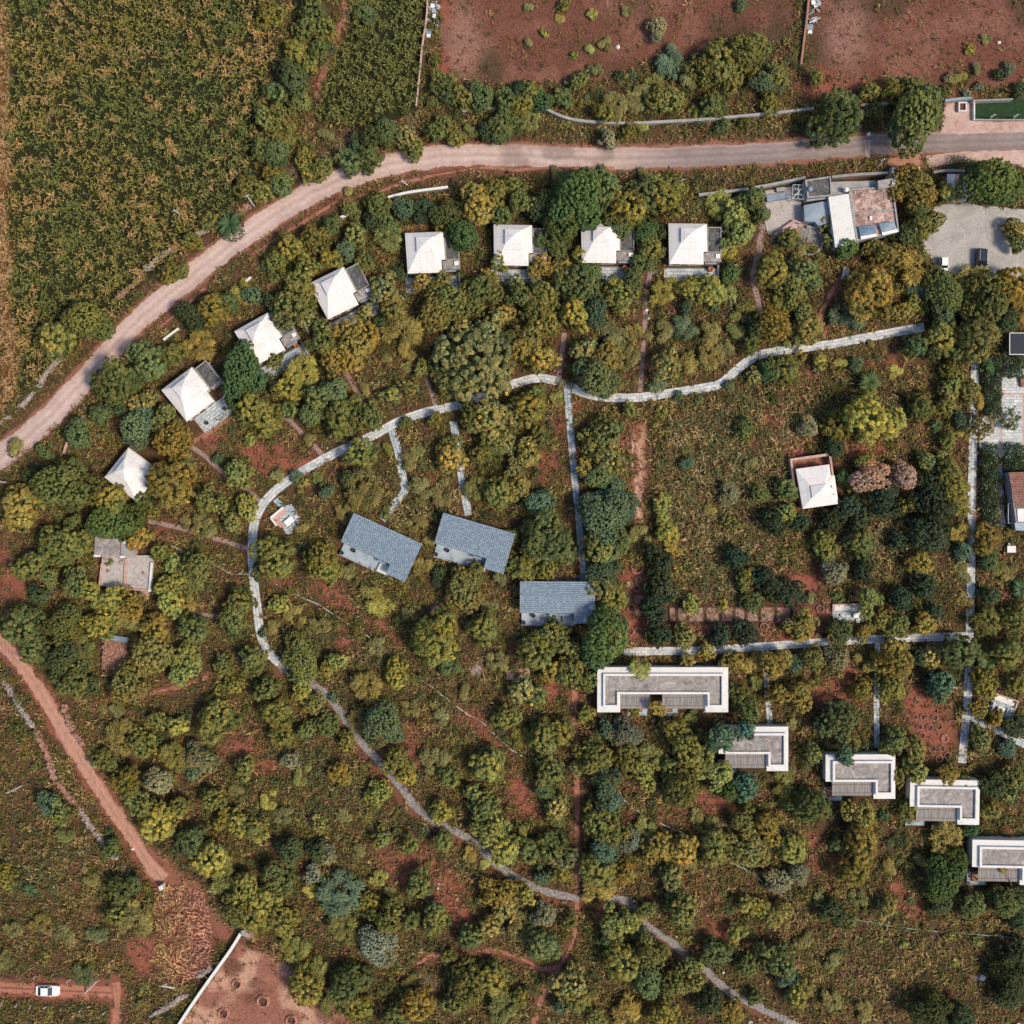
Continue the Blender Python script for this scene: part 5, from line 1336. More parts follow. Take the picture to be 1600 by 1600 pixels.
# ------------------------------------------------------------------ bits and pieces
def stone(px, py, r_, label, mat='whitewall'):
    x, y = W(px, py); mb = MB(); mb.rock((0, 0, r_*.35), r_, .7, px*py); tag(mb.build('boulder', M[mat], loc=(x, y, 0)), label, 'rock', 'pale rocks lying about')
for px, py, r_, lab in [(965.5, 74, .45, 'white block lying on first red field'), (1560.5, 67, .4, 'white block lying on second red field'), (909, 210, .4, 'white rock in weeds above the road'), (914, 213, .3, 'small white rock just beside another in weeds above road'), (888, 198, .28, 'small white rock below the grey wall start'), (1535, 1527, .75, 'pale boulder in the open grass near picture corner'), (1479, 744, .45, 'white block at end of red trail beyond pink trees'), (208, 1326, .38, 'white stone on verge of the dirt road'), (147, 889, .4, 'white bucket-sized stone beside the ruined house'), (1010, 484, .45, 'white stones on the footpath below the last cottage'), (1287, 422, .35, 'white stone beside the slatted lounger'), (1172, 1598, .5, 'pale boulder on the woods floor at picture bottom'), (1012, 497, .4, 'small white stone lower on the last cottage footpath'), (513, 1069, .3, 'white stone beside the cobbled path bend'), (684, 1388, .4, 'white stone in dry red grass of the low woods'), (686, 1381, .3, 'smaller white stone beside another in dry red grass'), (406, 765, .25, 'white pebble above the curving path'), (511, 700, .3, 'white pebble above curving path near the brown footpath'), (1326, 1005, .3, 'pale stone beside the long path')]:
    stone(px, py, r_, lab)
def lamp(px, py, lab):
    x, y = W(px, py); r = tag(empty('garden_lamp', (x, y, 0)), lab, 'lamp', 'white garden lamps along the cobbled path')
    MB().tube((0, 0, 0), (0, 0, .6), .05, n=8).build('post', M['concrete'], r); MB().lathe([(.12, .6), (.24, .68), (.22, .86), (.08, .95)], 12).build('lamp_head', M['white'], r, True)
lamp(990, 1406, 'first white garden lamp along the lower cobbled path'); lamp(1056, 1461, 'second white garden lamp along the lower cobbled path'); lamp(1129, 1517, 'third white garden lamp along the lower cobbled path'); lamp(761, 1314, 'lone white garden lamp along the upper cobbled path')
# drums and broken frames by the field walls
for (cx_, cy_, w1, w2) in ((678, 22, 'first', 'maize wall'), (1273, 16, 'second', 'brown field wall')):
    x, y = W(cx_, cy_); r = tag(empty('scrap_frame', (x, y, 0)), f'tangle of bent pale blue metal frames beside the {w2}', 'scrap'); R = random.Random(cx_)
    for i in range(16):
        a = R.random()*6.28; px_ = R.uniform(-1.0, 1.0); py_ = R.uniform(-2.2, 2.2); l = R.uniform(.6, 1.6)
        MB().tube((px_, py_, R.uniform(.1, .8)), (px_+l*math.cos(a), py_+l*math.sin(a), R.uniform(.2, 1.1)), .09, n=5).build('bar', M['patio' if i % 3 else 'white'], r)
    for i in range(4):
        px_ = R.uniform(-.8, .6); py_ = R.uniform(-2, 1.6); MB().prism([(px_, py_), (px_+.7, py_+.1), (px_+.6, py_+.9), (px_-.1, py_+.8)], .5+.1*i, .55+.1*i).build('sheet_panel', M['white' if i % 2 else 'patio'], r)
    x, y = W(cx_-8.5 if cx_ < 1000 else cx_-9, cy_+30); r = tag(empty('water_drum', (x, y, 0)), f'pale blue lidded box standing against the {w2}', 'box')
    MB().box(-.5, -.35, 0, .5, .5, .8).build('tub', M['patio'], r); MB().box(-.56, -.4, .8, .56, .58, .9).build('lid', M['bluesheet'], r); MB().box(-.35, -.95, 0, .45, -.38, .6).build('side_bin', M['white'], r)
# milestone post beside the road with its worn kerb
x, y = W(1355.5, 211); r = tag(empty('milestone', (x, y, 0)), 'white rounded milestone standing on the road edge between big trees', 'milestone')
MB().box(-.42, -.22, 0, .42, .22, .12).build('plinth', M['concrete'], r)
mb = MB(); mb.lathe([(.34, .12), (.36, .7), (.28, .95), (.1, 1.08)], 12); mb.build('stone', M['white'], r, True)
mb = MB(); mb.prism([W(1350, 219), W(1361, 219), W(1358.5, 246), W(1352.5, 246)], 0, .024); tag(mb.build('road_patch', M['pinkroad']), 'pale dusty patch across the asphalt road', kind='structure')
# dry brush piles
def brush(px, py, rp, n, lab, z=.5):
    x, y = W(px, py); mb = MB(); R = random.Random(px)
    for i in range(n):
        a = R.random()*6.28; l = rp*S*R.uniform(.5, 1.1); p = Vector((R.uniform(-.5, .5), R.uniform(-.5, .5), R.uniform(.1, z))); q = p+Vector((l*math.cos(a), l*math.sin(a), R.uniform(.0, .6)))
        mb.tube(p, q, .05, .015, 4)
        m2 = p.lerp(q, .55)
        for s in (-1, 1): mb.tube(m2, m2+Vector((l*.4*math.cos(a+s*.6), l*.4*math.sin(a+s*.6), R.uniform(0, .3))), .03, .01, 4)
    tag(mb.build('brush_pile', M['twig'], loc=(x, y, 0)), lab, 'brush pile', 'heaps of dry cut branches')
brush(1080, 326, 17, 46, 'heap of bare dry branches behind the last cottage')
brush(645, 192, 14, 40, 'heap of grey dry twigs below the maize field')
brush(535, 225, 14, 40, 'heap of dry twigs in hedge above the road bend')
brush(463, 268, 15, 46, 'large heap of reddish dry twigs at corner of crop hedge')
brush(510, 250, 14, 36, 'heap of pale dry twigs between hedge bushes above the road')
brush(668, 1530, 20, 50, 'sprawl of dry branches in the low woods below red trail')
# ------------------------------------------------------------------ foliage
def leaves(C, D, Nn, ln, wd, cup=.18):
    """rhombic leaves: centre C, direction D, normal Nn (unit), lengths, widths -> verts, quads"""
    Sd = np.cross(Nn, D); Sd /= np.linalg.norm(Sd, axis=1, keepdims=True)+1e-9
    ln = ln[:, None]; wd = wd[:, None]
    V = np.empty((len(C), 4, 3), np.float32)
    V[:, 0] = C-D*ln*.5; V[:, 2] = C+D*ln*.5-Nn*ln*cup*.6
    V[:, 1] = C+Sd*wd*.5+Nn*wd*cup; V[:, 3] = C-Sd*wd*.5+Nn*wd*cup
    Q = np.arange(len(C)*4).reshape(-1, 4)
    return V.reshape(-1, 3), Q
def unit(v): return v/(np.linalg.norm(v, axis=1, keepdims=True)+1e-9)
def rdir(g, n): return unit(g.normal(size=(n, 3)))

def crown_clump(seed, R, tree=True, dens=1.0, csize=.52, lsize=.36, tip=None, lobes=None, nl=22, gap=.0, wr=.52):
    g = np.random.default_rng(seed)
    hgt = R*1.35+(1.0 if tree else 0)
    zc = hgt-R*.95 if tree else R*.28
    L_ = lobes or int(g.integers(5, 9))
    lc = []; lr = []
    for i in range(L_):
        a = 2*PI*i/L_+g.random()*1.1; d = R*g.uniform(.34, .74)
        lc.append((d*math.cos(a), d*math.sin(a), zc+R*g.uniform(-.2, .34))); lr.append(R*g.uniform(.24, .5))
    lc.append((R*g.uniform(-.15, .15), R*g.uniform(-.15, .15), zc+R*.38)); lr.append(R*g.uniform(.5, .62))
    lc = np.array(lc); lr = np.array(lr)
    pts = []; nor = []
    for c, r in zip(lc, lr):
        n = int(max(5, 2*PI*r*r*1.25/(csize*csize*.85)*dens))
        d = rdir(g, n*2); d = d[d[:, 2] > -.35][:n]
        p = c+d*r*g.uniform(.82, 1.10, (len(d), 1))
        keep = np.ones(len(p), bool)
        for c2, r2 in zip(lc, lr):
            if c2 is c: continue
            keep &= ~(np.linalg.norm(p-c2, axis=1) < r2*.8)
        pts.append(p[keep]); nor.append(d[keep])
    P = np.concatenate(pts); Nn = np.concatenate(nor)
    if gap: k = g.random(len(P)) > gap; P = P[k]; Nn = Nn[k]
    m = len(P)
    ll = np.concatenate([np.full(len(q), g.uniform(.8, 1.22)) for q in pts]); lh = np.concatenate([np.full(len(q), g.normal(0, .8)) for q in pts])
    if gap: ll = ll[k]; lh = lh[k]
    lum = g.uniform(.72, 1.28, m)*ll
    hue = g.normal(0, .8, m)+lh
    idx = np.repeat(np.arange(m), nl)
    off = rdir(g, m*nl); off[:, 2] = np.abs(off[:, 2])*.9
    q = unit(off+Nn[idx]*.9)
    C = P[idx]+q*csize*.5*g.uniform(.55, 1.05, (len(idx), 1))
    nn = unit(q*1.0+rdir(g, len(idx))*.65+np.array([0, 0, .35]))
    D = unit(np.cross(nn, rdir(g, len(idx))))
    ln = lsize*g.uniform(.7, 1.3, len(idx)); wd = ln*wr*g.uniform(.8, 1.2, len(idx))
    V, Q = leaves(C.astype(np.float32), D, nn, ln, wd)
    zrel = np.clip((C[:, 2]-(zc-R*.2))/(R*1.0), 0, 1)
    f = lum[idx]*g.uniform(.75, 1.25, len(idx))*(.78+.34*zrel)  # leaf colour also darkens towards the crown's foot, imitating shade
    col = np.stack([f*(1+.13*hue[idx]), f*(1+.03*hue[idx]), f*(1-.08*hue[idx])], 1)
    if tip is not None:
        t = np.clip((zrel-.45)*2.2, 0, 1)*(g.random(m)[idx] > .35)
        col = col*(1-t[:, None])+col*np.array(tip)*t[:, None]
    # inner leaves, larger, crown shade painted in as darker green
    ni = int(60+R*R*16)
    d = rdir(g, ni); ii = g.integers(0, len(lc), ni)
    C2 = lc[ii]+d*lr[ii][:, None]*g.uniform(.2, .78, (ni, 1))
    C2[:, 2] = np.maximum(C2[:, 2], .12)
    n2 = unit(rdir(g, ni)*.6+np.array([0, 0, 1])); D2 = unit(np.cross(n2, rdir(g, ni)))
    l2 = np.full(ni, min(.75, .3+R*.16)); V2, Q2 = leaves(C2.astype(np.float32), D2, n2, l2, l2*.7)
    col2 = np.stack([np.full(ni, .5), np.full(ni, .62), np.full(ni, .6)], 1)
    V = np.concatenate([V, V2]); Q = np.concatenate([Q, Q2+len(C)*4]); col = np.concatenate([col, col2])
    V[:, 2] = np.maximum(V[:, 2], .02)
    return V, Q, np.repeat(col, 4, 0), hgt, zc

def crown_fronds(seed, R, n=90, ln=.9, wid=.13, up=.5, palm=False):
    """bushes of long arching blades radiating from several stems"""
    g = np.random.default_rng(seed)
    Vs = []; Qs = []; Cs = []; b = 0
    heads = 1 if palm else max(3, int(R*R*1.6))
    hz = R*(.9 if palm else .75)
    for h_ in range(heads):
        if palm: hx, hy, hh = 0, 0, hz
        else:
            a = g.random()*6.28; d = R*.72*g.random()**.5; hx, hy, hh = d*math.cos(a), d*math.sin(a), hz*(1-.5*(d/R)**2)*g.uniform(.75, 1.15)
        k = n if palm else max(10, int(n/heads*3))
        lum = g.uniform(.75, 1.25)
        for i in range(k):
            a = g.random()*6.28; e = g.uniform(-.05, 1.1)*up+.15
            l = (R if palm else ln)*g.uniform(.7, 1.15)
            ns = 5 if palm else 3
            p = np.array([hx, hy, hh*(1 if palm else g.uniform(.7, 1.05))]); ca, sa = math.cos(a), math.sin(a)
            pts = []
            for s in range(ns+1):
                t = s/ns; ee = e-1.5*t*t if palm else e-1.2*t*t
                if s: p = p+np.array([ca*math.cos(ee), sa*math.cos(ee), math.sin(ee)])*l/ns
                pts.append(p.copy())
            w = wid*g.uniform(.7, 1.2)
            sd = np.array([-sa, ca, 0])
            v = []
            for s, q in enumerate(pts):
                t = s/ns; ww = w*(1-abs(2*t-.9)**2*.85)*.5
                ww = max(ww, .012)
                v += [q+sd*ww, q-sd*ww]
            Vs += v
            for s in range(ns): Qs.append((b+2*s, b+2*s+1, b+2*s+3, b+2*s+2))
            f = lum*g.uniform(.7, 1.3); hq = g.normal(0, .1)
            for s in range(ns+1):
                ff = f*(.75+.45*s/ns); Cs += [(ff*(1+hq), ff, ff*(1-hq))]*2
            b += 2*(ns+1)
    V = np.array(Vs, np.float32); V[:, 2] = np.maximum(V[:, 2], .02)
    # lower leaves beneath, shade painted in as a darker tint
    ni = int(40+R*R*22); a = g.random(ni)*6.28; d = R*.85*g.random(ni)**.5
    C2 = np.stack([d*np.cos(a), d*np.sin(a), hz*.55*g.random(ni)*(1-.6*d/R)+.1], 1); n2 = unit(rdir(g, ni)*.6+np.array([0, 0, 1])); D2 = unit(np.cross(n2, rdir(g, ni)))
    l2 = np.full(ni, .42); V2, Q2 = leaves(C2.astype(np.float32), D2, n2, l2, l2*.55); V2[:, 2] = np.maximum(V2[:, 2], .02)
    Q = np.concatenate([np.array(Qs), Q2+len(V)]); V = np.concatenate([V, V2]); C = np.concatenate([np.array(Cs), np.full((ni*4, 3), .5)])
    return V, Q, C, hz, hz*.8

def trunk_mesh(seed, R, zc):
    R_ = random.Random(seed); mb = MB()
    top_ = (R_.uniform(-.1, .1)*R, R_.uniform(-.1, .1)*R, zc*.8)
    mb.tube((0, 0, 0), top_, .05+R*.055, .03+R*.035, 7)
    for i in range(5):
        a = 2*PI*i/5+R_.random(); d = R*R_.uniform(.35, .6)
        p = (d*math.cos(a), d*math.sin(a), zc+R*R_.uniform(-.1, .35)); mid = tuple(t*.5+q*.5+R_.uniform(-.08, .08)*R for t, q in zip(top_, p))
        mb.tube(top_, mid, .025+R*.028, .02+R*.018, 5); mb.tube(mid, p, .02+R*.018, .015, 5)
    me = bpy.data.meshes.new('trunk'); me.from_pydata(mb.v, [], mb.f); me.materials.append(M['bark']); return me

SIZES = [.7, 1.15, 1.75, 2.5, 3.4, 4.6]
LIB = {}
def lib(kind, R, var):
    i = min(range(len(SIZES)), key=lambda j: abs(SIZES[j]-R)); R0 = SIZES[i]
    nv = 4 if kind in ('clump', 'spiky') and 1 <= i <= 3 else 3 if i <= 3 else 2
    var %= nv
    key = (kind, i, var)
    if key not in LIB:
        sd = 1000+i*50+var*7+sum(map(ord, kind))
        tree = i >= 2
        if kind == 'clump': d = crown_clump(sd, R0, tree, 1.0, .40+.05*R0, .27+.03*R0)
        elif kind == 'spiky': d = crown_clump(sd, R0, tree, .9, .52+.06*R0, .50+.05*R0, nl=24, wr=.24, tip=(1.15, 1.05, .95))
        elif kind == 'fine': d = crown_clump(sd, R0, tree, 1.15, .34+.02*R0, .19+.015*R0, nl=30)
        elif kind == 'tip': d = crown_clump(sd, R0, tree, .95, .50+.06*R0, .34+.03*R0, tip=(1.45, 1.25, 1.1))
        elif kind == 'thin': d = crown_clump(sd, R0, tree, .55, .5, .26, nl=14, gap=.35)
        elif kind == 'glossy': d = crown_clump(sd, R0, tree, .9, .5, .42, nl=16, tip=(1.5, 1.6, 2.0))  # white glints painted as a paler, bluer tint on upper leaves
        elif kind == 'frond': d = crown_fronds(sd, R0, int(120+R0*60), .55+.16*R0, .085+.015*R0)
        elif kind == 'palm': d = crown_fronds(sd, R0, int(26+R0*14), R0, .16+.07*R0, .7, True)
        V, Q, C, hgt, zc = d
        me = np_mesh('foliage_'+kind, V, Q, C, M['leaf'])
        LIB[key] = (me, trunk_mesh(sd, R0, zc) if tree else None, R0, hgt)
    return LIB[key]

KIND = {  # code: crown kind, tint, colour words
 'o': ('clump', (.218, .208, .056), 'olive'), 'n': ('clump', (.320, .250, .066), 'golden'), 'y': ('clump', (.320, .305, .078), 'yellow-green'),
 'g': ('fine', (.145, .172, .058), 'green'), 'd': ('fine', (.080, .104, .042), 'dark green'), 'D': ('clump', (.058, .082, .040), 'blackish green'),
 'b': ('fine', (.120, .172, .092), 'bluish green'), 't': ('tip', (.225, .215, .078), 'tan-tipped'), 's': ('fine', (.27, .26, .15), 'pale silvery'),
 'p': ('fine', (.50, .33, .25), 'pink-brown'), 'f': ('frond', (.225, .195, .066), 'feathery olive'), 'F': ('frond', (.135, .170, .085), 'feathery green'), 'w': ('palm', (.085, .145, .062), 'palm-like green'),
 'L': ('glossy', (.070, .120, .058), 'glossy green'), 'k': ('thin', (.22, .20, .085), 'thin pale'), 'r': ('frond', (.26, .085, .05), 'reddish'), 'G': ('fine', (.095, .152, .050), 'deep green'), 'e': ('tip', (.150, .170, .056), 'leafy green')}
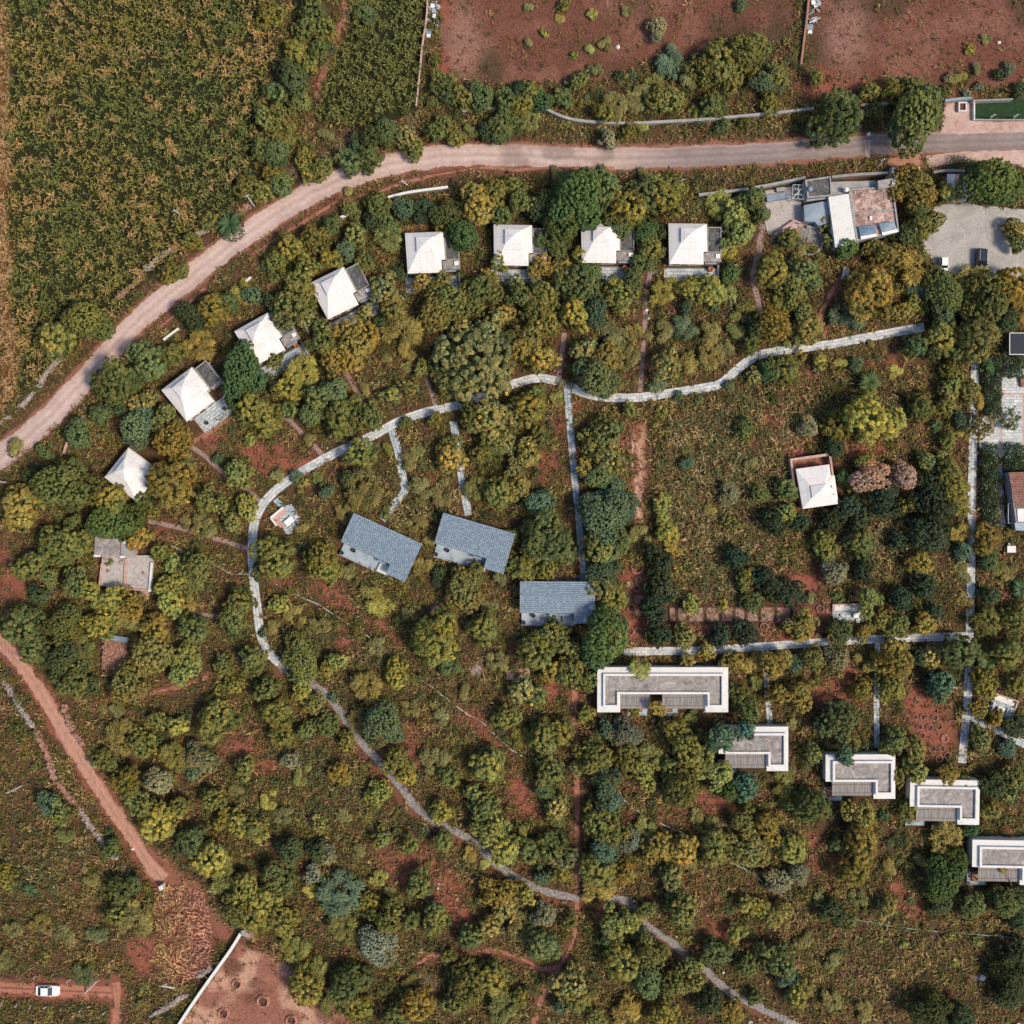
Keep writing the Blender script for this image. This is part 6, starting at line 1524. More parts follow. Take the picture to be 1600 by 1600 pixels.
TREES = """
360 353 20 w|135 500 31 g|88 530 26 o|330 345 13 o|235 352 9 g|385 290 17 o|300 375 12 o|420 20 18 o|490 15 20 g|505 45 19 o|478 40 18 o|500 80 20 g|462 75 16 o|455 120 25 d|485 95 14 o|430 145 18 g|470 155 16 g|440 180 22 o|415 185 18 o|425 215 18 o|450 210 16 o|430 240 20 g|410 235 16 o|475 245 14 o|510 215 13 f|580 215 18 d|560 225 14 g|602 205 18 g|632 212 16 t|545 250 18 g|578 245 18 g|645 232 13 o|500 263 15 o|425 275 16 o|440 287 18 g|410 302 16 o|480 272 11 o|676 205 14 o|692 192 14 o|712 213 12 o|736 200 12 o|760 206 12 d|786 190 17 g|782 212 13 g|570 20 14 g|718 148 17 o|752 150 18 g|736 163 14 o|790 155 16 g|692 140 15 g|681 92 9 o|686 122 12 o|672 158 9 g|708 120 7 f
490 372 22 o|455 388 22 o|520 352 14 g|547 328 11 o|590 320 21 o|632 324 15 b|606 348 14 g|610 372 22 o|554 365 17 e|580 345 12 d|662 325 16 d|702 332 22 g|720 366 26 G|745 322 27 n|772 300 22 o|782 338 20 o|692 356 14 o|540 388 14 b|430 405 16 o|790 290 13 f
1028 40 15 s|1045 95 25 F|1075 116 22 f|1102 105 22 o|1126 96 25 o|1166 80 27 o|1184 68 18 o|1142 120 18 o|1020 130 15 o|1036 150 19 o|1005 150 18 f|1062 154 14 o|1116 160 17 e|1090 176 9 y|958 165 21 f|986 160 17 f|944 176 16 o|906 124 14 o|892 130 8 b|915 152 6 b|923 77 7 y|946 68 9 f|930 108 11 f|990 117 8 b|967 118 8 d|897 86 5 y|845 156 16 G|830 145 16 o|815 140 15 d|811 166 17 o|826 186 17 o|804 190 14 g|880 150 12 g|948 215 13 s|985 202 10 o|974 206 9 o|1006 203 9 y|1131 195 10 g|1161 190 9 g|1191 126 14 b|825 70 7 f|875 27 6 f|850 50 5 y|925 21 6 y|978 17 7 f|827 10 7 f|1159 5 9 b|881 5 9 o
900 310 42 G|862 325 22 d|940 296 27 g|985 322 27 o|1012 300 28 o|1040 312 26 o|1056 290 16 o|845 326 19 d|816 310 21 o|800 290 15 o|968 352 22 g|886 286 18 g|862 372 22 g|872 388 20 g|905 397 14 o|880 350 20 d|1010 360 24 G|1017 386 24 g|992 345 18 d|1036 362 12 d|1000 410 18 g|1126 316 20 y|1116 340 15 o|1152 332 19 y|1152 362 27 y|1142 388 20 y|1176 310 21 g|1190 332 15 g|940 272 14 f|1000 275 12 f|870 272 11 f
1310 180 36 g|1435 178 44 g|1425 138 20 o|1396 142 15 o|1360 140 15 o|1210 130 21 F|1216 112 13 o|1205 160 14 o|1276 120 11 o|1340 176 11 s|1368 170 14 d|1487 120 8 s|1501 124 13 o|1523 110 10 f|1516 76 7 y|1540 60 7 f|1475 141 9 g|1512 146 8 s|1532 133 7 s|1580 106 9 s|1562 115 8 d|1598 140 13 g|1430 293 31 n|1478 300 16 y|1556 282 41 G|1594 280 16 o|1434 326 16 g|1441 357 20 e|1458 344 15 e|1420 366 18 g|1384 396 20 n|1362 386 13 o|1430 417 29 n|1398 366 13 d|1324 388 20 G|1299 376 13 g|1290 345 13 t|1234 372 15 o|1250 392 12 f|1588 356 15 n|1592 380 13 o
1365 455 35 n|1210 420 25 o|1258 425 21 e|1240 452 22 o|1226 472 17 o|1270 440 15 g|1210 506 27 n|1240 527 20 o|1266 511 21 n|1256 488 15 o|1304 490 16 F|1332 496 19 F|1410 490 13 n|1426 475 11 o|1440 455 22 F|1480 452 27 g|1501 476 15 w|1476 490 17 b|1545 470 33 o|1520 440 25 n|1586 440 24 n|1592 490 19 n|1460 433 17 o|1576 502 15 d|1432 540 18 g|1476 526 25 o|1526 530 33 n|1510 550 20 n|1460 545 15 d|1226 576 25 g|1204 580 15 G|1280 563 10 y|1315 570 11 y|1338 568 10 b|1275 578 5 b|1357 597 17 w|1360 652 36 y|1312 661 21 o|1440 635 19 o|1428 642 11 d|1490 580 15 o|1488 606 15 e|1480 635 16 o|1516 610 16 n|1536 625 14 n|1502 656 14 b|1506 674 11 n|1537 664 24 k|1578 654 16 k|1265 665 15 s|1210 624 7 g|1305 700 17 d|1462 665 9 w|1450 722 15 o|1480 725 14 y|1365 745 25 p|1412 742 24 p|1350 722 12 o|1318 747 13 G|1231 764 20 e|1345 780 15 n|1380 780 25 D|1330 792 18 D|1452 775 28 D|1492 758 22 o|1502 790 19 o|1468 802 26 D|1482 738 18 o|1416 790 11 o|1440 745 12 o|1540 570 11 G
270 426 15 o|302 490 21 d|330 480 21 o|375 455 20 o|396 462 13 b|355 472 15 g|315 540 27 n|374 580 38 G|230 566 27 e|266 552 17 e|175 595 31 o|222 628 17 t|260 652 24 o|212 665 29 b|268 690 28 n|264 755 36 n|95 760 39 g|50 745 15 d|120 680 19 g|155 645 15 g|30 785 24 n|170 785 26 o|150 768 13 o|325 780 21 o|385 790 19 y|370 740 22 y|390 685 9 y|341 716 10 b|396 640 25 o|60 775 14 g|20 700 13 f|70 705 12 g|190 640 12 d
430 420 19 o|462 434 24 o|455 476 30 e|480 460 20 o|425 470 15 d|490 410 12 e|520 405 13 o|570 410 15 o|598 450 25 t|612 478 18 t|570 490 14 t|626 425 13 d|660 440 17 t|690 436 15 t|700 472 29 o|678 492 27 n|752 456 27 o|762 436 17 n|780 410 15 o|500 532 23 o|546 536 34 n|520 560 22 n|630 516 33 n|640 542 19 n|476 500 15 t|580 456 12 o|470 582 27 y|450 602 19 y|525 610 19 b|500 622 22 g|490 642 21 g|530 652 23 g|576 650 23 o|555 625 13 e|412 652 22 o|422 592 13 k|742 560 46 t|700 572 24 e|716 602 25 e|722 520 22 t|762 520 23 t|776 602 22 t|790 530 15 d|785 490 15 t|692 592 13 t|605 563 10 f|612 616 12 y|640 604 13 n|572 610 9 f|640 572 11 f|560 706 23 o|605 706 13 o|570 762 32 f|545 745 12 d|470 752 11 n|462 745 12 w|496 742 10 o|510 766 11 b|640 720 17 f|650 700 11 o|706 716 21 n|635 660 11 g|680 655 13 o|762 655 26 t|742 650 19 g|782 650 19 t|770 690 19 e|790 692 15 t|750 710 13 o|660 762 24 f|690 770 19 f|745 766 25 o|780 772 21 o|792 740 13 o|430 560 14 o|660 575 14 o
845 415 19 n|870 422 17 n|906 440 28 e|922 428 20 G|900 462 15 g|930 480 21 b|966 460 23 e|986 440 21 g|970 482 13 t|810 460 25 o|850 456 21 o|840 482 25 o|900 492 22 y|860 510 15 o|826 520 23 n|815 542 21 n|850 560 21 n|930 590 33 b|946 556 23 n|915 548 17 t|950 602 13 n|955 525 25 f|990 520 19 f|980 556 21 f|1030 456 23 o|1052 450 19 y|1080 450 19 y|1110 455 23 y|1136 455 15 y|1075 480 11 b|1116 478 9 b|1142 470 9 k|1145 425 13 G|1030 520 23 f|1070 510 21 F|1110 520 17 f|1040 570 21 t|1030 596 19 F|1070 570 21 f|1110 560 21 f|1130 548 15 f|1150 510 17 o|1186 510 21 d|1166 490 17 o|1175 536 13 g|1060 620 9 b|1140 600 10 b|1170 595 6 b|1180 586 11 n|985 640 11 y|1035 645 8 y|1090 625 9 g|1165 670 15 o|920 680 13 o|946 680 25 e|950 716 23 t|915 730 16 n|940 742 21 g|930 790 22 b|960 787 28 b|955 762 19 b|826 640 25 o|836 616 15 o|805 652 13 t|840 682 15 e|820 712 21 n|846 786 21 b|812 765 21 n|806 735 13 t|870 620 9 o|1072 724 11 w|1035 785 13 y|1140 770 14 s|1185 770 13 g|890 430 15 n
30 805 19 n|90 852 29 o|130 846 17 o|170 815 33 G|214 842 19 n|250 862 18 o|268 882 12 y|115 910 19 o|45 882 21 g|140 922 21 y|170 935 22 y|202 948 25 n|196 970 23 n|152 974 22 y|165 990 15 y|240 985 18 n|230 1025 33 n|96 980 26 g|126 1014 19 o|92 1038 25 d|112 1064 25 o|32 980 26 g|50 1012 20 g|200 1066 28 n|140 1075 12 d|306 884 21 o|300 916 15 o|266 914 17 y|262 942 19 y|290 945 14 n|370 942 21 g|366 966 22 o|302 985 21 e|290 1026 17 y|280 1050 21 y|350 1040 13 o|396 1030 19 o|365 1070 11 y|340 1080 9 o|336 1124 27 o|276 1135 13 y|245 1125 13 o|190 1152 27 f|220 1162 19 o|270 1184 23 o|302 1186 20 s|322 1190 16 t|245 1160 8 g|320 822 20 f|290 815 13 f|362 816 15 n|180 1105 13 f|170 880 8 g|160 1110 10 f|60 930 15 d|75 900 14 g
426 876 32 o|470 822 13 f|500 872 24 o|512 892 17 o|540 892 15 f|435 943 12 y|424 980 13 f|410 990 8 b|470 1030 29 g|466 1056 17 o|525 1035 15 y|510 1046 13 o|586 940 25 y|680 1000 34 y|726 920 27 n|740 902 21 o|685 900 12 d|756 985 23 e|570 1075 25 f|596 1130 30 b|560 1122 15 f|620 1050 17 y|520 1090 9 b|470 1062 13 g|470 1082 14 y|490 1100 14 n|415 1076 19 o|430 1112 19 o|510 1132 17 o|540 1156 17 o|680 1186 22 f|622 1190 21 o|760 1196 24 y|775 1036 17 f|790 1120 17 y|440 1150 16 o|455 1190 12 s|602 802 9 o|540 800 16 f|660 885 15 f|690 1120 13 f|780 900 15 f|770 950 13 f|640 960 12 f|730 1080 13 f|650 820 15 f|670 845 11 f|800 840 14 g
850 830 31 e|866 856 27 e|836 862 21 g|800 880 17 o|820 886 19 o|856 890 17 o|940 815 33 b|966 806 20 b|936 856 27 e|970 846 17 g|946 892 21 b|940 920 23 t|960 936 21 o|1000 836 17 f|1043 828 16 y|1050 856 15 n|1030 880 21 D|1036 918 24 D|1026 945 23 D|1082 946 12 y|1131 946 7 y|1177 940 14 e|1146 815 12 e|1150 872 17 D|1190 902 14 D|1164 905 13 o|946 1000 39 G|861 990 25 e|880 1002 22 o|840 1020 25 g|860 1046 17 n|890 1050 21 e|926 1062 17 o|1001 1046 18 y|1070 995 21 n|1105 1018 13 n|1126 992 20 D|1166 990 17 D|1030 990 17 D|1075 1036 13 n|1145 1036 15 n|1176 1036 21 n|1155 1086 19 e|1170 1112 19 e|1182 1062 15 o|1026 1106 12 n|915 1116 14 y|820 1082 19 t|840 1088 17 o|945 1140 13 b|975 1147 21 s|1055 1140 17 o|930 1182 27 o|980 1190 19 o|1012 1186 23 o|1080 1176 27 o|1125 1150 22 L|1161 1141 17 L|870 1142 22 o|850 1160 24 o|815 1150 15 o|900 1020 13 d|990 1110 9 o|1000 1170 14 f
1212 1038 23 n|1215 1086 21 n|1244 1036 12 b|1272 1030 17 n|1310 1030 17 s|1297 1022 10 n|1358 1033 19 n|1400 1030 27 n|1255 1083 21 n|1348 1077 18 n|1396 1073 21 y|1310 1126 27 e|1292 1130 15 d|1400 1160 22 e|1432 1172 17 n|1456 1026 16 t|1437 1026 13 d|1500 1022 27 g|1470 1070 22 L|1360 938 20 y|1255 980 22 n|1315 985 22 d|1303 993 13 n|1348 991 13 n|1376 968 13 o|1402 980 21 o|1446 975 21 n|1232 928 22 D|1210 918 20 D|1290 850 17 y|1345 850 21 e|1306 895 19 s|1352 893 18 D|1405 846 13 D|1456 838 30 D|1410 935 17 D|1446 916 19 D|1270 933 10 f|1311 934 10 o|1500 830 20 n|1542 842 22 n|1506 860 14 b|1505 880 15 f|1506 905 14 f|1506 932 13 f|1513 945 9 f|1546 880 15 g|1570 892 17 f|1545 930 13 d|1546 970 18 o|1592 970 24 o|1580 1022 24 g|1540 1036 14 w|1540 1066 18 y|1530 1110 14 n|1556 1122 13 n|1590 1136 19 d|1535 1157 17 o|1575 1170 13 b|1592 920 14 w|1270 1180 15 e|1330 1160 12 o|1590 1070 13 o|1460 955 12 D|1480 690 12 o|1440 880 16 n|1240 1130 11 f|1230 800 13 y|1210 815 18 D|1250 815 15 D|1300 812 16 D|1345 812 18 D
245 1220 21 s|75 1258 16 b|92 1272 16 o|300 1206 13 b|48 1390 11 w|10 1370 14 y|190 1392 19 g|184 1430 18 e|212 1440 30 f|152 1460 15 F|130 1522 17 F|350 1280 14 y|366 1286 19 y|396 1296 17 o|300 1315 19 e|330 1342 24 y|352 1370 27 o|386 1392 25 y|370 1422 24 o|396 1432 23 o|245 1290 25 y|222 1262 19 o|195 1222 19 o|160 1190 15 o|280 1260 16 o|10 1500 14 f|100 1300 16 o|140 1370 14 f|60 1440 15 f|20 1450 14 f|100 1460 15 f|170 1330 13 g
410 1412 25 y|436 1440 25 o|462 1480 22 o|492 1522 25 o|480 1545 24 o|542 1542 27 o|520 1572 19 o|558 1572 19 o|532 1400 35 F|535 1452 25 o|586 1480 27 s|602 1436 24 o|655 1382 21 e|680 1440 22 e|640 1440 13 g|435 1366 25 o|455 1330 19 d|405 1302 15 y|496 1330 15 d|512 1336 13 s|486 1370 13 s|483 1392 9 y|596 1310 13 o|640 1320 13 o|692 1316 15 o|736 1330 16 n|758 1352 6 y|665 1298 6 s|618 1300 6 b|766 1300 25 y|786 1330 23 y|756 1262 19 o|702 1216 17 o|690 1272 17 y|636 1210 14 y|472 1212 15 o|698 1216 9 s|746 1264 10 b|776 1400 24 n|790 1422 18 t|736 1466 17 e|765 1450 17 t|655 1572 22 n|730 1542 30 o|762 1532 25 o|782 1572 25 o|710 1570 17 o|635 1530 13 f|570 1410 13 o|500 1290 14 n|540 1280 13 f|590 1370 14 y|610 1400 13 f|445 1275 15 f|560 1330 13 f|700 1495 13 o|620 1590 17 o
860 1206 21 e|850 1236 15 g|870 1262 17 t|868 1276 13 o|826 1332 19 o|860 1326 19 g|880 1342 22 t|850 1370 13 b|880 1366 13 o|946 1222 21 b|952 1252 19 b|940 1282 27 e|956 1302 22 e|946 1332 21 b|986 1312 15 s|1010 1292 17 y|1030 1326 23 n|1070 1330 23 n|1066 1230 31 o|1010 1206 22 y|1120 1214 26 y|1138 1236 15 G|1166 1234 19 L|1166 1282 21 o|1196 1284 14 o|1116 1322 22 o|1166 1330 27 n|1200 1326 13 o|930 1362 26 o|936 1392 26 n|976 1366 15 n|1050 1372 17 t|1010 1422 17 o|1066 1420 24 e|850 1430 17 s|820 1450 24 f|850 1480 24 g|890 1440 14 o|960 1440 25 y|986 1440 17 y|946 1466 13 b|1016 1490 23 o|976 1506 25 o|1080 1512 19 o|1120 1490 19 e|890 1542 24 t|900 1562 23 o|880 1570 13 b|1010 1532 26 g|1052 1540 23 o|980 1582 25 n|1040 1590 23 o|1090 1535 17 n|1110 1562 19 d|1145 1580 15 n|1170 1510 17 o|1190 1422 13 y|1165 1415 12 y|820 1400 15 y|808 1386 13 o|1090 1270 13 f|1110 1290 14 f|930 1590 14 o|1180 1560 13 o|1150 1460 13 y|810 1560 13 o|1000 1460 14 F
1204 1290 22 n|1226 1240 17 o|1266 1262 27 e|1240 1330 20 y|1218 1376 19 s|1248 1368 15 s|1210 1430 20 n|1300 1426 17 d|1340 1406 14 o|1345 1278 24 n|1350 1320 25 n|1336 1362 23 o|1310 1320 11 g|1392 1316 7 b|1388 1417 16 n|1425 1408 7 g|1420 1270 15 o|1383 1275 9 G|1476 1310 28 n|1550 1265 19 n|1520 1297 13 G|1480 1375 31 G|1472 1410 18 d|1520 1415 19 o|1555 1228 18 d|1585 1216 18 e|1573 1300 10 r|1585 1318 11 n|1570 1410 22 g|1596 1402 20 g|1590 1490 21 D|1580 1530 25 d|1480 1212 18 n|1432 1206 22 n|1402 1212 15 n|1226 1208 20 o|1216 1502 24 e|1256 1470 14 f|1246 1556 18 e|1300 1560 17 f|1350 1580 15 f|1460 1582 26 d|1502 1590 22 d|1375 1468 5 y|1410 1475 6 y|1484 1464 6 y|1525 1473 7 y|1449 1506 4 y|1495 1503 5 y|1300 1516 4 y|1230 1530 14 b|1300 1500 13 f|1390 1360 13 f|1440 1340 13 f|1280 1400 12 f|1330 1440 9 g|1575 1240 14 e|1580 1560 20 d|1320 1180 17 L|1505 1225 13 n|1415 1262 12 o|1572 1360 5 n|1258 1545 13 o|1590 1440 14 d
690 800 10 d|706 690 13 e|590 505 12 d|545 300 9 f|1090 385 10 g|1080 1120 11 o|900 1200 12 o|740 1240 14 o|450 640 18 g|640 1110 14 f|220 780 16 g|110 820 13 g|285 720 14 f|480 690 13 f|430 740 12 f|1250 560 9 n|1360 540 8 f|1400 580 9 y|820 1300 13 o|1100 1180 18 o|1050 1200 15 o|1130 1100 11 o|700 1040 14 g|590 1010 14 f|460 960 17 f|500 975 15 f|480 1140 14 o|590 1240 17 y|530 1210 15 n|420 1250 15 y|380 1200 17 o|330 1250 17 o|370 1240 14 f|1270 740 10 f|1170 720 12 f|1110 800 12 f
"""
LAND = [  # things a reader can find, with their place in photo pixels
 ('lowest white cottage', 200, 732), ('second white cottage', 305, 620), ('third white cottage', 410, 527), ('fourth tilted cottage', 527, 450), ('first squarely-set cottage', 664, 390), ('second squarely-set cottage', 806, 385), ('half-hidden cottage', 945, 385), ('last white cottage', 1085, 390),
 ('angled-path slate house', 595, 855), ('middle slate house', 740, 848), ('square slate house', 870, 940), ('long white villa', 1036, 1078), ('first L-shaped villa', 1180, 1172), ('second L-shaped villa', 1346, 1214), ('third L-shaped villa', 1478, 1256), ('lowest L-shaped villa', 1565, 1348),
 ('rambling main house', 1340, 335), ('tin shed', 1496, 292), ('black car', 1535, 406), ('walled lawn', 1560, 172), ('milestone', 1355, 212), ('lone white-roofed house', 1277, 752), ('pink-brown trees', 1388, 744), ('tiled house', 1590, 785), ('dark canopy', 1592, 548),
 ('bench spot above long path', 1327, 958), ('tilted bench spot', 1567, 1104), ('brick corner seat', 448, 808), ('ruined house', 198, 892), ('rubble hut', 178, 1022), ('white car', 73, 1550), ('white gate pillar', 211, 1386), ('white-topped wall', 320, 1540), ('bare pitted yard', 430, 1555),
 ('first red field', 880, 60), ('second red field', 1430, 70), ('crop field', 250, 250), ('maize field', 590, 110), ('road bend', 520, 285), ('roadside palm', 360, 353), ('plank crossing', 882, 600), ('tan planting basins', 990, 930), ('soil beds', 1140, 960), ('red erosion gully', 998, 740),
 ('long green hose', 1450, 1453), ('cobbled path bend', 700, 1292), ('cobbled path junction', 905, 1403), ('lower cobbled path end', 1190, 1576), ('upper cobbled path start', 500, 1075), ('pink concrete pad', 810, 1052), ('round terrace', 1264, 376), ('slatted lounger', 1318, 428), ('long path corner', 1515, 994), ('red plot basins', 1455, 1145), ('shaded bench spot', 800, 642), ('low woods trail', 860, 1512)]
GRP = {}
def ordinal(i): return ['nearest', 'second nearest', 'third nearest', 'fourth nearest', 'fifth nearest', 'sixth nearest', 'seventh nearest', 'eighth nearest', 'ninth nearest', 'tenth nearest'][min(i, 9)]
recs = []
for ln_ in TREES.strip().split('\n'):
    for it in ln_.split('|'):
        a = it.split(); recs.append([float(a[0]), float(a[1]), float(a[2]), a[3]])
recs.sort(key=lambda q: -q[2])
nt = 0; seenlab = {}
for i, q in enumerate(recs):
    q.append('palm' if q[3] == 'w' else 'shrub' if q[3] in 'fFksr' else 'tree' if q[2] >= 20 else 'young_tree' if q[2] >= 15 else 'bush')
    lm = min(LAND, key=lambda l: math.hypot(l[1]-q[0], (l[2]-q[1])))
    dx, dy = q[0]-lm[1], q[1]-lm[2]
    q += [lm[0], ('right of' if dx > 0 else 'left of') if abs(dx) > abs(dy) else ('below' if dy > 0 else 'above'), math.hypot(dx, dy)]
bykey = {}
for q in recs: bykey.setdefault((KIND[q[3]][2], q[4], q[5], q[6]), []).append(q)
for key, lst in bykey.items():
    lst.sort(key=lambda q: q[7])
    for j, q in enumerate(lst):
        sz = 'big ' if q[2] > 27 else 'small ' if q[2] < 9 else ''
        o_ = '' if len(lst) == 1 else ', '+ordinal(j)+' such'
        q.append(f"{sz}{key[0]} {q[4].replace('_', ' ')}{o_} {q[6]} the {q[5]}")
OVER = {(1001., 1046.): (999, 1036), (1026., 1106.): (1026, 1113), (1125., 1150.): (1117, 1150), (1161., 1141.): (1160, 1130), (1320., 1180.): (1318, 1172), (1572., 1360.): (1575, 1384)}
tint = random.Random(3)
m_built = np.zeros(GX.shape, np.float32)
for p, w_, _ in PATHS+SIDEPATHS+STONEPATHS: m_built = np.maximum(m_built, line_mask(smooth_line(p), w_-2))
for p, w_ in BROWNPATHS+DIRTPATHS: m_built = np.maximum(m_built, line_mask(p, w_))
for p in BUILT: m_built = np.maximum(m_built, poly_mask(p))
for i, (px, py, rp, code, noun, l1, l2, l3, label) in enumerate(recs):
    kind, c, word = KIND[code]
    u_ = tint.random()
    if kind == 'clump' and code in 'ony': kind = 'clump' if u_ < .42 else 'spiky' if u_ < .78 else 'frond'
    if code in 'ge' and u_ > .6: kind = 'spiky'
    near = samp(m_built, [px], [py])[0] > .02 or samp(m_built, [px+rp*.9, px-rp*.9, px, px], [py, py, py+rp*.9, py-rp*.9]).max() > .02
    fs = (1.2 if rp >= 26 else 1.06) if near else 1.27
    me, tm, R0, hgt = lib(kind, rp*S*fs, i)
    s = rp*S*fs/R0*(H-hgt*.6)/H
    x, y = W(px, py, hgt*s*.7)
    j = tint.uniform(.84, 1.18); hq = tint.uniform(-.13, .11)
    hq *= 0 if code == 'p' else 1
    colr = (c[0]*j*(1+hq), c[1]*j, c[2]*j*(1-hq*1.5), 1)
    base = .0
    for bx in ((932, 1140, 1041, 1115),):
        if code == 'n' and rp == 11 and 1000 < px < 1050 and 1090 < py < 1120: base = .0
    rz = tint.random()*6.28
    grp = f"{word} {noun.replace('_', ' ')}{'es' if noun == 'bush' else 's'} in the grounds"
    ax_ = tint.uniform(.88, 1.12)
    if (px, py) in OVER:
        bx, by = W(*OVER[(px, py)]); r = empty('overhanging_tree', (bx, by, 0)); zt = 3.3; x, y = W(px, py, 4.2)
        cr = bpy.data.objects.new('crown', me); COL.objects.link(cr); cr.parent = r; cr.color = colr; cr.location = (x-bx, y-by, zt); cr.scale = (s, s, s*.8); cr.rotation_euler = (0, 0, rz)
        mb = MB(); mb.tube((0, 0, 0), ((x-bx)*.1, (y-by)*.1, zt*.8), .13, .1, 7); mb.tube(((x-bx)*.1, (y-by)*.1, zt*.8), (x-bx, y-by, zt+.5), .1, .05, 6); mb.build('trunk', M['bark'], r)
        tag(r, label, 'tree', 'trees leaning over villa roofs')
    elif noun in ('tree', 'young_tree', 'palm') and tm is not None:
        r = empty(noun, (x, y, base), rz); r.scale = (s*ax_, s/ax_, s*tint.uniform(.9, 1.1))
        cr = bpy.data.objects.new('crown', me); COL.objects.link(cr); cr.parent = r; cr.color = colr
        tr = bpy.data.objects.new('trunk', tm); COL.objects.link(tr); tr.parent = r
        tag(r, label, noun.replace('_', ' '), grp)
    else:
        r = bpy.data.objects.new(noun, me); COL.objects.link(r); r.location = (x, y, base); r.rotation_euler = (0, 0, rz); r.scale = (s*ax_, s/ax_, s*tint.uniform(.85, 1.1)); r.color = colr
        tag(r, label, noun.replace('_', ' '), grp)

# --- clipped dark hedges with pale glints beside the straight path
def hedge(x0, y0, x1, y1, label, seed):
    g = np.random.default_rng(seed); hh = 1.9
    ax, ay = W((x0+x1)/2, (y0+y1)/2, hh)
    w = (x1-x0)*S; l = (y1-y0)*S; n = int(w*l*95)
    X = (g.random(n)-.5)*w; Y = (g.random(n)-.5)*l
    wob = 1-.35*np.abs(2*X/w)**4
    C = np.stack([X, Y+.2*np.sin(X*3), (hh+.35*np.sin(Y*1.7+seed)*np.cos(X*2))*g.uniform(.3, 1.0, n)**.4*wob], 1)
    nn = unit(rdir(g, n)*.9+np.array([0, 0, .9])); D = unit(np.cross(nn, rdir(g, n)))
    ln = g.uniform(.25, .5, n); V, Q = leaves(C.astype(np.float32), D, nn, ln, ln*.42)
    f = g.uniform(.5, 1.5, n); col = np.stack([.045*f, .082*f, .036*f], 1)
    gl = g.random(n) < .10; col[gl] = np.array([.34, .42, .36])*g.uniform(.7, 1.2, (gl.sum(), 1))  # glints painted in as randomly chosen pale leaves
    gd = g.random(n) < .05; col[gd] = np.array([.22, .17, .04])
    o = np_obj('hedge', V, Q, np.repeat(col, 4, 0), M['weed']); o.location = (ax, ay, 0)
    tag(o, label, 'hedge', 'dark hedges beside the straight path')
hedge(1539, 556, 1567, 648, 'dark glossy hedge strip above the paved crossing of the straight path', 2)
hedge(1536, 694, 1562, 822, 'long dark glossy hedge strip below the paved crossing of the straight path', 5)
hedge(1564, 556, 1602, 590, 'dark glossy hedge clump below the dark canopy', 8)
hedge(1571, 693, 1604, 738, 'light glossy hedge clump just above the red tiled roof', 11)

# ------------------------------------------------------------------ ground cover (nobody could count it)
def strands(name, px, py, z, ln, wd, col, lean, head, label, kind='stuff'):
    n = len(px)
    x = (px-800)*S; y = (800-py)*S
    d = np.stack([np.cos(head)*np.sin(lean), np.sin(head)*np.sin(lean), np.cos(lean)], 1)
    sd = np.stack([-np.sin(head), np.cos(head), np.zeros(n)], 1)
    p = np.stack([x, y, z], 1)
    V = np.empty((n, 4, 3), np.float32)
    V[:, 0] = p; m = p+d*(ln*.55)[:, None]; m[:, 2] += ln*.06
    V[:, 1] = m+sd*(wd*.5)[:, None]; V[:, 3] = m-sd*(wd*.5)[:, None]
    V[:, 2] = p+d*ln[:, None]-np.array([0, 0, 1])*(ln*.10)[:, None]
    V[:, :, 2] = np.maximum(V[:, :, 2], .015)
    C = np.repeat(col, 4, 0)
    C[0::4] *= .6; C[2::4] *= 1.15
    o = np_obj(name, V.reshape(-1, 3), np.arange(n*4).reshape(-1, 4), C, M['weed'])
    tag(o, label, name.replace('_', ' '), kind='stuff')
    return o
g = np.random.default_rng(77)
def scatter(n, dens):
    """points in px thinned by a density map"""
    px = g.uniform(-60, 1660, n); py = g.uniform(-60, 1660, n)
    return px, py, g.random(n) < samp(dens, px, py)
cropd = m_crop*(1-clear)
# 1. weeds: tufts
bare = np.clip(poly_mask([(1036, 942), (1262, 942), (1262, 982), (1036, 982)], .1, 3)+poly_mask([(966, 880), (1012, 880), (1016, 995), (966, 995)], .2, 3)*.9+poly_mask([(1418, 1085), (1495, 1085), (1495, 1192), (1424, 1192)], .2, 3)*.7+ell_mask(1243, 920, 34, 26)*1.3+ell_mask(1272, 950, 22, 28), 0, 1)
wd_ = veg*(1-m_crop)*(1-m_dry)*(1-.9*bare)
N = 180000
px, py, k = scatter(N, wd_); px = px[k]; py = py[k]; T_ = len(px)
nA = samp(vnoise(30, 41), px, py); nB = samp(vnoise(70, 42), px, py); nC = samp(vnoise(18, 43), px, py); plotm = samp(m_plot, px, py)
pal = np.array([(.250, .200, .062), (.205, .150, .055), (.130, .145, .050), (.44, .31, .125), (.33, .155, .092), (.100, .108, .040)])
pr = np.stack([np.clip(1.1-2*abs(nA-.5), .2, 1), np.clip(1.6*(1-nB), .2, 1.2), np.clip(2.4*(.6-nB), .05, 1.2), np.clip((nC-.5)*5, .04, 1.2)+.12*plotm, np.clip((nA-.45)*5, .18, 1.3), np.full(T_, .2)], 1)
cum = np.cumsum(pr/pr.sum(1, keepdims=True), 1); ch = (cum < g.random(T_)[:, None]).sum(1).clip(0, 5)
redness = np.clip((samp(soil, px, py)[:, 0]-.14)*9, 0, 1)
ch = np.where(g.random(T_) < redness*.75, 4, ch)
size = g.uniform(.55, 1.25, T_)*(1+.4*(ch == 3))
K = 6
idx = np.repeat(np.arange(T_), K); n = len(idx)
sp = g.normal(0, .9, (2, n))
ppx = px[idx]+sp[0]; ppy = py[idx]+sp[1]
colr = .9*pal[ch][idx]*g.uniform(.55, 1.45, (n, 1))*np.repeat(g.uniform(.75, 1.25, (T_, 1)), K, 0)
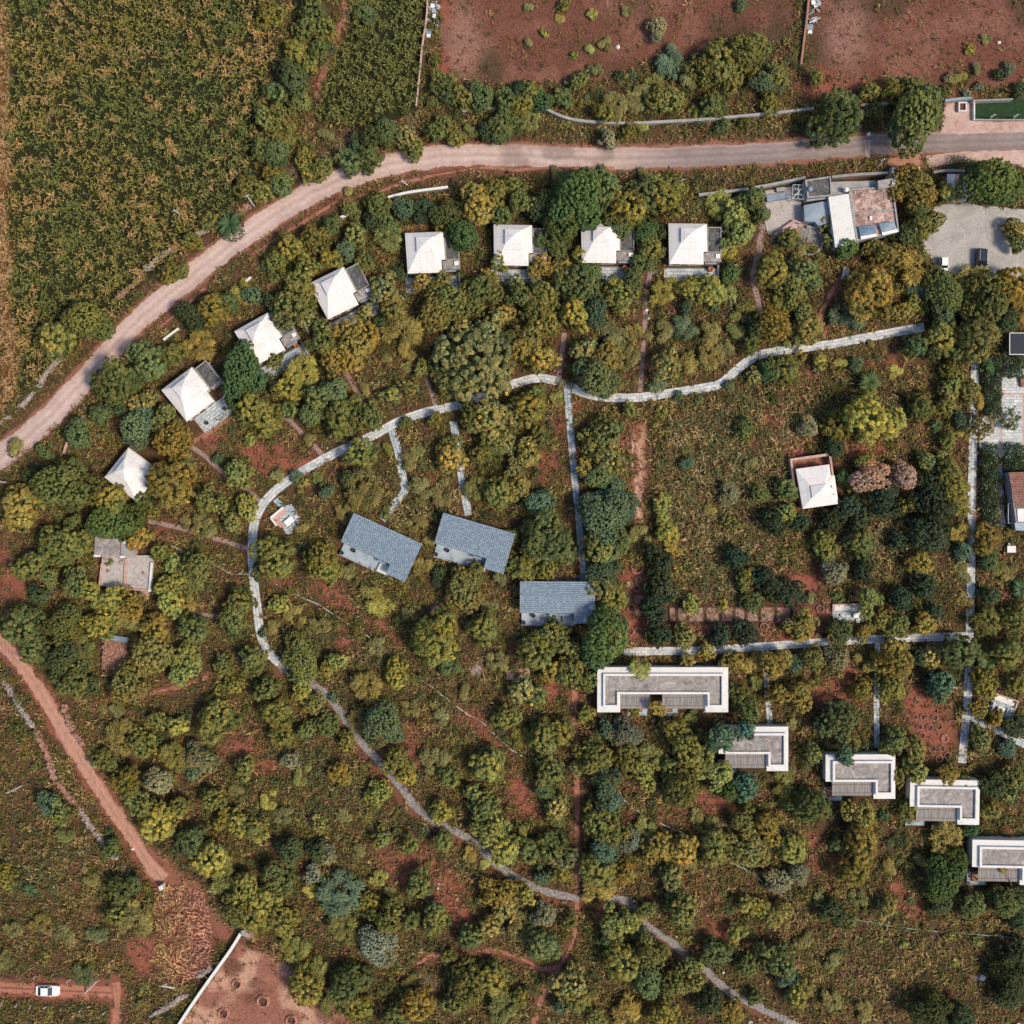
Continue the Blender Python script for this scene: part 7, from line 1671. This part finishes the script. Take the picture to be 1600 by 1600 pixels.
strands('weeds', ppx, ppy, g.uniform(.02, .45, n)*size[idx], g.uniform(.45, 1.05, n)*size[idx], g.uniform(.12, .24, n), colr, g.uniform(.7, 1.5, n), g.uniform(0, 6.283, n), 'tangled olive and straw coloured weeds covering the open ground')
# 2. crop: upright green blades with straw-coloured flattened patches
N = 80000
px, py, k = scatter(N, cropd); px = px[k]; py = py[k]; T_ = len(px)
nA = samp(vnoise(12, 51, octv=4), px, py); nB = samp(vnoise(90, 52), px, py); c2 = samp(m_crop2, px, py); gold = samp(m_gold, px, py)
edge = np.clip((px-330)/90, 0, 1)*np.clip((260-py)/60, 0, 1)*(c2 < .5)*.13+np.clip((150-px)/260, 0, 1)*.06
straw = (nA+.10*(nB-.5)+edge+.5*gold+g.normal(0, .02, T_) > .628)&(c2 < .5)
straw |= (gold > .25)&(g.random(T_) < .8)
K = 5; idx = np.repeat(np.arange(T_), K); n = len(idx)
base = np.where(straw[:, None], np.array([.46, .30, .115]), np.where(nB[:, None] > .5, np.array([.29, .25, .068]), np.array([.215, .225, .064])))
base = np.where((gold > .25)[:, None]&straw[:, None], np.array([.47, .30, .145]), base)
base = base*(1-.0*c2[:, None]); base = np.where((c2 > .5)[:, None], np.array([.225, .225, .066]), base)
colr = base[idx]*g.uniform(.55, 1.5, (n, 1))
sp = g.normal(0, 1.1, (2, n)); hb = np.where(straw, g.uniform(0, 6.28, T_), 2.4)[idx]
hd = np.where(straw[idx], hb+g.normal(0, .9, n), g.uniform(0, 6.283, n))
strands('crop', px[idx]+sp[0], py[idx]+sp[1], g.uniform(.7, 1.5, n), g.uniform(.5, 1.0, n)*np.where(straw[idx], 1.4, 1), g.uniform(.12, .20, n)*np.where(straw[idx], .95, 1), colr, np.where(straw[idx], g.uniform(1.1, 1.6, n), g.uniform(.6, 1.5, n)), hd, 'dense dark green crop with flattened straw-coloured patches')
# lower leaves under the crop, shade painted into their dark colour
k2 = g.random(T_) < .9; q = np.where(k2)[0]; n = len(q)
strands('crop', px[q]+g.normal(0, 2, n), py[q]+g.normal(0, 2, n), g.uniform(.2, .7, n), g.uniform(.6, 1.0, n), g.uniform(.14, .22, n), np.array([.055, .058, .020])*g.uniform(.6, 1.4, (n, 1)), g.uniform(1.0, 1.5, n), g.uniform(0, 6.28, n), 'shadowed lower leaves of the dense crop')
# 3. dry corn in the plot
CORN = [(1040, 650), (1130, 640), (1190, 590), (1250, 640), (1250, 720), (1230, 830), (1190, 930), (1100, 935), (1060, 880), (1040, 760)]
CORN2 = [(1290, 830), (1420, 800), (1420, 870), (1480, 880), (1470, 910), (1380, 905), (1300, 880)]
m_corn = np.maximum(poly_mask(CORN, .5, 2), poly_mask(CORN2, .5, 2))*(1-clear)
for (x, y, rx, ry) in ((480, 990, 46, 26), (580, 1020, 40, 26), (480, 1190, 60, 46), (560, 1230, 40, 40), (500, 1270, 40, 30), (720, 1050, 36, 20), (560, 945, 20, 16), (770, 960, 18, 18), (640, 800, 34, 24), (700, 780, 30, 30), (690, 560+220, 20, 30), (1120, 1290, 24, 16), (1500, 1500, 0.1, 0.1), (60, 1350, 60, 30), (120, 1330, 40, 30), (590, 610, 30, 24), (600, 630, 30, 30), (650, 1490, 30, 20), (1290, 650, 60, 30), (1400, 640, 26, 30)):
    m_corn = np.maximum(m_corn, np.clip(ell_mask(x, y, rx, ry)*1.2, 0, 1)*(1-clear))
N = 62000
px, py, k = scatter(N, m_corn*.85); px = px[k]; py = py[k]; T_ = len(px)
K = 5; idx = np.repeat(np.arange(T_), K); n = len(idx)
nA = samp(vnoise(26, 61), px, py); ch = (g.random(T_) < np.clip((nA-.3)*1.3, .08, .6)); pc_ = np.array([(.15, .15, .062), (.44, .33, .155)])[ch.astype(int)]
colr = pc_[idx]*g.uniform(.5, 1.5, (n, 1))
sp = g.normal(0, 1.4, (2, n))
strands('dry_maize', px[idx]+sp[0], py[idx]+sp[1], g.uniform(.3, 1.1, n), g.uniform(.7, 1.3, n), g.uniform(.12, .2, n), colr, g.uniform(.8, 1.6, n), g.uniform(0, 6.283, n), 'withered straw-coloured maize stalks in the plot and clearings')
# 4. combed dry red grass near the gate pillars
px, py, k = scatter(330000, m_dry*(1-clear)); px = px[k]; py = py[k]; n = len(px)
nA = samp(vnoise(22, 71, octv=2), px, py); nB = samp(vnoise(14, 72), px, py)
hd = 1.2+5.0*(nA-.5)*1.6+g.normal(0, .35, n)
mixv = np.clip((px-250)/60, 0, 1)[:, None]
colr = (np.array([.52, .36, .14])*(1-mixv)+np.array([.66, .34, .235])*mixv)*g.uniform(.35, 1.4, (n, 1))*(.6+.8*nB[:, None])
strands('dry_grass', px, py, g.uniform(.05, .5, n), g.uniform(.7, 1.4, n), g.uniform(.10, .2, n), colr, g.uniform(1.0, 1.45, n), hd, 'combed dry reddish grass below the white pillars')
# 5. grit and dead grass on the red fields and in the yard
px, py, k = scatter(300000, np.clip(m_field*1.0+m_yard*.35, 0, 1)*(1-clear)); px = px[k]; py = py[k]; n = len(px)
base = samp(soil, px, py)
colr = base*g.uniform(.45, 2.0, (n, 1))
strands('stubble', px, py, g.uniform(.0, .08, n), g.uniform(.15, .5, n), g.uniform(.08, .16, n), colr, g.uniform(1.2, 1.6, n), g.uniform(0, 6.283, n), 'short dead stubble and clods on the red fields')
# 6. low scrub: small leafy clumps filling gaps between the trees
pathside = np.zeros(GX.shape, np.float32)
for p, w_, _ in PATHS+SIDEPATHS+STONEPATHS: pathside = np.maximum(pathside, line_mask(smooth_line(p), w_+12))
for p, w_ in BROWNPATHS+DIRTPATHS: pathside = np.maximum(pathside, line_mask(p, w_+8))
sc_d = np.clip(wd_*1.05-.18, 0, 1)*(1-pathside)
px, py, k = scatter(21000, sc_d); px = px[k]; py = py[k]; T_ = len(px)
nA = samp(vnoise(60, 81), px, py); nB = samp(vnoise(24, 82), px, py)
pal = np.array([(.185, .160, .046), (.120, .132, .048), (.078, .098, .040), (.25, .215, .075)])
ch = np.clip((nA*2.6+g.normal(0, .7, T_)), 0, 3).astype(int); ch = np.where(g.random(T_) < .12, 3, np.where(ch == 3, 0, ch))
K = 44; idx = np.repeat(np.arange(T_), K); n = len(idx)
rad = g.uniform(.35, 1.45, T_)*(.7+.6*nB)
off = rdir(g, n); off[:, 2] = np.abs(off[:, 2])
C3 = np.stack([(px[idx]-800)*S, (800-py[idx])*S, np.zeros(n)], 1)+off*(rad[idx]*g.uniform(.4, 1.0, n))[:, None]*np.array([1, 1, .95])
nn = unit(off*.8+rdir(g, n)*.6+np.array([0, 0, .4])); D = unit(np.cross(nn, rdir(g, n)))
ln = g.uniform(.26, .58, n); V, Q = leaves(C3.astype(np.float32), D, nn, ln, ln*.36); V[:, 2] = np.maximum(V[:, 2], .02)
f = np.repeat(g.uniform(.7, 1.25, T_), K)*g.uniform(.65, 1.35, n)
o = np_obj('scrub', V, Q, np.repeat(pal[ch][idx]*f[:, None], 4, 0), M['weed']); tag(o, 'low leafy scrub filling the gaps between trees', 'scrub', kind='stuff')
# 7. loose pebbles along roads and dug soil
pd = np.clip(line_mask(MAINROAD, 46, .2, 4)*.5+m_yard*.6, 0, 1)*(1-line_mask(MAINROAD, 30))
px, py, k = scatter(22000, pd); px = px[k]; py = py[k]; n = len(px)
nn = unit(rdir(g, n)*.4+np.array([0, 0, 1])); D = unit(np.cross(nn, rdir(g, n))); ln = g.uniform(.06, .17, n)
V, Q = leaves(np.stack([(px-800)*S, (800-py)*S, np.full(n, .05)], 1).astype(np.float32), D, nn, ln, ln*.8)
o = np_obj('pebbles', V, Q, np.repeat(np.array([.42, .33, .29])*g.uniform(.5, 1.5, (n, 1)), 4, 0), M['weed']); tag(o, 'loose pale pebbles along the road edges', 'pebbles', kind='stuff')

# 8. thicket: shoulder-high tangled shrubs closing the gaps between the crowns
tw = np.zeros(GX.shape, np.float32)
for p, w_, _ in PATHS+SIDEPATHS+STONEPATHS: tw = np.maximum(tw, line_mask(smooth_line(p), w_+26))
for p, w_ in BROWNPATHS+DIRTPATHS: tw = np.maximum(tw, line_mask(p, w_+22))
for p in BUILT: tw = np.maximum(tw, blur(poly_mask(p), 8) > .02)
tw = np.maximum(tw, line_mask(MAINROAD, 66)); tw = np.maximum(tw, line_mask(DIRTROAD, 46)); tw = np.maximum(tw, line_mask(LANE, 40))
OPEN = [(1200, 1440), (1600, 1470), (1600, 1640), (1230, 1640)]
td = np.clip(wd_*1.3-.25, 0, 1)*(1-tw)*(1-.7*m_corn)*(1-.85*poly_mask(OPEN, .3))*(1-m_field)*(1-.7*poly_mask([(-60, 1060), (210, 1390), (240, 1500), (-60, 1520)], .2))*np.clip((vnoise(34, 91)-.38)*5, 0, 1)
px, py, k = scatter(9000, td); px = px[k]; py = py[k]; T_ = len(px)
rad = g.uniform(.7, 1.9, T_); K = 110; idx = np.repeat(np.arange(T_), K); n = len(idx)
pal = np.array([(.215, .200, .055), (.145, .168, .058), (.29, .255, .075), (.105, .140, .058), (.250, .185, .055)])
ch = np.minimum((g.random(T_)**1.2*5).astype(int), 4)
# each shrub: several sprays set off-centre so that outlines stay ragged
sub = g.normal(0, .42, (T_, 5, 2)); si = g.integers(0, 5, n)
off = rdir(g, n); off[:, 2] = np.abs(off[:, 2])
cen = np.stack([(px[idx]-800)*S+sub[idx, si, 0]*rad[idx], (800-py[idx])*S+sub[idx, si, 1]*rad[idx], rad[idx]*.35], 1)
C3 = cen+off*(rad[idx]*.55*g.uniform(.45, 1.05, n))[:, None]*np.array([1, 1, 1.25])
nn = unit(off*.8+rdir(g, n)*.6+np.array([0, 0, .4])); D = unit(np.cross(nn, rdir(g, n)))
ln = g.uniform(.3, .68, n); V, Q = leaves(C3.astype(np.float32), D, nn, ln, ln*.33); V[:, 2] = np.maximum(V[:, 2], .02)
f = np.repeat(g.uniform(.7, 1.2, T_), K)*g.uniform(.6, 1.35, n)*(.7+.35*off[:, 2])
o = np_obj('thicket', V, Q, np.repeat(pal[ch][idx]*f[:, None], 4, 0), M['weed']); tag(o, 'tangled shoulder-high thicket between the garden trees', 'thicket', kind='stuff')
# ------------------------------------------------------------------ camera and light
cam = bpy.data.cameras.new('drone_camera'); co = bpy.data.objects.new('drone_camera', cam); COL.objects.link(co)
co.location = (0, 0, H); co.rotation_euler = (0, 0, 0)
cam.angle = 2*math.atan(1600*S/2/H); cam.clip_start = 1; cam.clip_end = 6000
scene.camera = co
AZ, EL = math.radians(-22), math.radians(54)      # sun towards lower right of the photo (x right, y up)
sd = Vector((math.cos(EL)*math.cos(AZ), math.cos(EL)*math.sin(AZ), math.sin(EL)))
sun = bpy.data.lights.new('sun', 'SUN'); sun.energy = 3.7; sun.angle = math.radians(13.0); sun.color = (1.0, .86, .64)
so = bpy.data.objects.new('sun', sun); COL.objects.link(so)
so.rotation_euler = (-sd).to_track_quat('-Z', 'Y').to_euler()
w = bpy.data.worlds.new('World'); scene.world = w; w.use_nodes = True
nt = w.node_tree; bg = nt.nodes['Background']
sky = nt.nodes.new('ShaderNodeTexSky'); sky.sky_type = 'NISHITA'; sky.sun_disc = False
sky.sun_elevation = EL; sky.sun_rotation = math.radians(90)-AZ
sky.air_density = 1.0; sky.dust_density = 1.5
nt.links.new(sky.outputs[0], bg.inputs[0]); bg.inputs[1].default_value = .15
scene.view_settings.view_transform = 'Standard'; scene.view_settings.look = 'None'
scene.view_settings.exposure = 0; scene.view_settings.gamma = 1
scene.render.engine = 'CYCLES'
scene.cycles.max_bounces = 5; scene.cycles.diffuse_bounces = 2; scene.cycles.transmission_bounces = 3; scene.cycles.glossy_bounces = 2
scene.render.resolution_x = 1024; scene.render.resolution_y = 1024
